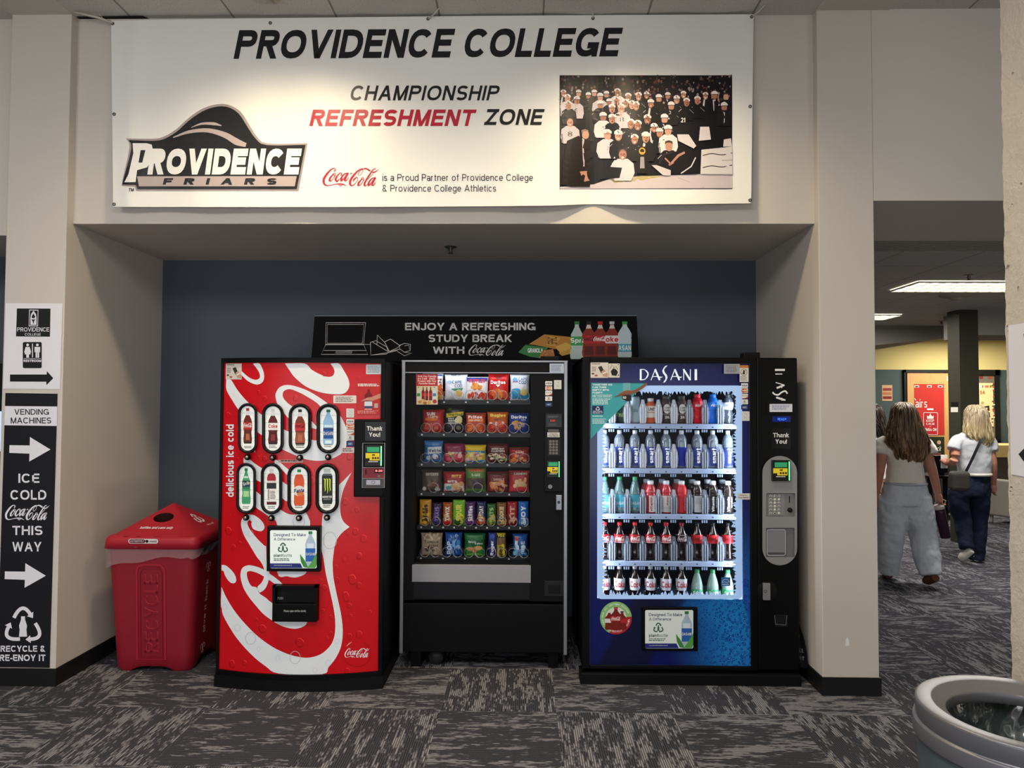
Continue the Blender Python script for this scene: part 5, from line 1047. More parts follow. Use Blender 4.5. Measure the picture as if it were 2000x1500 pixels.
# interior
m_ = MB(); IN = C('#232326', 0.6)
m_.box(gx0-0.012, gx0-0.002, YS+0.04, YS+0.62, gz0, gz1+0.03, IN); m_.box(gx1+0.002, gx1+0.012, YS+0.04, YS+0.62, gz0, gz1+0.03, IN); m_.box(gx0, gx1, YS+0.61, YS+0.62, gz0, gz1+0.03, IN); m_.box(gx0, gx1, YS+0.04, YS+0.62, gz1+0.03, gz1+0.04, IN); m_.box(gx0, gx1, YS+0.04, YS+0.62, gz0-0.01, gz0, IN); m_.build('liner', snack)
MB().box(gx0+0.02, gx1-0.02, YS+0.05, YS+0.068, gz1+0.002, gz1+0.014, C('#f2f4ff', 0.4, em=9.0)).build('interior_lamp', snack)
MB().quad((gx0, YS+0.022, gz0), (gx1, YS+0.022, gz0), (gx1, YS+0.022, gz1), (gx0, YS+0.022, gz1), clear('#ffffff', 0.0, 0.02, 0.12)).build('glass_pane', snack)
YG = YS+0.10                                                    # front of the shelves
# rows: bottom v, lane centres, coils per lane
ROWS = [(786, 5, 2), (850, 5, 2), (908.5, 5, 2), (966, 5, 1), (1031, 10, 1), (1092, 5, 2)]
xL, xR = atY(821, 900, YG).x, atY(1035, 900, YG).x
WIRE = C('#c3bfb9', 0.3, 0.85)
SHZ = []
for r, (vb, nl, nc) in enumerate(ROWS):
    z = atY(930, vb-3.5, YG).z; SHZ.append(z); sh = MB()
    sh.box(gx0, gx1, YG+0.004, YS+0.6, z-0.006, z, C('#2a2a2d', 0.5)); sh.box(gx0, gx1, YG, YG+0.006, z-0.024, z+0.004, C('#1d1d20', 0.35), bev=0.001)
    lane = (xR-xL)/nl; S = PY(YG)
    for k in range(nl):
        q = xL+lane*k; sh.box(q+0.004, q+0.014, YG-0.001, YG, z-0.015, z-0.005, C('#cfcdc8', 0.5))
    sho = sh.build('shelf', snack)
    R_ = 0.030 if nl == 5 else 0.0265
    for k in range(nl):
        for c in range(nc):
            cx = xL+lane*(k+0.5)+(0 if nc == 1 else (c-0.5)*0.068)
            if nl == 5 and nc == 1: cx += 0.018
            pts = []; n = 20
            for j in range(n*4+1):
                a = j/n*2*PI; tt = j/n; Y = YG-0.030+0.012*min(tt, 1)+0.085*max(0, tt-1)
                sgn = 1 if c == 0 else -1
                pts.append((cx+sgn*R_*math.sin(a), Y, z+R_+0.004+R_*-math.cos(a)))
            MB().tube(pts, 0.0016, WIRE, 5).build('coil', sho)
# reflective sticker strip and stickers on the glass
def sdraw(m_, l):
    for i, s_ in enumerate(('Grab Your Favorite', 'Ice Cold', 'Product with Your', 'Favorite Snack!')): m_.text(s_, 816+(2 if i == 3 else 0), 733+i*4.7, 852-(18 if i == 1 else 2 if i == 3 else 0), 736.5+i*4.7, SS, C('#f4d8d4', 0.4), l, bold=0.035)
    script_logo(m_, 838, 737.2, 851, 741.5, SS, WHT, l, n=2)
    m_.rect(813.5, 754, 855, 790, SS, C('#cfc9a8', 0.4), l); 
    for i, (u, c, k) in enumerate(((817.5, '#c9d3c6', '#2f8a4c'), (848.5, '#c8d9e2', '#3f86b8'), (826.5, '#7a1a1a', '#b4242c'), (833.5, '#7a1a1a', '#b4242c'), (841, '#7a1a1a', '#b4242c'))):
        m_.poly([(u-1, 757), (u+1, 757), (u+1.2, 761), (u+3.2, 765), (u+3, 782), (u-3, 782), (u-3.2, 765), (u-1.2, 761)], SS, C(c, 0.4), l+0.0004+i*0.0001); m_.rect(u-3.1, 768, u+3.1, 774, SS, C(k, 0.4), l+0.001); m_.rect(u-1.1, 755.5, u+1.1, 757.5, SS, C(k, 0.4), l+0.001)
    for u, v_, c in ((820, 785, '#c58a3a'), (830, 787, '#a9652a'), (838, 786, '#d0a052'), (825, 782, '#e0b45c')): m_.disc(u, v_, 4, 3, SS, C(c, 0.5), l+0.0014, 8)
    m_.disc(849, 784, 4, 4, SS, C('#b4242c', 0.4), l+0.0014, 12)
sticker('promotion_sticker', snack, 813, 730.5, 855, 790.5, SS, '#b3232b', draw=sdraw, l=0.0)
sticker('service_sticker', snack, 1073.5, 710, 1101.5, 728, SS, '#b9c3d6', 5, '#7f8aa4', l=0.009)
m_ = MB(); pay_stack(m_, 1065, 1078.5, (((744.5, 753), 'visa'), ((754.5, 762), 'mc'), ((763, 772), 'disc'), ((774, 783), 'din'), ((786, 794), 'amex')), SS, 0.001); pay_stack(m_, 1082, 1096.5, (((742.5, 760), 'pay'),), SS, 0.001); m_.build('payment_logo_sticker', snack)
MB().box(0.10, 0.22, YS+0.14, YS+0.2, ztop, ztop+0.045, KB2, bev=0.006).build('top_hinge', snack)
# control column
p = atY(1063, 806, YS-0.006); q = atY(1100.5, 961, YS-0.006)
cp = MB().box(p.x, q.x, YS-0.008, YS+0.01, q.z, p.z, C('#0c0c0e', 0.4, spec=0.15), bev=0.004).build('control_panel', snack); S = PY(YS-0.008)
m_ = MB(); m_.rect(1066.5, 809, 1097, 834, S, C('#0a0a0b', 0.2), 0.0008); m_.text('0.00', 1075, 819.5, 1084, 823.5, S, C('#d23a3a', em=0.6), 0.0014, bold=0.02); greek(m_, 1069.5, 812.5, 1092, 817, 2, C('#6a6a6c'), 0.0012, S); greek(m_, 1071, 827, 1092, 832, 2, C('#5a5a5c'), 0.0012, S); m_.build('price_display', cp)
m_ = MB(); m_.rect(1070.5, 838.5, 1091.5, 843.5, S, C('#5f5d5a', 0.4), 0.0008); m_.rect(1069, 844.5, 1093, 854, S, C('#d9d5cf', 0.5), 0.0008); m_.text('To See Price', 1073, 846.5, 1089, 849, S, K1, 0.0014, bold=0.02); m_.text('Press Selection', 1072, 850, 1091, 852.5, S, K1, 0.0014, bold=0.02); m_.build('price_sticker', cp)
kp = MB().rect(1070, 858, 1094, 890, S, C('#1c1c1e', 0.4), 0.0008).build('keypad', cp)
for i in range(3):
    for j in range(5):
        u, v_ = 1073+i*6, 860+j*5.8; a = S(u, v_, 0.001); b_ = S(u+4.2, v_+4.2, 0.001); k_ = MB().box(a.x, b_.x, YS-0.0125, YS-0.009, b_.z, a.z, C('#8f8d8a', 0.4), bev=0.0008)
        k_.rect(u+1.4, v_+1, u+2.8, v_+3.2, S, C('#3a3a3c'), 0.0047); k_.build('key', kp)
reader(cp, S, 1067.5, 899.5, 1094, 933)
m_ = MB(); m_.disc(1074.5, 950.5, 4.2, 4.2, S, C('#77767a', 0.35, 0.7), 0.002); m_.rect(1089, 944, 1090, 955, S, KIN, 0.001); m_.build('coin_return', cp)
p = atY(1085.5, 966, YS); q = atY(1097.5, 996, YS); lk = MB().box(p.x, q.x, YS-0.018, YS+0.002, q.z, p.z, C('#8c8d95', 0.3, 0.8), bev=0.004); S_ = PY(YS-0.018); lk.disc(1091.5, 981, 3, 3, S_, C('#3a3a40', 0.3, 0.7), 0.001); lk.build('lock', snack)
p = atY(1063, 1134, YS); q = atY(1103, 1165, YS); cc = MB().box(p.x, q.x, YS-0.006, YS+0.004, q.z, p.z, C('#1a1a1c', 0.45), bev=0.003); p = atY(1071, 1141, YS); q = atY(1094, 1158, YS); cc.box(p.x, q.x, YS-0.010, YS, q.z, p.z, KIN, bev=0.003); cc.build('coin_cup', snack)

# ------------------------------------------------------------------ the snacks
def bag(name, box, row, base, draw, label, group, cat='snack bag', thick=0.028, bar=False, lean=0.0):
    """filled foil bag standing on a shelf; box = u0, v0, u1, v1 in the photo; draw paints on it in unit coordinates"""
    u0, v0, u1, v1 = box; z0 = SHZ[row]+0.001; Yf = YG+0.022
    a = atY((u0+u1)/2, v1, Yf); tp = atY((u0+u1)/2, v0, Yf); w_ = (atY(u1, v1, Yf)-atY(u0, v1, Yf)).x; h_ = tp.z-z0
    o = Vector((a.x, Yf+thick*0.5, z0))
    def pil(s_, t, side=-1, l=0.0):
        x = (s_-0.5)*2; y = (t-0.5)*2
        b_ = max(0.0, (1-abs(x)**3.2))**0.55*max(0.0, 1-abs(y)**4)**0.6
        cr = 0.0018*math.sin(x*19+row)*(1-b_)+0.0016*math.sin(x*9+y*7+u0)*b_
        pin = 1-0.07*(1-abs(y)**2)*(0 if bar else 1)*-1-0.06*abs(y)**6
        wx_ = w_*(0.93+0.07*abs(y)**3) if not bar else w_
        return o+Vector((x*wx_*0.5, side*(thick*b_+0.001+cr*0.6)-(l if side < 0 else 0)+lean*h_*(1-t)*-1, h_*t))
    root = thing(name, tuple(o), label, cat, group); body = MB()
    FM = C(base, 0.26, noise=0.05, scale=30)
    body.grid(lambda s_, t: pil(s_, t), 18, 20, FM); body.grid(lambda s_, t: pil(1-s_, t, 1), 18, 20, FM); body.build('foil_pouch', root)
    S = lambda s_, t, l=0.0: pil(s_, 1-t, -1, l+0.0004)
    S.sub = 0.09
    pm_ = MB(); draw(pm_, S); pm_.build('printed_pattern', root)
    sm_ = MB(); cl = C(base, 0.3, 0.25)
    sm_.grid(lambda s_, t: pil(s_, 0.955+0.045*t, -1, 0.0012), 18, 4, cl); 
    for k in range(9): sm_.line([(0.06+k*0.11, 0.005), (0.06+k*0.11, 0.04)], 0.02, S, C(base, 0.5), 0.0014)
    sm_.build('crimped_seal', root)
    return root
def D_(bands=(), words=(), blobs=(), polys=()):
    """bands (t0,t1,colour); words (text,s0,t0,s1,t1,colour,bold,rot); blobs (s,t,rs,rt,colour)"""
    def f(m_, S):
        for a, b_, c in bands: m_.rect(0.03, a, 0.97, b_, S, C(c, 0.28), 0.0004)
        for pts, c in polys: m_.poly(pts, S, C(c, 0.3), 0.0008)
        for s_, t, rs, rt, c in blobs: m_.disc(s_, t, rs, rt, S, C(c, 0.35), 0.0011, 12)
        for wd in words:
            tx, s0, t0, s1, t1, c = wd[:6]; bo = wd[6] if len(wd) > 6 else 0.03; ro = wd[7] if len(wd) > 7 else 0; sh = wd[8] if len(wd) > 8 else 0.0
            m_.text(tx, s0, t0, s1, t1, S, C(c, 0.3), 0.0015, bold=bo, rot=ro, shear=sh)
    return f
def chips(seed, cols, n=16, s0=.15, s1=.85, t0=.6, t1=.9, r=.08):
    q = random.Random(seed); return [(s0+(s1-s0)*q.random(), t0+(t1-t0)*q.random(), r*(.6+q.random()*.7), r*(.5+q.random()*.6), q.choice(cols)) for _ in range(n)]
c3 = lambda a, b_, c, d: (770+a/4.839, 690+b_/4.839, 770+c/4.839, 690+d/4.839)
c4 = lambda a, b_, c, d: (770+a/4.1667, 960+b_/4.1667, 770+c/4.1667, 960+d/4.1667)
G1, G2, G3, G4, G5, G6 = 'chip bags on the top shelf', 'chip bags on the second shelf', 'snack bags on the third shelf', 'snack bags on the fourth shelf', 'candy bars on the fifth shelf', 'snacks on the lowest shelf'
bag('chip_bag', c3(262,190,462,445), 0, '#e9e4dc', D_([(0, .1, '#2a6ab0')], [('UTZ', .55, .2, .95, .36, '#3a3230')], chips(1, ['#e0742a', '#d0541f'], 9, .6, .95, .45, .75, .1)+[(.8, .88, .2, .1, '#e2b13a')]), 'white chip bag with orange chips half hidden by the promotion sticker', G1)
bag('chip_bag', c3(472,200,690,445), 0, '#e8ebef', D_([], [('CAPE', .34, .24, .78, .36, '#3a5a86', .02), ('COD', .46, .38, .80, .50, '#3a5a86', .02), ('QCF', .3, .0, .7, .06, '#2a2a2a')], [(.22, .3, .12, .07, '#9cc3de'), (.65, .72, .16, .14, '#dcb862'), (.3, .74, .18, .15, '#d3d9df')], [([(.3, .55), (.85, .52), (.8, .62), (.35, .64)], '#3f8f6a')]), 'white chip bag with blue lettering and one golden chip beside the promotion sticker', G1)
bag('chip_bag', c3(674,222,890,443), 0, '#e6e3e0', D_([(.02, .20, '#1f3f96')], [('RUFFLES', .12, .10, .88, .25, '#c2262c', .05, 0, .1)], chips(3, ['#e08a2e', '#d8772a', '#eaa650'], 10, .3, .75, .32, .48, .1)+chips(4, ['#d8482a', '#e35f34', '#c93a24'], 16, .12, .88, .68, .92, .1), [([(.03, .0), (.97, .0), (.97, .18), (.75, .1), (.25, .1), (.03, .2)], '#1f3f96')]), 'chip bag with blue top, white middle and orange ridged chips', G1)
bag('chip_bag', c3(886,195,1085,445), 0, '#c3241f', D_([(.0, .1, '#a81c1c')], [('Doritos', .1, .25, .85, .38, '#f3efe8', .04)], chips(5, ['#e2752a', '#d8542a', '#e8923c'], 14, .15, .85, .6, .92, .1), [([(.2, .05), (.8, .05), (.5, .22)], '#7a1216'), ([(.35, .4), (.6, .4), (.48, .5)], '#f0e8e0'), ([(.2, .66), (.5, .55), (.8, .66), (.6, .72), (.4, .72)], '#e58a34')]), 'red chip bag with white lettering and orange triangle chips on the brightly lit shelf', G1)
bag('chip_bag', c3(1092,200,1280,445), 0, '#dfe3e6', D_([(.72, 1, '#2f8dc0')], [('CAPE', .42, .12, .9, .24, '#3a5a86', .02), ('COD', .45, .25, .85, .37, '#3a5a86', .02), ('2.5', .62, .46, .82, .54, '#8a8f94', .01)], [(.25, .2, .13, .09, '#5c9cc4'), (.72, .68, .2, .13, '#d2b45a'), (.3, .62, .25, .09, '#3f9bc9')], [([(.1, .3), (.35, .12), (.4, .3)], '#b23a3a'), ([(.05, .62), (.5, .55), (.6, .72), (.05, .75)], '#3d9ac6')]), 'white chip bag with light blue wave bottom beside the payment stickers', G1)
bag('chip_bag', c3(262,530,470,770), 1, '#b5231f', D_([], [('SUN', .2, .12, .6, .26, '#f2eae2', .04), ('CHIPS', .25, .28, .75, .36, '#f0d8b0', .03)], [(.42, .42, .32, .07, '#e0752c')]+chips(7, ['#d8473a', '#c93428', '#e06a4a'], 14, .12, .88, .62, .92, .1)), 'deep red chip bag with small orange band under the promotion sticker', G2)
bag('chip_bag', c3(466,505,668,770), 1, '#1a1a1b', D_([], [('Smartfood', .2, .24, .9, .34, '#2a2a1a', .03, 0, .1), ('HOT', .2, .42, .5, .48, '#e6e3da'), ('WHITE', .2, .50, .55, .57, '#e6e3da'), ('CHEDDAR', .2, .59, .6, .65, '#e6e3da')], [(.75, .48, .16, .14, '#dcd088'), (.65, .52, .12, .1, '#e5dba6'), (.8, .56, .1, .07, '#cdbf6c'), (.28, .1, .1, .06, '#3f4a26'), (.72, .8, .12, .08, '#6f6a5c')], [([(.1, .26), (.95, .18), (.95, .32), (.1, .42)], '#cdbb22')]), 'black popcorn bag with a yellow diagonal band', G2, cat='popcorn bag')
bag('chip_bag', c3(672,562,865,768), 1, '#c8401e', D_([(.0, .12, '#6a3a20')], [('Fritos', .12, .14, .85, .28, '#f6efe6', .045)], chips(9, ['#e2762a', '#f08a34', '#d95c22'], 16, .15, .85, .62, .92, .1), [([(.08, .3), (.9, .28), (.9, .5), (.5, .4), (.1, .5)], '#e6762a'), ([(.1, .34), (.88, .33), (.86, .4), (.12, .42)], '#f2d9b8')]), 'orange red corn chip bag with slanted white lettering on the second shelf', G2)
bag('chip_bag', c3(876,555,1078,770), 1, '#c9601f', D_([(.55, 1, '#b5281e')], [('Bugles', .14, .08, .9, .26, '#e8d24a', .045), ('HOT', .3, .32, .7, .4, '#5a1a12')], chips(11, ['#e2592e', '#d8432c', '#f0d8cc', '#c9301f'], 22, .12, .88, .45, .92, .09)), 'orange and red chip bag with big yellow lettering next to the blue bag', G2)
bag('chip_bag', c3(1082,565,1276,768), 1, '#1d3a86', D_([(.0, .1, '#162c66')], [('Doritos', .1, .12, .9, .27, '#eef0f4', .04), ('RANCH', .62, .3, .85, .37, '#c9d3ea')], chips(12, ['#cf9a4a', '#c0843a', '#2c55b0'], 10, .25, .7, .48, .72, .12), [([(.3, .29), (.55, .29), (.42, .36)], '#2c55b0'), ([(.2, .6), (.55, .42), (.8, .55), (.55, .68)], '#d0a052')]), 'dark blue chip bag with tan triangle chip on the second shelf', G2)
bag('snack_bag', c3(278,825,460,1058), 2, '#2f6ba6', D_([(.0, .2, '#3d7db8')], [('Welchs', .25, .36, .92, .52, '#1f2f46', .03, 0, .15)], [(.25, .78, .14, .1, '#b8c8d8'), (.62, .72, .16, .12, '#d8dce0'), (.68, .78, .08, .06, '#c2562e')], [([(.2, .3), (.95, .26), (.95, .56), (.2, .6)], '#d5dbe0')]), 'bright blue fruit snack pouch on the third shelf', G3)
bag('snack_bag', c3(464,852,672,1060), 2, '#7a1f3f', D_([(.55, .95, '#b8243f')], [('Tropical', .2, .42, .85, .54, '#e8d9c8', .02, 0, .1)], chips(14, ['#c9324a', '#d8506a', '#e8b8a0'], 10, .15, .85, .58, .9, .1), [([(.1, .5), (.5, .42), (.5, .56), (.1, .64)], '#c9a63a'), ([(.1, .62), (.45, .6), (.3, .7)], '#4a8a3c')]), 'magenta and maroon fruit snack pouch on the third shelf', G3)
bag('snack_bag', c3(664,865,868,1062), 2, '#d2b526', D_([(.32, .5, '#2f77b0'), (.82, 1, '#4a94c6')], [('Starburst', .1, .36, .8, .46, '#e8d64a', .03)], chips(15, ['#e2d62e', '#e8e04a', '#d8bcc0', '#d0527a'], 20, .12, .88, .5, .84, .1)), 'yellow and blue candy pouch in the middle of the third shelf', G3)
bag('snack_bag', c3(876,855,1080,1062), 2, '#571a1e', D_([], [('MIXED NUT', .2, .22, .82, .30, '#e6ddd0', .02), ('CLUSTERS', .18, .33, .85, .42, '#e6ddd0', .02)], chips(16, ['#d8cf9a', '#e2dcb8', '#3f7a34', '#a8483a', '#c9b07a'], 24, .1, .9, .55, .88, .09)), 'dark maroon trail mix bag with pale and green pieces', G3)
bag('snack_bag', c3(1084,890,1276,1060), 2, '#a02420', D_([(.0, .14, '#4a1a1c')], [('DARE', .32, .24, .75, .36, '#e8d4c0', .03)], chips(17, ['#d8572a', '#e0803a', '#c23a26', '#e2a86a'], 18, .1, .9, .5, .9, .1)), 'bright red cracker bag at the column end of the third shelf', G3)
bag('snack_bag', c3(252,1100,452,1330), 3, '#4a3a32', D_([(.0, .1, '#332824')], [('SNYDERS', .22, .14, .85, .26, '#cfc4ba', .02, 0, .1)], chips(18, ['#8a4a3a', '#6a3a30', '#a88a78'], 10, .3, .85, .5, .8, .1)+[(.15, .85, .1, .1, '#cfcac4'), (.8, .88, .14, .08, '#c9c4be')]), 'brown pretzel bag with pale lettering on the fourth shelf', G3 and G4)
bag('snack_bag', c3(460,1118,670,1340), 3, '#9a2326', D_([(.58, 1, '#d9d6d2')], [('RITZ', .4, .15, .85, .28, '#f0c24a', .03), ('BITS', .2, .42, .65, .52, '#f2ece6', .03)], chips(19, ['#d09a5c', '#e0b47c', '#b8432e'], 10, .45, .9, .58, .85, .11)+[(.25, .78, .14, .1, '#4a9aa0')]), 'red and white cracker sandwich bag on the fourth shelf', G4)
bag('snack_bag', c3(668,1080,868,1330), 3, '#4f7a34', D_([(.42, .85, '#4a3a28')], [('HARIBO', .16, .04, .9, .16, '#c23a34', .04), ('S-GEE', .3, .24, .75, .34, '#c9d8a8', .02)], [(.62, .66, .26, .2, '#3a2a34'), (.55, .6, .1, .08, '#5a4654'), (.7, .7, .1, .08, '#2a1f2a')]), 'green and brown gummy bag standing highest on the fourth shelf', G4)
bag('snack_bag', c3(872,1120,1078,1340), 3, '#6a1c1e', D_([(.0, .16, '#3a1416')], [('SAHALE', .3, .30, .85, .42, '#d8b8a0', .02, 0, .1)], chips(21, ['#c9702e', '#d88a4a', '#a03a24', '#e0b484'], 18, .15, .88, .48, .88, .1)), 'dark red nut mix bag with orange pieces on the fourth shelf', G4)
bag('snack_bag', c3(1080,1110,1278,1340), 3, '#a82c2e', D_([(.0, .2, '#5a1c20'), (.72, 1, '#c9303a')], [('CASHEWS', .25, .08, .9, .18, '#e0c8b8', .02, 0, .1)], chips(22, ['#d8b07a', '#c99a5c', '#e2c49a'], 14, .12, .85, .36, .7, .11)), 'rosy red peanut bag at the column end of the fourth shelf', G4)
BARS = [(205,65,300,283,'#c08a1e','M-Ms','#4a2c14',['#e0b23a','#7a4a1a'],'gold peanut candy bag'),(306,90,388,283,'#2f2440','TAKIS','#8a7ab0',['#4a3a6a','#221a30'],'dark purple candy bar'),(394,88,472,283,'#a8552a','TWIX','#f0e4d4',['#c22a24','#d8a04a'],'brown and red candy bar'),(476,68,576,283,'#6fae2e','SOUR','#e8e04a',['#2f5a1a','#e0d83a','#1f3a14'],'lime green sour candy bag'),(576,80,662,278,'#43204f','Skittles','#e8e0ee',['#6a3a7a','#2f1638'],'purple and white lettered candy bag'),(668,80,748,280,'#232a52','PAYDAY','#e8d8c8',['#b8342e','#c98a4a'],'navy and red candy bar'),(754,98,828,278,'#2f5a26','NUTS','#9ac06a',['#4a7a34','#c9a04a'],'dark green nut bar pouch'),(834,88,912,278,'#7a522a','COOKIE','#e0c890',['#c9a25a','#3a5a80'],'brown and tan cookie bag'),(918,82,1002,280,'#9a2228','KIT','#d8a088',['#6a1a1e','#c8a070'],'crimson candy bag'),(1008,80,1092,278,'#1f5fae','JOY','#e2ecf6',['#3a86d0','#d8e2ea'],'bright blue candy bar')]
for i, (a, b_, c, d, col, tx, tc_, bl, nm) in enumerate(BARS):
    cols = bl; bag('candy_bar', c4(a, b_, c, d), 4, col, D_([(.78, .95, bl[0])], [(tx, .28, .18, .72, .82, tc_, .05, 90)], chips(30+i, cols, 9, .2, .8, .55, .92, .13)), nm+' standing upright on the fifth shelf', G5, cat='candy', thick=0.014, bar=True)
bag('cookie_bag', c4(212,338,392,545), 5, '#a8957c', D_([], [('Famous', .18, .30, .85, .42, '#3a2a1e', .01, 0, .2), ('Amos', .35, .45, .85, .56, '#3a2a1e', .01, 0, .2)], chips(40, ['#8a745a', '#c9b89a'], 22, .1, .9, .03, .26, .07)+chips(41, ['#4a3224', '#5a3a28', '#c9b49a'], 12, .3, .7, .62, .88, .1)), 'tan cookie bag with brown script on the lowest shelf', G6)
bag('cookie_bag', c4(410,335,552,540), 5, '#27529a', D_([], [('POP', .12, .35, .4, .9, '#d8e2f0', .03, 90)], chips(42, ['#4a86c8', '#1a3a7a', '#8ab0dc'], 12, .3, .9, .1, .9, .12), [([(.3, .05), (.55, .3), (.8, .05), (.6, .45), (.75, .9), (.5, .55), (.35, .8), (.45, .4)], '#6fa4d8')]), 'blue pastry pouch with pale streaks next to the tan bag', G6)
bag('cookie_bag', c4(565,340,742,560), 5, '#1f5a32', D_([(.0, .25, '#2a6e3e'), (.55, 1, '#2f7a3c')], [('Nature', .2, .30, .55, .40, '#dfe8d8', .01), ('Valley', .5, .38, .9, .48, '#dfe8d8', .01)], [(.3, .66, .2, .09, '#c98a4a'), (.68, .62, .2, .1, '#d89a5a'), (.5, .74, .16, .08, '#b5743a')], [([(.1, .92), (.5, .8), (.9, .92), (.9, .98), (.1, .98)], '#7ab04a')]), 'dark green granola pouch in the middle of the lowest shelf', G6)
bag('wafer_bar', c4(765,335,832,535), 5, '#1f3170', D_([], [('Ruger', .25, .35, .75, .95, '#eef0f4', .05, 90)], [(.5, .15, .3, .08, '#3a55a8')]), 'navy wafer bar with white upright lettering on the lowest shelf', G6, thick=0.014, bar=True)
bag('wafer_bar', c4(834,338,904,537), 5, '#b59a2a', D_([(.0, .2, '#2a2a26'), (.2, .5, '#7a5a3a')], [('VOX', .1, .05, .9, .15, '#e0cf3a', .04), ('PRO', .3, .55, .7, .92, '#3a2c14', .04, 90)], chips(43, ['#d8c23a', '#8a6a2a'], 8, .2, .8, .4, .95, .15)), 'yellow and brown wafer bar beside the navy wafer bar', G6, thick=0.014, bar=True)
bag('cookie_bag', c4(962,345,1088,540), 5, '#1f4f96', D_([], [('RICE', .55, .3, .8, .85, '#cfe0f0', .03, 90)], chips(44, ['#4a9ad0', '#8ac4e8', '#d8e4ee'], 14, .1, .9, .55, .95, .12)+[(.25, .2, .12, .1, '#c24a3a')], [([(.15, .1), (.35, .1), (.3, .6), (.1, .7)], '#d8dfe8')]), 'blue crispy treat pouch with white streaks at the column end of the lowest shelf', G6)
# ================================================================== GLASS-FRONT WATER AND SODA MACHINE
YD = 4.233; SD = PY(YD); cool = thing('bottle_cooler', (0.965, 4.65, 0), 'black glass-front drink machine with glowing window and blue panel showing rows of bottles', 'vending machine')
dx0, dx1 = atY(1137, 1000, YD).x, atY(1558.5, 1000, YD).x; dsp = atY(1478, 1000, YD).x; dtop = 1.897
zt = lambda v: atY(1300, v, YD).z
dbk = YD+0.86; T = 0.02; zb_ = zt(1303)
wx0, wx1, wz1, wz0 = atY(1166.5, 900, YD).x, atY(1449.5, 900, YD).x, zt(753), zt(1170)
m_ = MB()
for bx in ((dx0, dx0+T, YD+0.03, dbk, 0.10, dtop), (dx1-T, dx1, YD+0.03, dbk, 0.10, dtop), (dx0, dx1, dbk-T, dbk, 0.10, dtop), (dx0, dx1, YD+0.03, dbk, dtop-T, dtop), (dx0, dx1, YD+0.03, dbk, 0.09, 0.11), (dsp, dsp+T, YD+0.03, dbk, 0.1, dtop)): m_.box(*bx, KB)
m_.build('cabinet', cool)
m_ = MB(); m_.box(dx0-0.012, dx1, YD-0.035, YD+0.10, zt(1336), zt(1312), KB2, bev=0.008); m_.build('base_rail', cool)
for x in (dx0+0.05, dx1-0.09): B(x-0.03, x+0.04, YD+0.05, YD+0.12, 0, zt(1330), KB).build('leg', cool); B(x-0.03, x+0.04, dbk-0.14, dbk-0.06, 0, 0.1, KB).build('leg', cool)
# door frame around the printed panel
pz1, pz0 = zt(710), zt(1299); px0, px1 = atY(1152, 900, YD).x, atY(1463.5, 900, YD).x
m_ = MB(); m_.box(dx0, px0, YD-0.02, YD+0.03, zt(1306), dtop, KB, bev=0.004); m_.box(px1, dsp-0.002, YD-0.02, YD+0.03, zt(1306), dtop, KB, bev=0.004); m_.box(px0, px1, YD-0.02, YD+0.03, pz1, dtop, KB, bev=0.004); m_.box(px0, px1, YD-0.02, YD+0.03, zt(1306), pz0, KB, bev=0.004)
m_.line([(1152, 710), (1463.5, 710), (1463.5, 1299), (1152, 1299)], 0.8, SD, C('#3c3d44', 0.35), 0.0215, closed=True); m_.build('door_frame', cool)
# printed blue panel with the window cut out (droplets on a watery blue)
def water_panel():
    N = NT('blue_water_print'); p = N.sep(N.n('ShaderNodeNewGeometry').outputs['Position'])
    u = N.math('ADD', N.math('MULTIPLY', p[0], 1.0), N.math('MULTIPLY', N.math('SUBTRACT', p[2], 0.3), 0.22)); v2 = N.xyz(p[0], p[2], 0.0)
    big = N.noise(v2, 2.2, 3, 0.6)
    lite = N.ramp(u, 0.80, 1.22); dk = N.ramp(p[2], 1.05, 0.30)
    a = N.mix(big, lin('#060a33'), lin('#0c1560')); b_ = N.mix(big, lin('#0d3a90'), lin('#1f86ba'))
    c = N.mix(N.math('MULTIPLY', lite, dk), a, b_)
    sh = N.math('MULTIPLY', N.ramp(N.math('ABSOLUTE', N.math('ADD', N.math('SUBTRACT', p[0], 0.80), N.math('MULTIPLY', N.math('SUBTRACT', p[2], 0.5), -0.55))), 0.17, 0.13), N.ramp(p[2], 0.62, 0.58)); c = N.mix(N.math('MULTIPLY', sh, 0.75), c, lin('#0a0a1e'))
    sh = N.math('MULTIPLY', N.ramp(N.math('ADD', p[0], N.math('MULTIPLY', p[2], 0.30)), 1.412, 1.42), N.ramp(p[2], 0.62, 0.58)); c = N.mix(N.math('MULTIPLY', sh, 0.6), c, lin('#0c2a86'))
    vo = N.n('ShaderNodeTexVoronoi'); N.put(vo.inputs['Vector'], v2); vo.inputs['Scale'].default_value = 62; vo.inputs['Randomness'].default_value = 1.0
    d = vo.outputs['Distance']; ring = N.math('SUBTRACT', N.ramp(d, 0.50, 0.40), N.ramp(d, 0.30, 0.20)); hi = N.ramp(d, 0.13, 0.07)
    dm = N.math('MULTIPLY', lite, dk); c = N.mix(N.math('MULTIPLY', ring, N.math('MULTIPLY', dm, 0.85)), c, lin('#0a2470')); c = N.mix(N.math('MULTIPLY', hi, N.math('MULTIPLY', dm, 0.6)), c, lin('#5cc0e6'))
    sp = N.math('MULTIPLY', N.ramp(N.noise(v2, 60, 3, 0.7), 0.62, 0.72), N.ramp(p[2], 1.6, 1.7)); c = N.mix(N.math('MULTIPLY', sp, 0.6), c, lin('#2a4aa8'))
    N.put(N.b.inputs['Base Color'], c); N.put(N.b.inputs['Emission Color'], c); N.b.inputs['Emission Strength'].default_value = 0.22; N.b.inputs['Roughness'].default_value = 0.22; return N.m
m_ = MB(); R2 = lambda x, z: Vector((x, YD, z)); WP = water_panel()
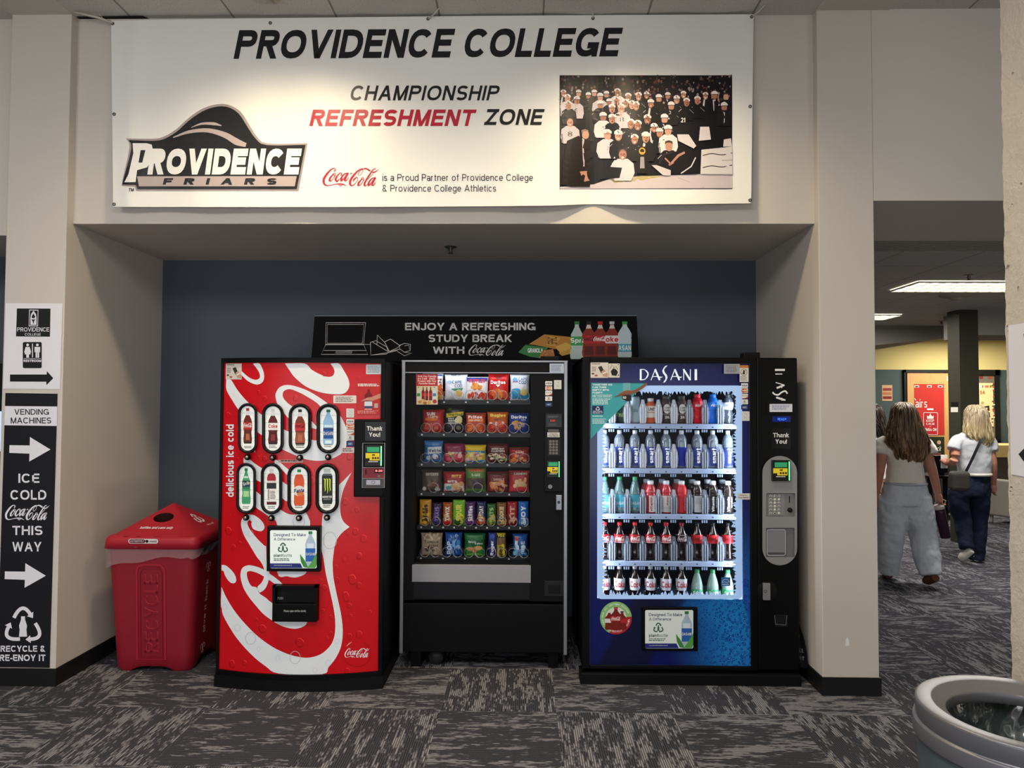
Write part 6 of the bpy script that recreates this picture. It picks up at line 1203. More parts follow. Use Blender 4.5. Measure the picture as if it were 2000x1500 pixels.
for x0, x1, z0, z1 in ((px0, wx0, pz0, pz1), (wx1, px1, pz0, pz1), (wx0, wx1, wz1, pz1), (wx0, wx1, pz0, wz0)): m_.box(x0, x1, YD, YD+0.012, z0, z1, WP)
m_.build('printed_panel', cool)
# glowing frosted border with a ragged leafy inner edge
FB = C('#a9c2e2', 0.4, em=0.36, emc='#8fb8ee'); rnd = random.Random(8)
o_ = rrect(1166.5, 753, 1449.5, 1170, 8); ix0, iy0, ix1, iy1 = 1176, 764, 1438, 1163
inn = []
def edge(x0, y0, x1, y1, nx, ny, n, amp):
    for k in range(n):
        t = k/n; a = amp*(rnd.random()**1.6); inn.append((x0+(x1-x0)*t+nx*a, y0+(y1-y0)*t+ny*a))
        if k % 2: t2 = t+0.4/n; inn.append((x0+(x1-x0)*t2+nx*a*0.15, y0+(y1-y0)*t2+ny*a*0.15))
edge(ix0+6, iy0, ix1-6, iy0, 0, 1, 80, 9); edge(ix1, iy0+6, ix1, iy1-6, -1, 0, 118, 10); edge(ix1-6, iy1, ix0+6, iy1, 0, -1, 80, 11); edge(ix0, iy1-6, ix0, iy0+6, 1, 0, 118, 11)
MB().poly(o_, SD, FB, 0.004, holes=[inn]).build('frosted_border', cool)
m_ = MB()                                                       # loose frost leaves inside the edge
for k in range(150):
    s_ = rnd.random(); side = rnd.choice('lrlrtb'); d = rnd.random()**1.5*14
    u, v_ = {'l': (ix0+d, iy0+(iy1-iy0)*s_), 'r': (ix1-d, iy0+(iy1-iy0)*s_), 't': (ix0+(ix1-ix0)*s_, iy0+d*0.8), 'b': (ix0+(ix1-ix0)*s_, iy1-d*1.3)}[side]
    a = rnd.random()*PI; r = 1.2+rnd.random()*3.2; m_.poly([(u-r*math.cos(a), v_-r*math.sin(a)), (u+0.7*math.sin(a), v_-0.7*math.cos(a)), (u+r*math.cos(a), v_+r*math.sin(a)), (u-0.7*math.sin(a), v_+0.7*math.cos(a))], SD, FB, 0.004)
m_.build('frost_leaf_pattern', cool)
MB().quad((wx0, YD+0.006, wz0), (wx1, YD+0.006, wz0), (wx1, YD+0.006, wz1), (wx0, YD+0.006, wz1), clear('#ffffff', 0.0, 0.02, 0.10)).build('glass_pane', cool)
# brand lettering over the window: tall roman capitals with a swash in the middle
def dasani(mb, fn, m, X, l):
    st = lambda pts, wd: mb.line([X(*p) for p in pts], wd, fn, m, l)
    fat, thin = 3.6, 1.5
    st([(0.012,0),(0.012,1)], fat); mb.line([X(*p) for p in crom([(0.01,.02),(.08,.05),(.13,.3),(.135,.55),(.09,.9),(0.01,.98)], 4, False, -1)], [1.4]+[1.5]*5+[2.6]*9+[1.5]*6, fn, m, l)
    for a in (0.19, 0.53): st([(a,1),(a+.075,0)], thin); st([(a+.07,0),(a+.15,1)], fat); mb.line([X(a+.02,.68), X(a+.09,.66), X(a+.17,.74), X(a+.2,.70)], [1, 1.4, 2.2, .5], fn, m, l)
    mb.line([X(*p) for p in crom([(.475,-.32),(.44,-.22),(.405,.05),(.41,.3),(.45,.6),(.455,.85),(.43,1.1),(.40,1.22)], 5, False, -1)], [0.6]*3+[2.6]*8+[3.8]*14+[2.6]*8+[.6]*3, fn, m, l)
    st([(.755,1),(.755,0)], thin); st([(.75,0),(.87,1)], fat); st([(.87,1),(.87,0)], thin); st([(.965,0),(.965,1)], fat*1.35)
m_ = MB(); dasani(m_, SD, C('#dfeaf6', 0.35, em=0.35), lambda a, b_: (1250+a*113, 721+b_*21.5), 0.001); m_.build('brand_lettering', cool)
# corner poster, stickers
TE = C('#3a9aa0', 0.4, em=0.12)
m_ = MB(); m_.poly([(1154.5, 747.5), (1263, 749), (1244, 766), (1181.5, 828), (1153.5, 858)], SD, TE, 0.0062); po = m_.build('recycling_poster', cool)
m_ = MB(); L = 0.0072; PW = C('#e3eef0', 0.4, em=0.1)
for i, (s_, u1) in enumerate((('TOGETHER WE', 1196), ('CAN TURN', 1184), ('EMPTY INTO', 1189.5), ('PLENTY', 1177))): m_.text(s_, 1157, 749.5+i*5.2, u1, 753+i*5.2, SD, PW, L, bold=0.04)
m_.text('DID YOU KNOW?', 1157, 772, 1195.5, 775.2, SD, PW, L, bold=0.02)
for v_ in (770.4, 776.8): m_.rect(1157, v_, 1195.5, v_+0.4, SD, PW, L)
greek(m_, 1157, 779, 1195, 791, 4, PW, L, SD, fill=0.45); greek(m_, 1157, 812, 1180, 814.5, 1, PW, L, SD); greek(m_, 1157, 818, 1186, 829, 4, PW, L, SD, fill=0.4)
m_.rect(1156.5, 792.5, 1178.5, 809, SD, C('#1f2a5e'), L); recycle_mark(m_, 1167.5, 798.2, 4, SD, PW, L+0.0005, 1.2, False); m_.text('RECYCLE &', 1158.5, 802.4, 1176.5, 804.4, SD, PW, L+0.0005, bold=0.03); m_.text('RE-ENJOY IT', 1157.8, 805.6, 1177, 807.6, SD, PW, L+0.0005, bold=0.03)
m_.poly([(1217, 748), (1231, 748), (1231.5, 770), (1234, 778), (1234, 783), (1214, 783), (1214, 778), (1217, 768)], SD, C('#6fb3b8', 0.3), L); m_.poly([(1215, 771), (1233, 771), (1233, 782), (1226, 784), (1215, 780)], SD, C('#2a2422'), L+0.0005)
m_.line([(1200, 774.8), (1207, 773), (1216, 769), (1226, 766.5), (1238, 765.5), (1250, 759), (1261, 751), (1264, 749)], [1.2, 2.6, 7, 9, 6.5, 5.5, 5.0, 3], SD, C('#8a5a44', 0.5), L+0.001, n=3); m_.line([(1204, 773.5), (1218, 770), (1230, 769)], 0.6, SD, C('#5a3426'), L+0.0014); m_.line([(1212, 767.5), (1222, 762), (1234, 763)], 0.8, SD, C('#b08468'), L+0.0014)
m_.text('100', 1216, 774, 1223, 779, SD, WHT, L+0.0018, bold=0.03); m_.build('printed_picture', po)
sticker('tap_card_sticker', cool, 1153.5, 708, 1188, 738, SD, '#d9d2c6', draw=card_draw(1153.5, 708, 1188, 738, SD), l=0.022)
def dog(m_, l): 
    m_.poly([(1195, 733), (1193, 725), (1198, 719), (1204, 722), (1207, 727), (1204, 734)], SD, K1, l); m_.line([(1192, 720), (1195, 712), (1199, 718), (1203, 716), (1207, 722)], 0.9, SD, K1, l); m_.poly([(1206, 711), (1209, 712), (1207, 714)], SD, K1, l); m_.poly([(1206, 733), (1209, 731), (1209, 734)], SD, K1, l)
sticker('sketch_sticker', cool, 1188.5, 710, 1210.5, 737.5, SD, '#d8d2c0', draw=dog, l=0.022)
sticker('service_sticker', cool, 1414, 711, 1445, 730, SD, '#a9adb4', 5, '#70747c', l=0.022)
def warn(m_, l):
    m_.rect(1444.5, 713.5, 1462, 718.5, SD, C('#c97a2e'), l); m_.line([(1453+6.3*math.cos(a), 727+6.3*math.sin(a)) for a in [2*PI*k/20 for k in range(20)]], 0.7, SD, K1, l, closed=True); m_.poly([(1451, 731), (1451.5, 723), (1454, 722.5), (1455, 731)], SD, K1, l); m_.line([(1448, 731), (1457, 723)], 0.8, SD, K1, l+0.0004); greek(m_, 1446, 735, 1461, 744.5, 4, C('#77746e'), l, SD, fill=0.4)
sticker('warning_sticker', cool, 1444.5, 713.5, 1462, 746, SD, '#e2ddd2', draw=warn, l=0.022)
m_ = MB(); pay_stack(m_, 1447.5, 1461, (((748.5, 757.5), 'visa'), ((758.5, 767.5), 'mc'), ((769, 778), 'disc'), ((780, 789.5), 'din'), ((791, 800), 'amex')), SD, 0.022); pay_stack(m_, 1448.5, 1464, (((803.5, 822), 'pay'),), SD, 0.0225); m_.build('payment_logo_sticker', cool)
m_ = MB(); m_.rect(1440, 963.5, 1465, 975.5, SD, C('#e2dcd2', 0.5), 0.0215); m_.text('To See Price', 1445, 966, 1460, 968.5, SD, K1, 0.0225, bold=0.02); m_.text('Press Selection', 1442.5, 970.5, 1462.5, 973, SD, K1, 0.0225, bold=0.02); m_.build('price_sticker', cool)
plant_card(cool, YD-0.022, 1254, 1186, 1363, 1272.5, 1260, 1191.5, 1354, 1266.5, 0.05)
# round recycling sticker
m_ = MB(); cu, cv = 1203, 1207; rr_ = 31
m_.disc(cu, cv, rr_, rr_*1.03, SD, C('#8fc67a', 0.4), 0.001, 40); m_.poly([(cu, cv)]+[(cu+rr_*math.cos(a), cv+rr_*1.03*math.sin(a)) for a in [math.radians(d_) for d_ in range(-5, 116, 6)]], SD, C('#b8262c', 0.4), 0.0016); m_.disc(cu, cv, rr_*.66, rr_*.68, SD, C('#e9e6de', 0.4), 0.0022, 30)
def arc_text(mb, s_, r, a0, a1, hgt, m, l, inside=1):
    n = len(s_)
    for i, ch in enumerate(s_):
        if ch == ' ': continue
        a = math.radians(a0+(a1-a0)*(i+0.5)/n); c, s2 = math.cos(a), math.sin(a); wch = abs(math.radians(a1-a0))*r/n*0.8
        def fn(u, v, l_=0.0): return SD(cu+(r+inside*(-v))*c-u*s2*inside, cv+(r+inside*(-v))*1.03*s2+u*c*inside, l_)
        mb.text(ch, -wch/2, -hgt/2, wch/2, hgt/2, fn, m, l, bold=0.02)
arc_text(m_, 'Bottle made from 100% recycled material', rr_*.84, -250, -20, 3.2, C('#f0f4ea'), 0.0024); arc_text(m_, 'RECYCLE ME AGAIN', rr_*.83, 108, 5, 3.6, WHT, 0.0024, -1)
for i, (du, sc_, cap_, lab_) in enumerate(((-13, .82, '#e9e6de', '#e2dcd8'), (12, .82, '#1c1c1e', '#b8242c'), (0, 1, '#b8242c', '#b8242c'))):
    pr = bprof('contour'); bh = 44*sc_; y1 = cv+23; g = lambda a, z: (cu+du+a*30*sc_, y1-z*bh); l0 = 0.0026+i*0.0004
    m_.poly([g(a, z) for a, z in pr if z <= .92]+[g(-a, z) for a, z in pr[::-1] if z <= .92], SD, C('#7a2418', 0.35), l0); m_.poly([g(.13, 1), g(.13, .93), g(-.13, .93), g(-.13, 1)], SD, C(cap_), l0); m_.poly([g(.36, .6), g(.36, .38), g(-.36, .38), g(-.36, .6)], SD, C(lab_), l0+0.0002)
script_logo(m_, cu-9, cv-2.5, cu+9, cv+5, SD, WHT, 0.004, n=2, fat=1.3); m_.build('round_sticker', cool)

# right-hand service column
ys = YD-0.012; SV = PY(ys); m_ = MB(); m_.box(dsp, dx1, ys, YD+0.03, zt(1306), dtop, C('#09090a', 0.35, spec=0.15), bev=0.008); sc = m_.build('service_column', cool)
m_ = MB(); m_.rect(1513.5, 720.5, 1533, 724.5, SV, WHT, 0.001); m_.rect(1514.5, 729.5, 1528, 731.5, SV, WHT, 0.001)
m_.line([(1517, 788), (1534, 781.5)], 1.7, SV, WHT, 0.001); m_.line([(1516, 776), (1534, 782)], 3.8, SV, WHT, 0.001); m_.line([(1527, 777), (1527, 787)], 1.7, SV, WHT, 0.001)
m_.line([(1517, 758), (1532, 752)], 3.8, SV, WHT, 0.001); m_.line([(1532, 752), (1515, 747)], 1.7, SV, WHT, 0.001); m_.line([(1527, 750), (1527, 758)], 1.7, SV, WHT, 0.001)
m_.line(crom([(1509, 766), (1513, 770), (1520, 771), (1527, 766), (1534, 764), (1538, 769)], 4, False, -1), 3.0, SV, WHT, 0.001); m_.build('brand_lettering', sc)
m_ = MB(); a = SV(1498, 782.5, 0.006); b_ = SV(1551.5, 809.5, 0.006); m_.box(a.x, b_.x, ys-0.006, ys, b_.z, a.z, KB2, bev=0.002); m_.rect(1503, 789, 1547.5, 804.5, SV, C('#e0e2ea', 0.4), 0.0066); greek(m_, 1508, 791.5, 1543, 801.5, 4, C('#7a86b0'), 0.0072, SV, fill=0.45); m_.build('notice_holder', sc)
m_ = MB(); m_.rect(1508.5, 813, 1544, 824, SV, C('#081030', 0.2, em=0.3, emc='#0a2a9a'), 0.001); m_.text('READY', 1519, 816.5, 1536, 821, SV, C('#3f8aff', em=1.2), 0.0016); m_.build('display_screen', sc)
m_ = MB(); m_.rect(1507, 836.5, 1544, 877, SV, C('#0a0a0b', 0.25), 0.001); m_.text('Thank', 1510, 845.5, 1541, 854, SV, WHT, 0.0016, bold=0.026); m_.text('You!', 1514.5, 858, 1537, 866.5, SV, WHT, 0.0016, bold=0.026); m_.build('lettering', sc)
yg = ys-0.014; SG_ = PY(yg); GP = C('#8f8e8d', 0.4, 0.1)
out_ = rrect(1489, 890.5, 1557, 1104, 33.5, 10); hole1 = rrect(1497, 963, 1553, 1009, 2); hole2 = rrect(1496, 1031, 1552, 1088, 2)
m_ = MB(); m_.poly(out_, SG_, GP, 0.0, holes=[hole1, hole2])
for lp in (out_, hole1, hole2):
    n = len(lp); m_.add([SG_(*p) for p in lp]+[SG_(p[0], p[1], -0.016) for p in lp], [(i, (i+1) % n, n+(i+1) % n, n+i) for i in range(n)], GP)
gp = m_.build('selection_panel', sc)
reader(gp, SG_, 1508, 899, 1544, 940)
Sk = PY(ys-0.002); m_ = MB(); m_.rect(1496, 962, 1554, 1010, Sk, C('#7c7b7a', 0.45), 0.0); m_.rect(1499, 965, 1532, 1007, Sk, C('#878685', 0.4), 0.001); m_.rect(1541, 969, 1543, 982, Sk, KIN, 0.001); kp = m_.build('keypad', gp)
for j in range(6):
    for i in range(3):
        u, v_ = 1505.5+i*8, 969+j*6.7; q = Sk(u, v_, 0.0); k_ = MB().lathe([(0, -0.006), (0.0078, -0.005), (0.0086, 0)], q, C('#c9c8c4', 0.4), 12, ax='y')
        k_.text('A12B34C56D78E90F-9'[j*3+i], u-1.1, v_-1.7, u+1.1, v_+1.7, Sk, K1, 0.0065, bold=0.02); k_.build('key', kp)
m_ = MB(); q = Sk(1542.5, 996, 0); m_.lathe([(0, -0.014), (0.012, -0.013), (0.014, 0)], q, KIN, 16, ax='y'); m_.build('coin_button', gp)
m_ = MB(); m_.rect(1496, 1030, 1552, 1089, Sk, C('#6d6c6e', 0.4), -0.012 if False else 0.0); a = Sk(1497, 1035, 0.002); m_.poly(rrect(1498, 1034, 1534, 1085, 5), Sk, clear('#d9d9df', 0.45, 0.08, 0.3, '#b4b3ba'), 0.008); m_.line(rrect(1498, 1034, 1534, 1085, 5), 1.2, Sk, C('#bdbcc0', 0.3), 0.009, closed=True); m_.rect(1500, 1079, 1533, 1083, Sk, C('#4f4e50', 0.4), 0.0095); m_.build('cup_door', gp)
q = SV(1495, 1155); m_ = MB(); m_.lathe([(0, -0.002), (0.052, -0.002), (0.058, 0)], (SV(1498, 1155).x, ys, SV(1498, 1155).z), KIN, 24, ax='y'); a = SV(1489, 1138); b_ = SV(1503, 1171); m_.box(a.x, b_.x, ys-0.02, ys, b_.z, a.z, C('#8e8e94', 0.35, 0.3), bev=0.004); m_.line([(1495+2.6*math.cos(t_), 1155+2.6*math.sin(t_)) for t_ in [2*PI*k/12 for k in range(12)]], 0.8, SV, K1, 0.021, closed=True); m_.build('lock', sc)
m_ = MB(); a = SV(1512, 1200); b_ = SV(1538, 1224); m_.box(a.x, b_.x, ys-0.008, ys, b_.z, a.z, C('#1a1a1c', 0.3), bev=0.004); m_.line([(1513, 1202), (1514.5, 1219), (1535, 1221), (1537, 1202)], 0.7, SV, C('#8c8c90', 0.3), 0.009); m_.build('coin_return', sc)
MB().box(1.32, 1.42, YD+0.1, YD+0.18, dtop, dtop+0.04, KB2, bev=0.006).build('top_hinge', cool)

# lit interior: liner, lamps, five shelves with clear dividers
YF = YD+0.11; m_ = MB(); LI = C('#50545c', 0.6); LB = C('#26282e', 0.6)
iz1, iz0 = wz1+0.03, wz0-0.07
m_.box(wx0-0.02, wx0-0.01, YD+0.02, YD+0.6, iz0, iz1, LI); m_.box(wx1+0.01, wx1+0.02, YD+0.02, YD+0.6, iz0, iz1, LI); m_.box(wx0, wx1, YD+0.59, YD+0.6, iz0, iz1, LB); m_.box(wx0-0.02, wx1+0.02, YD+0.02, YD+0.6, iz1, iz1+0.01, LI); m_.box(wx0-0.02, wx1+0.02, YD+0.02, YD+0.6, iz0-0.01, iz0, LI); m_.build('liner', cool)
for x in (wx0+0.005, wx1-0.005):
    B(x-0.008, x+0.008, YD+0.022, YD+0.036, iz0+0.03, iz1-0.03, C('#eef4ff', 0.4, em=1.0, emc='#bcd8ff')).build('lamp_strip', cool)
    light('cooler_lamp', 'AREA', (x, YD+0.05, (iz0+iz1)/2), ((wx0+wx1)/2, YD+0.16, (iz0+iz1)/2), 7, (0.80, 0.90, 1.0), shape='RECTANGLE', size=0.05, size_y=iz1-iz0-0.1).rotation_euler.rotate_axis('Z', 0)
SHV = [827.5, 914.5, 1003.5, 1095, 1181]; CH = []
SHM = C('#8e9cb6', 0.35, em=0.08, emc='#a8c8ff'); DV = clear('#dfe8f4', 0.22, 0.05, 0.45, '#b9c6da')
ux = [1181, 1210, 1240, 1270.5, 1301, 1331, 1361.5, 1392, 1421.5]
for r, v_ in enumerate(SHV):
    z = atY(1300, v_, YF).z; CH.append(z); m_ = MB()
    m_.box(wx0-0.01, wx1+0.01, YF-0.01, YD+0.585, z-0.004, z, C('#93a0b6', 0.4)); m_.box(wx0-0.01, wx1+0.01, YF-0.022, YF-0.010, z-0.030, z-0.002, SHM, bev=0.003)
    S = PY(YF-0.022)
    for u in ux: m_.rect(u-1.6, v_+6, u+1.6, v_+8.2, S, C('#3a4454'), 0.0006)
    so = m_.build('shelf', cool)
    if r == 4: continue
    for k in range(8):
        u = (ux[k]+ux[k+1])/2; xc = atY(u, v_, YF).x; mb = MB(); h_ = 0.135; n = 9
        prof = []
        for j in range(n+1):
            t_ = j/n; wv = 0.027*(0.35+0.65*math.sin(PI*min(1, 0.14+t_*0.95))**0.6); prof += [(wv, t_*h_), (wv*0.86, (t_+0.55/n)*h_)]
        for dy, sc2 in ((-0.008, 1.0), (0.02, 0.8)):
            V = [Vector((xc+w_*sc2, YF+dy, z+0.002+zz)) for w_, zz in prof]+[Vector((xc-w_*sc2, YF+dy, z+0.002+zz)) for w_, zz in prof[::-1]]
            mb.add(V, [tuple(range(len(V)))], DV)
        for dx_ in (-0.014, 0.0, 0.014): mb.box(xc+dx_-0.0016, xc+dx_+0.0016, YF-0.012, YF+0.05, z+0.002, z+0.115-abs(dx_)*1.2, clear('#eef4fc', 0.7, 0.05, 0.5, '#dfe8f6'))  # pale bars stand in for bright highlights in the clear plastic
        mb.build('bottle_divider', so)
for r in range(1, 5):                                            # small clips hanging under each shelf
    z = CH[r-1]-0.034
    for k in range(8):
        u = (ux[k]+ux[k+1])/2-2; xc = atY(u, SHV[r-1], YF).x; mb = MB()
        for d_ in (-0.013, 0.0, 0.013): mb.box(xc+d_-0.004, xc+d_+0.003, YF-0.02, YF-0.012, z-0.016, z, SHM)
        mb.build('shelf_clip', cool)

# ------------------------------------------------------------------ bottles and cans (lathed, one kind built once then copied)
def lathe_obj(name, prof, m, parent=None, org=(0, 0, 0), n=28):
    return MB().lathe(prof, org, m, n).build(name, parent)
def wrap(r, z0, z1):                                             # label surface, s across the front, t down
    return lambda s_, t, l=0.0: Vector(((r+l+0.0006)*math.sin((s_-0.5)*2.6), -(r+l+0.0006)*math.cos((s_-0.5)*2.6), z1+(z0-z1)*t))
PROFS = {'contour': [(0, 0), (.024, 0), (.031, .006), (.033, .016), (.031, .045), (.0285, .072), (.0300, .090), (.0335, .104), (.0335, .150), (.031, .158), (.024, .178), (.016, .195), (.0125, .205), (.0125, .214)],
         'smart': [(0, 0), (.026, 0), (.032, .006), (.033, .014), (.0325, .155), (.031, .172), (.024, .190), (.014, .203), (.0125, .207), (.0125, .218)],
         'dasani': [(0, 0), (.026, 0), (.033, .008), (.033, .02), (.031, .05), (.031, .1), (.033, .112), (.033, .125), (.027, .15), (.017, .185), (.0125, .2), (.0125, .21)],
         'vitamin': [(0, 0), (.028, 0), (.034, .005), (.034, .108), (.032, .114), (.032, .12), (.034, .126), (.034, .135), (.029, .155), (.0185, .172), (.0165, .178), (.0165, .186)],
         'sprite': [(0, 0), (.024, 0), (.032, .01), (.034, .05), (.034, .085), (.0335, .11), (.026, .145), (.016, .175), (.0125, .185), (.0125, .195)],
         'can': [(0, 0), (.024, 0), (.029, .006), (.0305, .012), (.0305, .15), (.027, .158), (.025, .162), (.024, .160), (0, .160)],
         'power': [(0, 0), (.027, 0), (.032, .006), (.032, .06), (.028, .075), (.028, .085), (.033, .1), (.034, .13), (.026, .152), (.019, .158), (.019, .166)],
         'shake': [(0, 0), (.026, 0), (.031, .006), (.031, .125), (.030, .132), (.022, .146), (.021, .150), (.021, .154)],
         'jar': [(0, 0), (.028, 0), (.032, .006), (.032, .105), (.028, .12), (.02, .128), (.0185, .14)]}
CAPD = {'contour': (.0138, .203, .222), 'smart': (.0138, .206, .226), 'dasani': (.0140, .197, .216), 'vitamin': (.0190, .174, .194), 'sprite': (.0142, .182, .202), 'power': (.0200, .156, .178), 'shake': (.0225, .148, .168), 'jar': (.0195, .128, .152)}
def bottle(name, kind, body, cap, bands, label, group, cat='bottle', cover=None, draw=None, sc_=1.0):
    """bands: (z0, z1, colour); draw(mb, surface) prints on the first band"""
    root = thing(name, (0, 0, -5), label, cat, group); pr = PROFS[kind]; OFF = Vector((0, 0, -5))
    shift = lambda mb: (setattr(mb, 'v', [p*sc_+OFF for p in mb.v]), mb)[1]
    shift(MB().lathe(pr, (0, 0, 0), body, 26)).build('bottle_body' if kind != 'can' else 'can_body', root)
    if kind in CAPD:
        r, z0, z1 = CAPD[kind]; cm = MB().lathe([(r*0.9, z0), (r, z0+0.002), (r, z1-0.002), (r*0.9, z1), (0, z1)], (0, 0, 0), cap, 20)
        cm.lathe([(r*0.98, z0-0.005), (r*1.02, z0-0.002), (r*0.98, z0-0.001)], (0, 0, 0), cap, 20); shift(cm).build('cap', root)
    def rad(z):
        for (ra, za), (rb, zb) in zip(pr, pr[1:]):
            if za <= z <= zb: return ra+(rb-ra)*(z-za)/max(1e-9, zb-za)
        return pr[-1][0]
    for i, (z0, z1, m) in enumerate(bands):
        n = 5; lm = MB().lathe([(rad(z0+(z1-z0)*k/n)+0.0006+0.0003*i, z0+(z1-z0)*k/n) for k in range(n+1)], (0, 0, 0), m, 26)
        if i == 0 and draw:
            S = wrap(max(rad(z0), rad(z1), rad((z0+z1)/2))+0.0006, z0, z1); S.sub = 0.08; draw(lm, S)
        shift(lm).build('paper_label' if i == 0 else 'label_band', root)
    return root
COLA = C('#140806', 0.12, spec=0.7); CLR = clear('#d9e2ec', 0.34, 0.04, 0.35, '#aebccb'); CLRg = clear('#cfe6e6', 0.32, 0.04, 0.35, '#8fb8bc')
def lg(c=WHT, f=1.3): return lambda mb, S: script_logo(mb, 0.14, 0.18, 0.88, 0.80, S, c, 0.0004, n=2, fat=f)
def tx(s_, c, s0, t0, s1, t1, rot=0, bold=0.03, shear=0.0): return lambda mb, S: mb.text(s_, s0, t0, s1, t1, S, c, 0.0004, rot=rot, bold=bold, shear=shear)
def multi(*fs): return lambda mb, S: [f(mb, S) for f in fs]
def dotf(s_, t, rs, rt, c): return lambda mb, S: mb.disc(s_, t, rs, rt, S, C(c), 0.0003, 18)
def strip(s0, t0, s1, t1, c): return lambda mb, S: mb.rect(s0, t0, s1, t1, S, C(c, 0.4), 0.0002)
REDL = C('#b01c24', 0.35); CAPR = C('#c02228', 0.35); SMB = C('#2a3aa8', 0.4)
def put(proto, first, r, k, label, dy=0.0, du=0.0):
    x = atY(ux[k]+du, SHV[r], YF+0.035).x; loc = (x, YF+0.035+dy, CH[r]+0.0015)
    if first: proto.location = loc; proto['_org'] = Vector(loc); proto['label'] = label; return proto
    return dup(proto, loc, label)
POS = ['by the frame', 'second', 'third', 'fourth', 'fifth', 'sixth', 'seventh', 'eighth', 'ninth']
ORD = lambda k: 'beside the snack machine' if k == 0 else ('at the card reader end' if k == 8 else POS[k]+' from the snack machine')
GR = ['drinks on the top cooler shelf', 'clear water bottles on the second cooler shelf', 'bottles on the third cooler shelf', 'cola bottles on the fourth cooler shelf', 'bottles on the lowest cooler shelf']
# shelf 1: mixed bottles and cans
T1 = [(1, bottle('drink_can', 'can', C('#27301f', 0.3), None, [(0.02, .14, C('#232a1c', 0.35))], '', GR[0], 'can', draw=tx('tea', C('#8aa060'), .3, .6, .7, .85)), 'dark green drink can half hidden behind the teal poster'),
      (2, bottle('drink_can', 'can', C('#aab6bc', 0.3, 0.3), None, [(0.015, .145, C('#a3b2b6', 0.4))], '', GR[0], 'can', draw=tx('aha', C('#6f8a94'), .35, .4, .65, .6)), 'pale grey slim can on the top cooler shelf beside the poster edge'),
      (3, bottle('juice_bottle', 'jar', C('#d0623a', 0.25), C('#e0dcd4', 0.4), [(0.035, .105, C('#e6ded6', 0.4))], '', GR[0], draw=multi(tx('UNO', C('#5a4a4a'), .3, .15, .75, .4), strip(.2, .5, .8, .6, '#c9a08a'))), 'small white-capped bottle with orange drink on the top cooler shelf'),
      (4, bottle('shake_bottle', 'shake', C('#4a3a34', 0.3), C('#4a443f', 0.35), [(0.012, .124, C('#3c302b', 0.4))], '', GR[0], draw=multi(dotf(.5, .32, .27, .26, '#dcd8d4'), tx('CORE', K1, .32, .22, .68, .31), tx('POWER', K1, .3, .36, .7, .45), tx('26', C('#e6e2dc'), .34, .70, .66, .84), strip(.1, .60, .9, .64, '#8a7a70'))), 'brown protein shake bottle with white round badge next to the juice bottle'),
      (6, bottle('sports_drink_bottle', 'power', C('#c8202e', 0.22), C('#d03a44', 0.35), [(0.085, .128, C('#d22a38', 0.3))], '', GR[0], draw=tx('BODY', WHT, .3, .3, .7, .6)), 'bright red sports drink bottle on the top cooler shelf'),
      (7, bottle('sports_drink_bottle', 'power', C('#1c66c8', 0.22), C('#2a6ad0', 0.35), [(0.085, .128, C('#2f7ad8', 0.3))], '', GR[0], draw=tx('FIT', WHT, .3, .3, .7, .6)), 'bright blue sports drink bottle on the top cooler shelf'),
      (8, bottle('sports_drink_bottle', 'power', C('#3a3f48', 0.22), C('#2a2c30', 0.35), [(0.085, .128, C('#cfd6de', 0.3))], '', GR[0], draw=tx('ZERO', C('#4a5460'), .25, .3, .75, .6)), 'dark sports drink bottle with pale label band at the end of the top cooler shelf')]
shk = None
for k, o, lab in T1:
    put(o, True, 0, k, lab)
    if o.name.startswith('shake'): put(o, False, 0, 5, 'brown protein shake bottle with white round badge next to the red sports drink')
for k, o, lab in T1:                                             # lightning zigzag on the last bottle
    if k == 8:
        mb = MB(); S = wrap(0.0325, 0.005, 0.075); mb.line([(.5, .0), (.42, .3), (.55, .45), (.45, .75), (.5, 1)], 0.03, S, WHT, 0.001); mb.v = [p+wloc(o) for p in mb.v]; mb.build('lightning_print', o)
# shelf 2: clear water
wtr = bottle('water_bottle', 'smart', CLR, C('#dfe6ee', 0.35), [(0.012, .125, clear('#b8c4f0', 0.26, 0.1, 0.1, '#5a6ac8'))], '', GR[1], draw=multi(tx('smart', C('#eef2fa', 0.4, em=0.3), .36, .05, .64, .85, 90, .04), dotf(.72, .72, .16, .22, '#2230b4'), tx('water', C('#dfe6f4', 0.4, em=0.2), .66, .02, .74, .30, 90, .03)))
wtr2 = bottle('water_bottle', 'smart', CLR, C('#dfe6ee', 0.35), [(0.012, .125, clear('#9aa8f0', 0.45, 0.1, 0.1, '#2a38c0'))], '', GR[1])
for k in range(9): put(wtr if k != 5 else wtr2, k in (0, 5), 1, k, ('clear water bottle with white upright lettering, ' if k != 5 else 'clear water bottle turned to its deep blue back, ')+ORD(k))
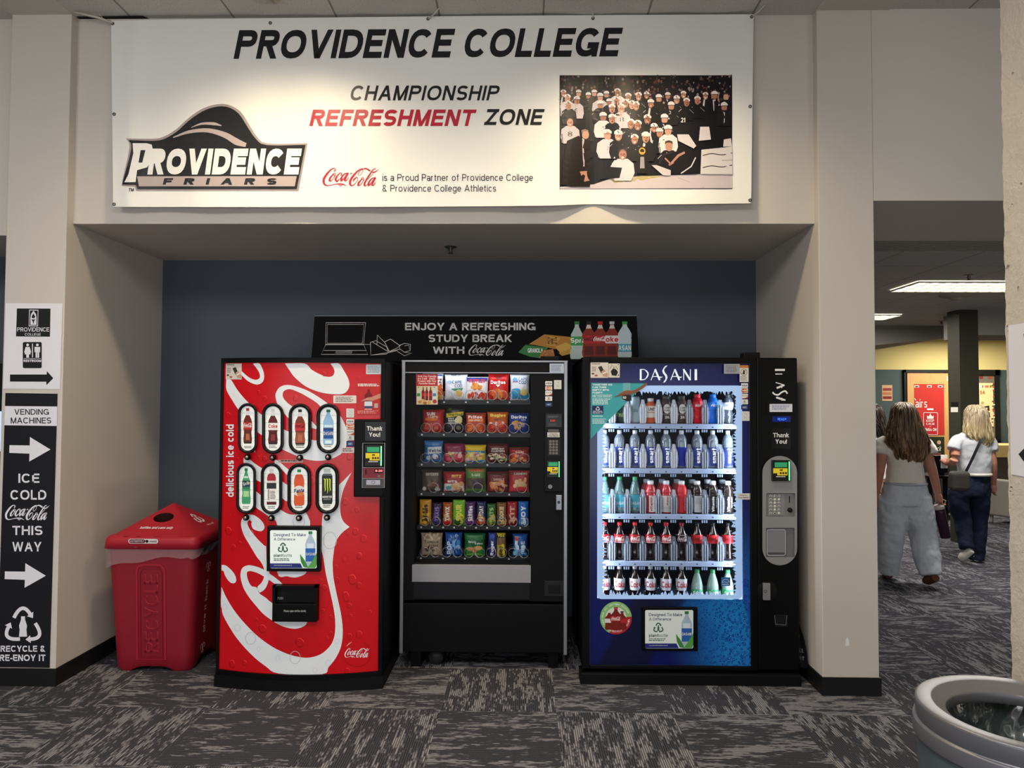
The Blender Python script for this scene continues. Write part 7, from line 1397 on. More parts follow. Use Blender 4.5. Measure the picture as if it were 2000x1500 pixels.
# shelf 3: green-capped water, then flavoured water
ds = bottle('water_bottle', 'dasani', CLRg, C('#3f9a66', 0.35), [(0.035, .11, C('#4aa0b4', 0.35))], '', GR[2], draw=tx('DASANI', C('#dfeef2'), .15, .55, .85, .78, 0, .01))
for k in range(3): put(ds, k == 0, 2, k, 'clear water bottle with green cap and teal label, '+ORD(k))
LR = C('#b8303a', 0.18, spec=0.6); LD = C('#2a201e', 0.18, spec=0.6); WL = C('#e6e3e0', 0.4)
v1 = bottle('flavoured_water_bottle', 'vitamin', LR, C('#e3e8ee', 0.35), [(0.008, .106, WL), (.126, .136, C('#c25a60', 0.3))], '', GR[2], draw=multi(strip(.0, .0, .34, 1, '#a82a36'), tx('vitamin', C('#a82a36'), .40, .05, .56, .95, 90, .03)))
v2 = bottle('flavoured_water_bottle', 'vitamin', LR, C('#e3e8ee', 0.35), [(0.008, .106, C('#d9d2d0', 0.4))], '', GR[2], draw=multi(tx('Water', C('#a8404a'), .45, .05, .58, .6, 90, .02), strip(.2, .65, .8, .98, '#bdbbbd')))
v3 = bottle('flavoured_water_bottle', 'vitamin', C('#c8303a', 0.18), C('#e3e8ee', 0.35), [(0.008, .106, C('#c22a34', 0.4))], '', GR[2], draw=tx('vitamin', C('#e0a0a4'), .58, .05, .70, .9, 90, .02))
v4 = bottle('flavoured_water_bottle', 'vitamin', LD, C('#e3e8ee', 0.35), [(0.008, .106, C('#c3c7cd', 0.4))], '', GR[2], draw=multi(strip(.0, .0, .22, 1, '#2a2624'), strip(.75, .0, 1, 1, '#2a2624'), strip(.3, .1, .68, .5, '#aeb4bc')))
v5 = bottle('flavoured_water_bottle', 'vitamin', LD, C('#e3e8ee', 0.35), [(0.008, .106, C('#221c1c', 0.4))], '', GR[2], draw=multi(tx('Vitamin', WHT, .36, .05, .52, .95, 90, .035), tx('water', WHT, .60, .05, .72, .70, 90, .02)))
for k, o, lab in ((3, v1, 'red flavoured water bottle with white label and upright red lettering'), (4, v2, 'red flavoured water bottle with pale label between two other red bottles'), (5, v3, 'all red flavoured water bottle beside the grey labelled one'), (6, v4, 'dark flavoured water bottle with grey label on the third cooler shelf'), (7, v5, 'dark flavoured water bottle with white upright lettering next to the grey labelled one')): put(o, True, 2, k, lab)
put(v5, False, 2, 8, 'dark flavoured water bottle with white upright lettering at the end by the card readers')
back = [bottle('flavoured_water_bottle', 'vitamin', LR, C('#c9ced6', 0.4), [(0.008, .106, WL)], '', GR[2]+' second row'), bottle('flavoured_water_bottle', 'vitamin', LD, C('#c9ced6', 0.4), [(0.008, .106, C('#5a5654', 0.4))], '', GR[2]+' second row')]
for k in range(3, 9): put(back[k > 5], k in (3, 6), 2, k, ('red' if k < 6 else 'dark')+' flavoured water bottle standing behind the front one, '+ORD(k), 0.085, -3)
# shelf 4: cola
c1 = bottle('cola_bottle', 'contour', COLA, CAPR, [(.102, .152, REDL), (.104, .107, WL)], '', GR[3], draw=lg())
for k in range(5): put(c1, k == 0, 3, k, 'red-capped cola bottle with white script on red label, '+ORD(k))
c2 = bottle('cola_bottle', 'contour', COLA, C('#8a1c28', 0.35), [(.102, .152, C('#2a1418', 0.35)), (.149, .152, C('#a8a0a4', 0.4))], '', GR[3], draw=lg(C('#cfc6c8'), 1.0)); put(c2, True, 3, 5, 'dark cherry cola bottle with dark label between red labelled bottles')
c3_ = bottle('cola_bottle', 'contour', COLA, C('#161617', 0.35), [(.102, .152, C('#c0232a', 0.35))], '', GR[3], draw=lg(C('#3a0c0e'), 1.2))
for k in range(6, 9): put(c3_, k == 6, 3, k, 'black-capped cola bottle with dark script on red label, '+ORD(k))
# shelf 5: diet cola, then lemon soda
d1 = bottle('diet_cola_bottle', 'contour', COLA, C('#a9aeb0', 0.35), [(.080, .150, C('#c9cacf', 0.35))], '', GR[4], draw=tx('Coke', C('#a8242c'), .12, .22, .88, .74, 0, .02))
for k in range(6): put(d1, k == 0, 4, k, 'diet cola bottle with silver cap and white label, '+ORD(k))
s1 = bottle('lemon_soda_bottle', 'sprite', clear('#d9efe4', 0.5, 0.04, 0.35, '#b4d2c4'), C('#3f9a62', 0.35), [(.03, .088, C('#3aa862', 0.35)), (.03, .045, C('#b6d63a', 0.4))], '', GR[4], draw=tx('Sprite', WHT, .15, .15, .85, .60, 0, .03, .15))
for k in range(6, 9): put(s1, k == 6, 4, k, 'lemon soda bottle with green cap and green label, '+ORD(k))
m_ = MB(); m_.rect(1408.5, 1127.5, 1426.5, 1144.5, SD, C('#2f6ab4', 0.4), 0.0062); m_.line([(1417.5+7*math.cos(a), 1137.5+6*math.sin(a)) for a in [PI+PI*k/10 for k in range(11)]], 1.0, SD, C('#cfe0f2'), 0.0068); m_.line([(1411, 1138.5), (1415, 1136), (1419, 1138), (1424, 1136)], 0.9, SD, C('#cfe0f2'), 0.0068); greek(m_, 1410.5, 1140.5, 1424.5, 1143.5, 1, C('#cfe0f2'), 0.0068, SD); m_.build('energy_sticker', cool)

# curved black sign slipped down between the cooler and the pillar
t = thing('fallen_sign', (1.625, 4.30, 0.02), 'curled black recycling sign wedged between the glowing drink machine and the pillar', 'sign')
zz0, zz1 = atY(1560, 1305, 4.26).z, atY(1560, 1213, 4.26).z
def curl(a, c): return Vector((1.592+0.062*a-0.055*a*c**2.2, 4.25+0.025*math.sin(PI*a), zz0+(zz1-zz0)*c))
MB().grid(curl, 6, 14, C('#18181b', 0.4)).build('panel_sheet', t)
m_ = MB(); CF = lambda u, v, l=0.0: curl(u, 1-v)-Vector((0, l+0.001, 0)); CF.sub = 0.1
GT = C('#8d8c90', 0.5); m_.text('LE &', .25, .60, .78, .68, CF, GT, 0.001, bold=0.03); m_.text('OY IT', .2, .76, .80, .84, CF, GT, 0.001, bold=0.03); m_.line([(.2, .38), (.45, .40), (.62, .30), (.6, .2)], 0.07, CF, GT, 0.001); m_.build('lettering', t)
# ================================================================== RED RECYCLING BIN
BR = C('#8e1626', 0.5, noise=0.05, scale=30, spec=0.35); BRL = C('#a81d2c', 0.45, noise=0.04, scale=30, spec=0.35)
bx, by = -2.240, 4.555
bin_ = thing('recycling_bin', (bx, by, 0), 'tall red plastic recycling bin with pointed lid beside the soda machine', 'recycling bin')
def rsq(hx, hy, r, n=6):
    out = []
    for sx_2, sy_2, a in ((1, -1, -PI/2), (1, 1, 0), (-1, 1, PI/2), (-1, -1, PI)):
        for i in range(n+1): out.append((sx_2*(hx-r)+r*math.cos(a+PI/2*i/n), sy_2*(hy-r)+r*math.sin(a+PI/2*i/n)))
    return out
def stackloft(mb, secs, m, cap0=False, cap1=False, smooth=True):
    n = len(secs[0][0]); V = [Vector((bx+x, by+y, z if not callable(z) else z(x, y))) for pts, z in secs for x, y in pts]
    mb.add(V, [(i*n+j, i*n+(j+1) % n, (i+1)*n+(j+1) % n, (i+1)*n+j) for i in range(len(secs)-1) for j in range(n)]+([tuple(range(n))[::-1]] if cap0 else [])+([tuple((len(secs)-1)*n+j for j in range(n))] if cap1 else []), m, smooth)
def hw(z): return 0.232+0.043*z/0.75
def foot(x, y):                                                  # scooped base between the four feet
    return 0.028*max(0, 1-(abs(x)/0.13)**4)*(abs(y) > 0.2)+0.045*max(0, 1-(abs(y)/0.13)**4)*(abs(x) > 0.2)
m_ = MB(); secs = []
base = lambda h_: [p for p in rsq(h_, h_, 0.06, 8)]
def dens(h_, r=0.06):
    pts = rsq(h_, h_, r, 6); out = []
    for i in range(len(pts)):
        a, b_ = pts[i], pts[(i+1) % len(pts)]; k = 1 if math.hypot(a[0]-b_[0], a[1]-b_[1]) < 0.1 else 12
        for j in range(k): out.append((a[0]+(b_[0]-a[0])*j/k, a[1]+(b_[1]-a[1])*j/k))
    return out
secs = [(dens(hw(0)-0.01), foot), (dens(hw(0.02)), lambda x, y: 0.02+foot(x, y))]+[(dens(hw(z)), z) for z in (0.1, 0.3, 0.5, 0.66, 0.75)]
stackloft(m_, secs, BR); m_.build('bin_body', bin_)
# raised panel with embossed lettering on the front
yf = lambda z: by-hw(z)
def BF(x, z, l=0.0): return Vector((bx+x, yf(z)-l, z))
m_ = MB(); fr = [(0.10*math.cos(a)+0, 0) for a in ()]
arch = [(-0.085, 0.075), (-0.085, 0.60)]+[(-0.045-0.04*math.cos(a), 0.60+0.045*math.sin(a)) for a in [PI/2*k/5 for k in range(1, 6)]]+[(0.045+0.04*math.sin(a), 0.60+0.045*math.cos(a)) for a in [PI/2*k/5 for k in range(0, 6)]]+[(0.085, 0.075)]
m_.line(arch, 0.012, BF, C('#a52434', 0.45), 0.004, closed=True); arch2 = [(x*0.78, 0.09+(z-0.075)*0.94) for x, z in arch]; m_.line(arch2, 0.008, BF, BR, 0.006, closed=True)
m_.build('raised_rib_frame', bin_)
m_ = MB(); EF = lambda u, v, l=0.0: BF(u, v, l)
for l, mm in ((0.003, C('#c23a48', 0.45)), (0.0045, BR)): m_.text('RECYCLE', -0.042, 0.585, 0.042, 0.115, lambda u, v, l_=0.0: BF(u+(0.0028 if l_ < 0.004 else 0), v+(0.0028 if l_ < 0.004 else 0), l_), mm, l, bold=0.012, rot=90)  # paler offset copy paints a lit edge behind the letters
m_.build('embossed_lettering', bin_)
xs = lambda z: bx+hw(z); m_ = MB(); BSd = lambda u, v, l=0.0: Vector((xs(v)+l, by+u, v)); PK = C('#e0bcbc', 0.5)
m_.text('give it back', -0.10, 0.52, -0.065, 0.19, BSd, PK, 0.002, bold=0.02, rot=90)
for zc in (0.60, 0.10): recycle_mark(m_, -0.085, zc, 0.034, BSd, PK, 0.002, 0.006)
m_.build('printed_lettering', bin_)
# clear liner bag folded over the rim
lm = clear('#f2e6e8', 0.24, 0.2, 0.08, '#d8bcc0'); m_ = MB(); P0 = dens(0.2885, 0.055); n = len(P0); rnd = random.Random(4); V = []; rows = 6
for i in range(rows):
    for j, (x, y) in enumerate(P0):
        t = i/(rows-1); drop = 0.085+0.010*math.sin(j*0.35)-0.10*x+0.008*math.sin(j*0.9)
        k = 1+0.006*math.sin(j*1.7+i*1.3)+0.005*rnd.random()-0.012*t; V.append(Vector((bx+x*k, by+y*k, 0.755-t*drop)))
m_.add(V, [(i*n+j, i*n+(j+1) % n, (i+1)*n+(j+1) % n, (i+1)*n+j) for i in range(rows-1) for j in range(n)], lm, True); m_.build('bag_liner', bin_)
# lid: rim and pyramid with a round mouth
HL = 0.292; zr0, zr1 = 0.742, 0.815; m_ = MB()
secs = [(dens(HL-0.012, .05), zr0), (dens(HL, .05), zr0), (dens(HL-0.006, .05), zr0+0.055), (dens(HL-0.014, .05), zr1-0.006), (dens(HL-0.022, .05), zr1)]
stackloft(m_, secs, BRL); 
AP = Vector((bx, by, 1.0)); h_ = HL-0.022; ring = dens(h_, .05); N_ = len(ring)
def lid(x, y, l=0.0):                                            # smooth pyramid height over the square
    d = max(abs(x), abs(y))/h_; q = (abs(x/h_)**5+abs(y/h_)**5)**(1/5); return Vector((bx+x, by+y, zr1+(0.165)*(1-min(1, q))**0.97+l))
hc, hr = -0.125, 0.062                                           # mouth on the front slope
front = [(x, y) for x, y in ring]
hole = [(hr*math.cos(a), hc+hr*0.62*math.sin(a)) for a in [2*PI*k/28 for k in range(28)]]
fn = lambda u, v, l=0.0: lid(u, v, l); fn.sub = 0.025
m_.poly(front, fn, BRL, 0.0, holes=[hole]); lo = m_.build('lid', bin_, weld=True)
for p_ in lo.data.polygons: p_.use_smooth = True
m_ = MB(); hp = [lid(x, y) for x, y in hole]; low = [p+Vector((0, 0.015, -0.10)) for p in hp]; k = len(hp)
m_.add(hp+low, [(i, (i+1) % k, k+(i+1) % k, k+i) for i in range(k)]+[tuple(range(k, 2*k))], C('#2a0509', 0.8), False); m_.build('mouth_opening', lo)
m_ = MB(); PW = C('#e6d6d6', 0.5); LF = lambda u, v, l=0.0: lid(u, v, l+0.002)
LF.sub = 0.02
m_.text('bottles and cans only', -0.10, -0.198, 0.10, -0.222, LF, PW, 0.0, bold=0.035, shear=0.15); m_.build('printed_lettering', lo)
RSf = lambda u, v, l=0.0: Vector((bx+u, by-HL-l-0.001, v)); m_ = MB(); zc = 0.79
m_.poly(rrect(-0.125, zc-0.014, 0.055, zc+0.014, 0.013), RSf, PW, 0.001); m_.poly(rrect(-0.120, zc-0.0105, -0.022, zc+0.0105, 0.010), RSf, C('#5a1420', 0.5), 0.0018); m_.text('LIVE POSITIVELY', -0.115, zc+0.005, -0.03, zc-0.005, RSf, PW, 0.0026, bold=0.02); m_.disc(-0.012, zc, 0.009, 0.009, RSf, K1, 0.0026, 14); script_logo(m_, 0.003, zc+0.007, 0.05, zc-0.007, RSf, K1, 0.0026, n=2); m_.build('badge_sticker', lo)
m_ = MB(); LR_ = lambda u, v, l=0.0: lid(v, u, l+0.003)
LR_.sub = 0.02
recycle_mark(m_, -0.02, 0.165, 0.045, LR_, PW, 0.0, 0.011); m_.text('get it all', -0.02, 0.235, 0.06, 0.222, LR_, PW, 0.0, bold=0.02); m_.build('printed_logo', lo)

# ================================================================== METAL TRASH CAN (near the camera)
tcx, tcy = 1.418, 2.07; can = thing('trash_can', (tcx, tcy, 0), 'round grey metal trash can with wide open rim in front of the concrete wall', 'trash can')
GMT = C('#7b7b80', 0.36, 0.45, noise=0.04, scale=12); GD = C('#566066', 0.5, 0.2)
c0 = (tcx, tcy, 0)
MB().lathe([(0.245, 0.0), (0.252, 0.01), (0.268, 0.50), (0.272, 0.645), (0.270, 0.65)], c0, GD, 64).build('can_body', can)
MB().lathe([(0.270, 0.648), (0.280, 0.6495), (0.2825, 0.652), (0.2835, 0.654), (0.2835, 0.692), (0.2828, 0.6945), (0.281, 0.6958), (0.2745, 0.6965), (0.274, 0.703)], c0, GMT, 64).build('collar_band', can)
MB().lathe([(0.272, 0.697), (0.2745, 0.699), (0.2765, 0.742), (0.2760, 0.7475), (0.2735, 0.7500), (0.270, 0.7508), (0.236, 0.7495), (0.233, 0.7488), (0.230, 0.7470), (0.206, 0.7310), (0.201, 0.7285), (0.1975, 0.7265), (0.1955, 0.7225), (0.1950, 0.700), (0.198, 0.694)], c0, GMT, 64).build('rim', can)
m_ = MB(); rnd = random.Random(2); DK = C('#2c4040', 0.5)
m_.lathe([(0.262, 0.69), (0.258, 0.3), (0.2, 0.12), (0, 0.1)], c0, DK, 48); m_.build('inner_liner', can)
from mathutils import noise as mnoise
def bagf(u, v):
    a = 2*PI*u; q = Vector((math.cos(a)*2.2, math.sin(a)*2.2, v*1.6)); n1 = mnoise.noise(q*1.3); n2 = mnoise.noise(q*3.1+Vector((5, 2, 1))); n3 = mnoise.noise(q*7.0)
    r = 0.222-0.05*v+0.035*n1+0.022*abs(n2)-0.012*abs(n3); return Vector((tcx+min(r, 0.245)*math.cos(a), tcy+min(r, 0.245)*math.sin(a), 0.702-0.40*v+0.03*n2))
MB().grid(bagf, 160, 26, clear('#9db0b0', 0.22, 0.12, 0.75, '#8fa3a4'), cu=True).build('plastic_bag', can)

# ================================================================== PEOPLE
SKIN = C('#b57d66', 0.55, noise=0.06, scale=18)
def loft(mb, secs, m, n=20):
    """secs: (x, y, z, rx, ry) horizontal ellipses joined into a closed body"""
    V = [Vector((x+rx*math.cos(2*PI*k/n), y+ry*math.sin(2*PI*k/n), z)) for x, y, z, rx, ry in secs for k in range(n)]
    L = len(secs); mb.add(V, [(i*n+k, i*n+(k+1) % n, (i+1)*n+(k+1) % n, (i+1)*n+k) for i in range(L-1) for k in range(n)]+[tuple(range(n))[::-1], tuple((L-1)*n+k for k in range(n))], m, True)
def ball(mb, c, rx, ry, rz, m, n=16):
    mb.lathe([(max(1e-4, math.sin(PI*k/10)), -math.cos(PI*k/10)) for k in range(11)], (0, 0, 0), m, n); N = n*11
    for i in range(len(mb.v)-N, len(mb.v)): p = mb.v[i]; mb.v[i] = Vector((c[0]+p.x*rx, c[1]+p.y*ry, c[2]+p.z*rz))
def limb(mb, pts, rad, m, sub=4, n=14):
    P = [Vector(p) for p in pts]; Q = []; R_ = []
    for i in range(len(P)-1):
        p0 = P[max(0, i-1)]; p1, p2 = P[i], P[i+1]; p3 = P[min(len(P)-1, i+2)]
        for k in range(sub):
            t = k/sub; Q.append(0.5*((2*p1)+(p2-p0)*t+(2*p0-5*p1+4*p2-p3)*t*t+(3*p1-p0-3*p2+p3)*t**3)); R_.append(rad[i]*(1-t)+rad[i+1]*t)
    Q.append(P[-1]); R_.append(rad[-1]); mb.tube(Q, R_, m, n)
FOLD = bpy.data.textures.new('cloth_folds', 'CLOUDS'); FOLD.noise_scale = 0.10; FOLD.noise_depth = 2
def fuse(o, vox, it=6, fold=0.0):
    r = o.modifiers.new('fuse', 'REMESH'); r.mode = 'VOXEL'; r.voxel_size = vox; r.use_smooth_shade = True
    s_ = o.modifiers.new('relax', 'SMOOTH'); s_.iterations = it; s_.factor = 0.5
    if fold: d_ = o.modifiers.new('folds', 'DISPLACE'); d_.texture = FOLD; d_.strength = fold; d_.mid_level = 0.5
    return o
def hand(mb, wr, tip, side, curl=0.35):
    """palm, four bent fingers and a thumb leaving the side of the palm"""
    wr, tip = Vector(wr), Vector(tip); d = (tip-wr).normalized(); s_ = Vector(side).normalized(); s_ = (s_-d*s_.dot(d)).normalized(); nrm = d.cross(s_)
    L = 0.175; pe = wr+d*0.085
    limb(mb, [wr-d*0.01, wr+d*0.04, pe], [0.024, 0.033, 0.031], SKIN, 3, 12); limb(mb, [wr+d*0.02+s_*0.018, pe+s_*0.022], [0.016, 0.014], SKIN, 2, 10); limb(mb, [wr+d*0.02-s_*0.018, pe-s_*0.022], [0.016, 0.014], SKIN, 2, 10)
    for off, ln in ((0.030, 0.068), (0.010, 0.080), (-0.010, 0.075), (-0.030, 0.058)):
        a = pe+s_*off; b_ = a+(d*(1-curl*0.3)+nrm*curl*0.5)*ln*0.5; c = b_+(d*(0.75-curl)+nrm*(0.3+curl))*ln*0.5; limb(mb, [a-d*0.01, b_, c], [0.0085, 0.008, 0.0068], SKIN, 3, 8)
    a = wr+d*0.03+s_*0.03; limb(mb, [a, a+d*0.03+s_*0.022+nrm*0.01, a+d*0.062+s_*0.022+nrm*0.022], [0.012, 0.010, 0.008], SKIN, 3, 8)
def headf(mb, c, s_=1.0):
    """skull, jaw, nose, ears, brow; the face looks away (+y)"""
    x, y, z = c; ball(mb, (x, y-0.01*s_, z+0.02*s_), 0.076*s_, 0.095*s_, 0.10*s_, SKIN); ball(mb, (x, y+0.035*s_, z-0.055*s_), 0.056*s_, 0.062*s_, 0.062*s_, SKIN)
    limb(mb, [(x, y+0.085*s_, z+0.015*s_), (x, y+0.108*s_, z-0.022*s_), (x, y+0.09*s_, z-0.032*s_)], [0.010*s_, 0.014*s_, 0.011*s_], SKIN, 3, 8); limb(mb, [(x-0.022*s_, y+0.088*s_, z-0.062*s_), (x, y+0.096*s_, z-0.060*s_), (x+0.022*s_, y+0.088*s_, z-0.062*s_)], [0.006, 0.008, 0.006], SKIN, 2, 8)
    for d_ in (-1, 1): ball(mb, (x+d_*0.078*s_, y+0.0, z-0.01*s_), 0.012*s_, 0.022*s_, 0.032*s_, SKIN, 10); ball(mb, (x+d_*0.03*s_, y+0.082*s_, z+0.012*s_), 0.014*s_, 0.010*s_, 0.008*s_, SKIN, 8)
    loft(mb, [(x, y-0.005, z-0.17*s_, 0.055*s_, 0.055*s_), (x, y, z-0.10*s_, 0.047*s_, 0.05*s_), (x, y+0.005, z-0.04*s_, 0.05*s_, 0.055*s_)], SKIN)
def hairm(root_, tip_, hl):
    N = NT('hair'); p = N.sep(N.n('ShaderNodeTexCoord').outputs['Object'])
    st = N.noise(N.xyz(N.math('MULTIPLY', p[0], 70), N.math('MULTIPLY', p[1], 70), N.math('MULTIPLY', p[2], 5)), 1.0, 3, 0.6); g = N.ramp(p[2], hl[0], hl[1])
    c = N.mix(N.ramp(st, 0.35, 0.7), N.mix(g, lin(tip_[0]), lin(root_[0])), N.mix(g, lin(tip_[1]), lin(root_[1]))); N.put(N.b.inputs['Base Color'], c); N.b.inputs['Roughness'].default_value = 0.42; return N.m
def hair(parent, c, secs, m, seed, strands=70, n=44, wave=0.012):
    """cap of hair and locks falling down the back; secs: (dx, dy, z, rx, ry)"""
    rnd = random.Random(seed); ph = [rnd.random()*6 for _ in range(n)]; amp = [0.4+rnd.random() for _ in range(n)]
    def pt(k, t, l=0.0):
        f = t*(len(secs)-1); i = min(len(secs)-2, int(f)); u = f-i; A = secs[i]; B_ = secs[i+1]; q = [A[j]*(1-u)+B_[j]*u for j in range(5)]
        a = 2*PI*k/n; k0 = int(k) % n; r = 1+wave*8*amp[k0]*math.sin(t*14+ph[k0])*t+l*8
        return Vector((c[0]+q[0]+q[3]*r*math.cos(a)+wave*math.sin(t*11+ph[k0])*t, c[1]+q[1]+q[4]*r*math.sin(a), q[2]-0.02*amp[k0]*(t > 0.97)))
    mb = MB(); mb.grid(lambda u, v: pt(round(u*n) % n, v), n, 26, m, True, cu=True)
    for _ in range(strands):
        k = rnd.random()*n; t0 = rnd.random()*0.25; t1 = 0.75+rnd.random()*0.28; d_ = rnd.random()*0.004+0.001
        P = [pt(int(k), t0+(t1-t0)*j/9, d_)+Vector((0.006*math.sin(j*1.3+k), 0, 0)) for j in range(10)]; mb.tube(P, [0.003]+[0.0055]*7+[0.004, 0.0012], m, 5)
    return mb.build('hair', parent)
def shoe(mb, heel, toe, m, sole, w_=0.042, h_=0.07):
    heel, toe = Vector(heel), Vector(toe); d = toe-heel
    limb(mb, [heel, heel+d*0.35, heel+d*0.7, toe], [w_*0.85, w_*0.95, w_*1.05, w_*0.6], m, 4, 14)
def figure(name, label, base, J, shirt, pants, shoes, hairspec):
    root = thing(name, base, label, 'person'); H = J['head']
    mb = MB(); headf(mb, H, J.get('hs', 1.0))
    loft(mb, [tuple(q) for q in J['torso']], SKIN)
    for a in J['arms']:
        limb(mb, a['p'], a['r'], SKIN); hand(mb, a['p'][-1], a['tip'], a['side'], a.get('curl', 0.4))
    for l in J['legs']: limb(mb, l['p'], [0.085, 0.06, 0.045], SKIN)
    fuse(mb.build('body', root), 0.007, 4)
    mb = MB(); sm = shirt['m']
    loft(mb, [tuple(q) for q in shirt['torso']], sm)
    for p_, r_ in shirt['sleeves']: limb(mb, p_, r_, sm)
    fuse(mb.build('shirt', root), 0.010, 5, 0.022)
    mb = MB(); loft(mb, [tuple(q) for q in pants['hips']], pants['m'])
    for p_, r_ in pants['legs']: limb(mb, p_, r_, pants['m'], 5, 18)
    fuse(mb.build('trousers', root), 0.010, 4, pants.get('fold', 0.03))
    for h_, t_ in shoes['p']:
        mb = MB(); shoe(mb, h_, t_, shoes['m'], None); fuse(mb.build('shoe', root), 0.008, 3)
    hair(root, *hairspec)
    return root
def J6(Y0): return lambda u, v, dy=0.0: tuple(atY(u, v, Y0+dy))
# --- woman in pale jeans
Y1 = 6.62; j = J6(Y1); k_ = Y1/F
DEN = C('#c3c8cf', 0.85, noise=0.14, scale=9, bump=0.5); WSH = C('#e0d9cd', 0.85, noise=0.05, scale=20, bump=0.25)
def S_(u0, u1, v, ry, dy=0.0, Y0=None): p = atY((u0+u1)/2, v, (Y0 or Y1)+dy); return (p.x, p.y, p.z, (u1-u0)/2*(Y0 or Y1)/F, ry)
hd = j(1763, 814)
sh_r, el_r, wr_r = j(1803, 868), j(1820, 916, -0.03), j(1831, 962, -0.02)
sh_l, el_l, wr_l = j(1726, 868), j(1718, 920, -0.02), j(1711, 966, 0.05)
hipL, knL, anL = j(1744, 972), j(1740, 1045, 0.10), j(1735, 1112, 0.22)
hipR, knR, anR = j(1787, 972), j(1803, 1045, 0.02), j(1816, 1122, -0.12)
fz = lambda p, z: (p[0], p[1], z)
person1 = figure('person', 'person with long brown hair, white top and pale wide jeans walking away holding a tumbler', (hd[0], Y1, 0),
 dict(head=hd, hs=1.0, torso=[S_(1738, 1796, 975, 0.085), S_(1738, 1796, 940, 0.095), S_(1738, 1792, 915, 0.095), S_(1738, 1794, 880, 0.085), S_(1740, 1792, 866, 0.065), S_(1754, 1776, 852, 0.045)],
      arms=[dict(p=[sh_r, el_r, wr_r], r=[0.052, 0.042, 0.030], tip=j(1838, 992, -0.02), side=(0, 1, 0), curl=0.6), dict(p=[sh_l, el_l, wr_l], r=[0.052, 0.042, 0.030], tip=j(1709, 995, 0.06), side=(0, 1, 0))],
      legs=[dict(p=[hipL, knL, anL]), dict(p=[hipR, knR, anR])]),
 dict(m=WSH, torso=[S_(1730, 1806, 943, 0.125), S_(1733, 1803, 930, 0.125), S_(1734, 1800, 905, 0.12), S_(1726, 1806, 882, 0.125), S_(1722, 1811, 868, 0.11), S_(1730, 1800, 857, 0.085), S_(1750, 1778, 848, 0.06)],
      sleeves=[([j(1794, 863), j(1808, 872), j(1817, 888, -0.02)], [0.075, 0.078, 0.070]), ([j(1735, 863), j(1723, 872), j(1719, 888, -0.02)], [0.075, 0.075, 0.068])]),
 dict(m=DEN, hips=[S_(1724, 1812, 985, 0.14), S_(1724, 1812, 970, 0.14), S_(1727, 1809, 955, 0.135), S_(1731, 1805, 941, 0.122)],
      legs=[([hipL, j(1742, 1010, 0.05), knL, j(1737, 1085, 0.17), j(1736, 1118, 0.22)], [0.128, 0.125, 0.118, 0.105, 0.080]), ([hipR, j(1796, 1010), knR, j(1811, 1090, -0.06), j(1817, 1124, -0.12)], [0.128, 0.128, 0.118, 0.108, 0.090])]),
 dict(m=C('#5a3a28', 0.6), p=[(fz(j(1736, 1120, 0.18), 0.045), fz(j(1728, 1112, 0.38), 0.042)), (fz(j(1828, 1128, -0.20), 0.115), fz(j(1806, 1140, -0.03), 0.045))]),
 (hd, [(0, -0.005, hd[2]+0.135, 0.012, 0.02), (0, -0.008, hd[2]+0.122, 0.058, 0.07), (0, -0.015, hd[2]+0.07, 0.095, 0.11), (0, -0.025, hd[2]-0.02, 0.112, 0.112), (0.0, -0.05, hd[2]-0.12, 0.155, 0.10), (0.005, -0.07, hd[2]-0.22, 0.178, 0.09), (0.02, -0.075, hd[2]-0.30, 0.165, 0.075), (0.03, -0.075, hd[2]-0.37, 0.12, 0.06), (0.035, -0.07, hd[2]-0.43, 0.05, 0.03)], hairm(('#4a3728', '#8a7052'), ('#4a3424', '#9a7850'), (1.2, 1.6)), 5, 150, 52, 0.019))
q = S_(1731, 1805, 944, 0.125); MB().tube([(q[0]+(q[3]+0.003)*math.cos(a), q[1]+0.13*math.sin(a), q[2]) for a in [2*PI*k/28 for k in range(28)]], 0.013, C('#aab2bd', 0.85), 8, True).build('waistband', person1)
# tumbler in her hand
tb = j(1836, 985, -0.02); tt = thing('tumbler', tuple(j(1845, 1050, -0.02)), 'dark purple tumbler with pale lid hanging from the hand in pale jeans', 'tumbler')
ax0, ax1 = Vector(j(1847, 1050, -0.02)), Vector(j(1834, 994, -0.02)); dv = ax1-ax0
m_ = MB(); m_.tube([ax0, ax0+dv*0.02, ax0+dv*0.9, ax1], [0.040, 0.043, 0.049, 0.048], C('#3a2230', 0.35, 0.3), 24); m_.build('cup', tt)
m_ = MB(); m_.tube([ax1, ax1+dv*0.12, ax1+dv*0.16], [0.050, 0.048, 0.030], C('#b9aca8', 0.4), 24); m_.build('cup_lid', tt)
m_ = MB(); m_.tube([ax1+dv*0.05+Vector((0.045, 0, 0)), ax1+dv*0.25+Vector((0.075, 0, 0.01)), ax1+dv*0.32+Vector((0.02, 0, 0.02)), ax1+dv*0.18+Vector((-0.03, 0, 0.0))], 0.006, C('#a99d9c', 0.4)); m_.build('cup_handle', tt)
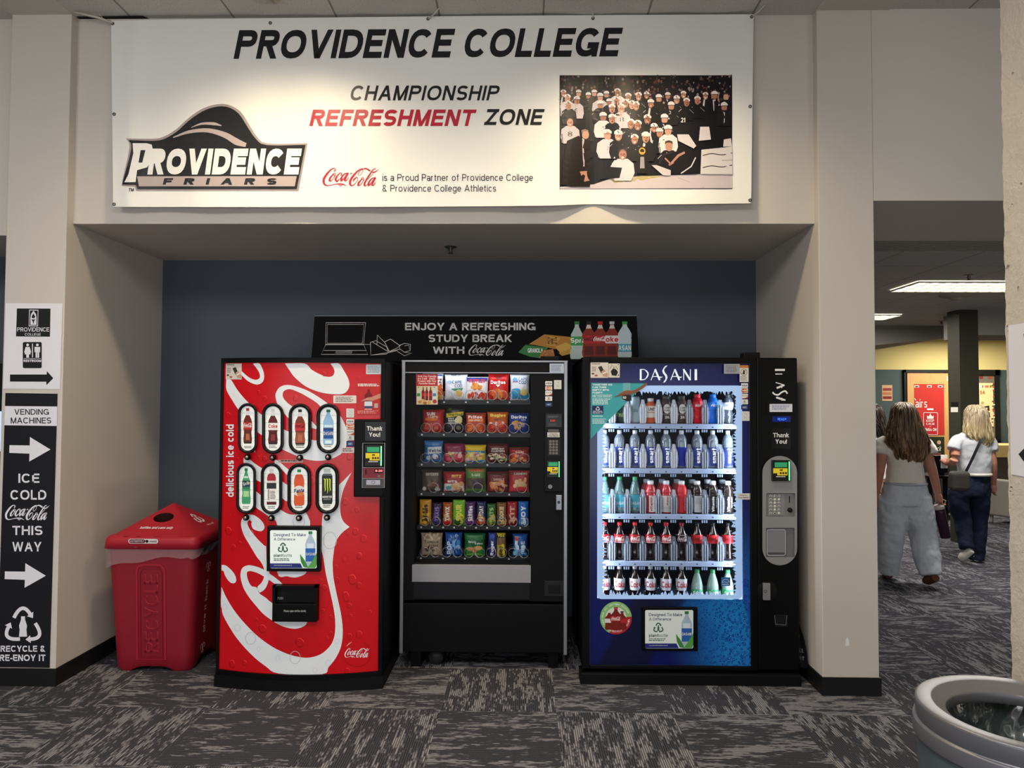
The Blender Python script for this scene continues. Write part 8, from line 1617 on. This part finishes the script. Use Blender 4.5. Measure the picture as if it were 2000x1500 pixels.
# --- woman in dark jeans
Y2 = 7.62; j = J6(Y2); S2_ = lambda a, b_, v, ry, dy=0.0: S_(a, b_, v, ry, dy, Y2)
NAV = C('#171e33', 0.85, noise=0.12, scale=9, bump=0.4); TEE = C('#b9bcc2', 0.85, noise=0.12, scale=12, bump=0.25)
hd = j(1904, 815); hd = (hd[0], hd[1], hd[2])
hipL, knL, anL = j(1872, 955), j(1880, 1015, 0.0), j(1888, 1068, -0.14); hipR, knR, anR = j(1914, 955), j(1911, 1020, 0.04), j(1908, 1090, 0.03)
person2 = figure('person', 'person with blonde hair, grey white tee and dark jeans walking away with a phone', (hd[0], Y2, 0),
 dict(head=hd, hs=1.0, torso=[S2_(1872, 1920, 955, 0.08), S2_(1880, 1922, 930, 0.085), S2_(1876, 1924, 905, 0.09), S2_(1874, 1926, 870, 0.08), S2_(1878, 1924, 858, 0.06), S2_(1892, 1914, 847, 0.045)],
      arms=[dict(p=[j(1868, 862), j(1864, 898, -0.06), j(1850, 905, 0.10)], r=[0.050, 0.042, 0.028], tip=j(1843, 898, 0.2), side=(1, 0, 0), curl=0.5), dict(p=[j(1930, 862), j(1939, 905, -0.02), j(1940, 945, 0.04)], r=[0.050, 0.042, 0.028], tip=j(1940, 972, 0.08), side=(0, 1, 0))],
      legs=[dict(p=[hipL, knL, anL]), dict(p=[hipR, knR, anR])]),
 dict(m=TEE, torso=[S2_(1874, 1932, 925, 0.125), S2_(1872, 1932, 912, 0.125), S2_(1869, 1934, 885, 0.115), S2_(1864, 1937, 868, 0.105), S2_(1865, 1936, 858, 0.092), S2_(1872, 1926, 849, 0.075), S2_(1890, 1914, 842, 0.05)],
      sleeves=[([j(1876, 859), j(1866, 866, -0.02), j(1862, 879, -0.04)], [0.066, 0.064, 0.064]), ([j(1922, 858), j(1934, 866), j(1937, 882, -0.02)], [0.070, 0.072, 0.066])]),
 dict(m=NAV, hips=[S2_(1856, 1930, 968, 0.13), S2_(1858, 1931, 950, 0.13), S2_(1866, 1931, 935, 0.12), S2_(1874, 1930, 925, 0.11)],
      legs=[([hipL, j(1873, 985), knL, j(1884, 1048, -0.08), j(1888, 1072, -0.13)], [0.105, 0.098, 0.085, 0.072, 0.068]), ([hipR, j(1912, 985, 0.02), knR, j(1909, 1060, 0.04), j(1908, 1094, 0.03)], [0.105, 0.100, 0.088, 0.078, 0.074])]),
 dict(m=C('#cfc9bd', 0.6), p=[(fz(j(1898, 1072, -0.16), 0.16), fz(j(1874, 1090, -0.08), 0.05)), (fz(j(1908, 1095, -0.02), 0.045), fz(j(1902, 1090, 0.2), 0.042))]),
 (hd, [(0, -0.005, hd[2]+0.132, 0.012, 0.02), (0, -0.008, hd[2]+0.12, 0.055, 0.07), (0, -0.015, hd[2]+0.07, 0.092, 0.11), (0, -0.02, hd[2]-0.02, 0.108, 0.11), (0.0, -0.04, hd[2]-0.12, 0.125, 0.085), (0.015, -0.055, hd[2]-0.20, 0.135, 0.07), (0.045, -0.06, hd[2]-0.26, 0.085, 0.045), (0.055, -0.06, hd[2]-0.30, 0.04, 0.03)], hairm(('#7a6a54', '#b5a488'), ('#a08a60', '#d8c498'), (1.32, 1.55)), 9, 130, 48, 0.013))
MB().tube([S2_(1874, 1931, 926, 0)[:3]]*1+[(S2_(1874, 1931, 926, 0)[0]+0.158*math.cos(a), Y2+0.128*math.sin(a), S2_(1874, 1931, 926, 0)[2]) for a in [2*PI*k/24 for k in range(24)]][1:], 0.016, C('#d2cec6', 0.6), 8, True).build('belt', person2)
p = Vector(j(1844, 902, 0.22)); tag(MB().box(p.x-0.036, p.x+0.036, p.y-0.006, p.y+0.004, p.z-0.07, p.z+0.075, C('#d9d6d2', 0.3), bev=0.004).build('phone', None, (p.x, p.y, p.z-0.07)), 'small phone in pale case held up by the blonde person', 'phone')
bg_ = thing('shoulder_bag', tuple(j(1860, 958, -0.10)), 'grey shoulder bag with black strap on the hip of the blonde person', 'bag')
a, b_ = Vector(j(1842, 918, -0.10)), Vector(j(1880, 957, -0.10)); B(a.x, b_.x, Y2-0.26, Y2-0.16, b_.z, a.z, C('#3c3a38', 0.7, bump=0.3), bev=0.04, seg=4).build('bag_body', bg_)
m_ = MB(); pts = [j(1922, 846, -0.01), j(1919, 852, -0.11), j(1910, 872, -0.142), j(1898, 898, -0.148), j(1885, 924, -0.15), j(1878, 932, -0.14)]
m_.grid(lambda s_, t: Vector(pts[round(s_*5)])+Vector((0.028*(t-0.5)*1.4, -0.002, 0.012*(t-0.5))), 5, 1, C('#1a1a20', 0.6)); m_.build('strap', bg_)
# --- third person, mostly behind the pillar
Y3 = 7.9; j = J6(Y3); S3_ = lambda a, b_, v, ry: S_(a, b_, v, ry, 0, Y3); hd = j(1704, 812)
hipL, hipR = j(1690, 950), j(1718, 950)
figure('person', 'person with dark braided hair and white top mostly hidden behind the pillar edge', (hd[0], Y3, 0),
 dict(head=hd, torso=[S3_(1672, 1734, 960, 0.12), S3_(1678, 1730, 925, 0.1), S3_(1676, 1732, 880, 0.1), S3_(1672, 1732, 858, 0.08), S3_(1692, 1716, 846, 0.05)],
      arms=[dict(p=[j(1674, 862), j(1670, 905), j(1674, 945, 0.05)], r=[0.045, 0.038, 0.028], tip=j(1676, 970, 0.08), side=(0, 1, 0)), dict(p=[j(1722, 862), j(1712, 905), j(1706, 930, 0.18)], r=[0.045, 0.038, 0.028], tip=j(1700, 925, 0.3), side=(0, 0, 1))],
      legs=[dict(p=[hipL, j(1690, 1015), j(1691, 1075)]), dict(p=[hipR, j(1712, 1015), j(1708, 1075)])]),
 dict(m=C('#e3dfd8', 0.85), torso=[S3_(1676, 1732, 935, 0.115), S3_(1678, 1730, 900, 0.11), S3_(1672, 1732, 870, 0.105), S3_(1676, 1727, 854, 0.08), S3_(1692, 1716, 845, 0.05)], sleeves=[([j(1682, 860), j(1673, 866), j(1670, 884)], [0.065, 0.065, 0.06]), ([j(1718, 860), j(1722, 868), j(1717, 886)], [0.062, 0.06, 0.056])]),
 dict(m=C('#2a2c33', 0.85), hips=[S3_(1674, 1728, 965, 0.12), S3_(1676, 1728, 935, 0.11)], legs=[([hipL, j(1690, 1015), j(1691, 1080)], [0.095, 0.08, 0.06]), ([hipR, j(1710, 1015), j(1706, 1080)], [0.095, 0.08, 0.06])]),
 dict(m=C('#3a3a3c', 0.6), p=[(fz(j(1691, 1085, -0.04), 0.042), fz(j(1690, 1080, 0.16), 0.04)), (fz(j(1706, 1085, -0.04), 0.042), fz(j(1706, 1080, 0.16), 0.04))]),
 (hd, [(0, -0.005, hd[2]+0.13, 0.012, 0.02), (0, -0.01, hd[2]+0.118, 0.055, 0.07), (0, -0.015, hd[2]+0.07, 0.09, 0.108), (0.01, -0.02, hd[2]-0.03, 0.10, 0.10), (0.045, -0.07, hd[2]-0.10, 0.05, 0.05), (0.05, -0.08, hd[2]-0.2, 0.036, 0.036), (0.05, -0.08, hd[2]-0.30, 0.02, 0.02)], hairm(('#1c1614', '#4a3c34'), ('#1c1614', '#4a3c34'), (1.2, 1.5)), 3, 40))

# ================================================================== FURNITURE DEEP IN THE ROOM
def armchair(x, y, rz, m, label):
    t = thing('armchair', (x, y, 0), label, 'chair', 'lounge chairs beyond the opening'); R3 = Matrix.Rotation(rz, 3, 'Z')
    def part(nm, *bx_, bev=0.03):
        mb = MB().box(*bx_, m, bev=bev, seg=3); mb.v = [R3 @ p+Vector((x, y, 0)) for p in mb.v]; return mb.build(nm, t)
    part('seat', -0.30, 0.30, -0.30, 0.30, 0.28, 0.45); part('backrest', -0.36, 0.36, 0.24, 0.38, 0.12, 0.86, bev=0.06)
    for s_ in (-1, 1): part('armrest', min(s_*0.28, s_*0.38), max(s_*0.28, s_*0.38), -0.32, 0.34, 0.10, 0.62, bev=0.04)
    for a in (-0.3, 0.3):
        for b2 in (-0.28, 0.3): part('leg', a-0.02, a+0.02, b2-0.02, b2+0.02, 0, 0.12, bev=0.004)
p = atY(1968, 950, 10.2); armchair(p.x+0.25, 10.2, math.radians(200), C('#9a948a', 0.8), 'light grey lounge armchair beyond the blonde person beside the concrete wall edge')
p = atY(1866, 950, 10.6); armchair(p.x-0.3, 10.9, math.radians(150), C('#3a3937', 0.85), 'dark charcoal lounge armchair between the two walking people')
q = atY(1938, 869, 11.3); dk = thing('desk', (q.x+0.6, 11.5, 0), 'pale wooden reception desk under the board window', 'desk'); zd = atY(1938, 893, 11.3).z
B(q.x, q.x+1.2, 11.3, 11.9, 0.0, zd, C('#5b5346', 0.6)).build('desk_base', dk); B(q.x-0.02, q.x+1.22, 11.26, 11.95, zd, q.z, woodm('#cfae6c', '#dcc080'), bev=0.006).build('desk_top', dk)
st = thing('side_table', (5.55, 9.35, 0), 'dark side table carrying a black screen between the walking people', 'table'); a, b_ = atY(1822, 930, 9.2), atY(1852, 936, 9.2)
B(a.x-0.05, b_.x+0.05, 9.2, 9.7, a.z-0.03, a.z, KB2).build('table_top', st)
for x in (a.x, b_.x): B(x-0.02, x+0.02, 9.25, 9.29, 0, a.z-0.03, KB2).build('leg', st); B(x-0.02, x+0.02, 9.6, 9.64, 0, a.z-0.03, KB2).build('leg', st)
mo = thing('monitor', ((a.x+b_.x)/2, 9.4, a.z), 'black tilted screen standing on the dark side table', 'monitor'); p, q = atY(1828, 890, 9.3), atY(1855, 924, 9.3)
B(p.x, q.x, 9.34, 9.37, q.z, p.z, C('#0d0f16', 0.25), bev=0.004).build('screen', mo); B((p.x+q.x)/2-0.05, (p.x+q.x)/2+0.05, 9.35, 9.45, a.z, q.z, KB2).build('stand', mo)
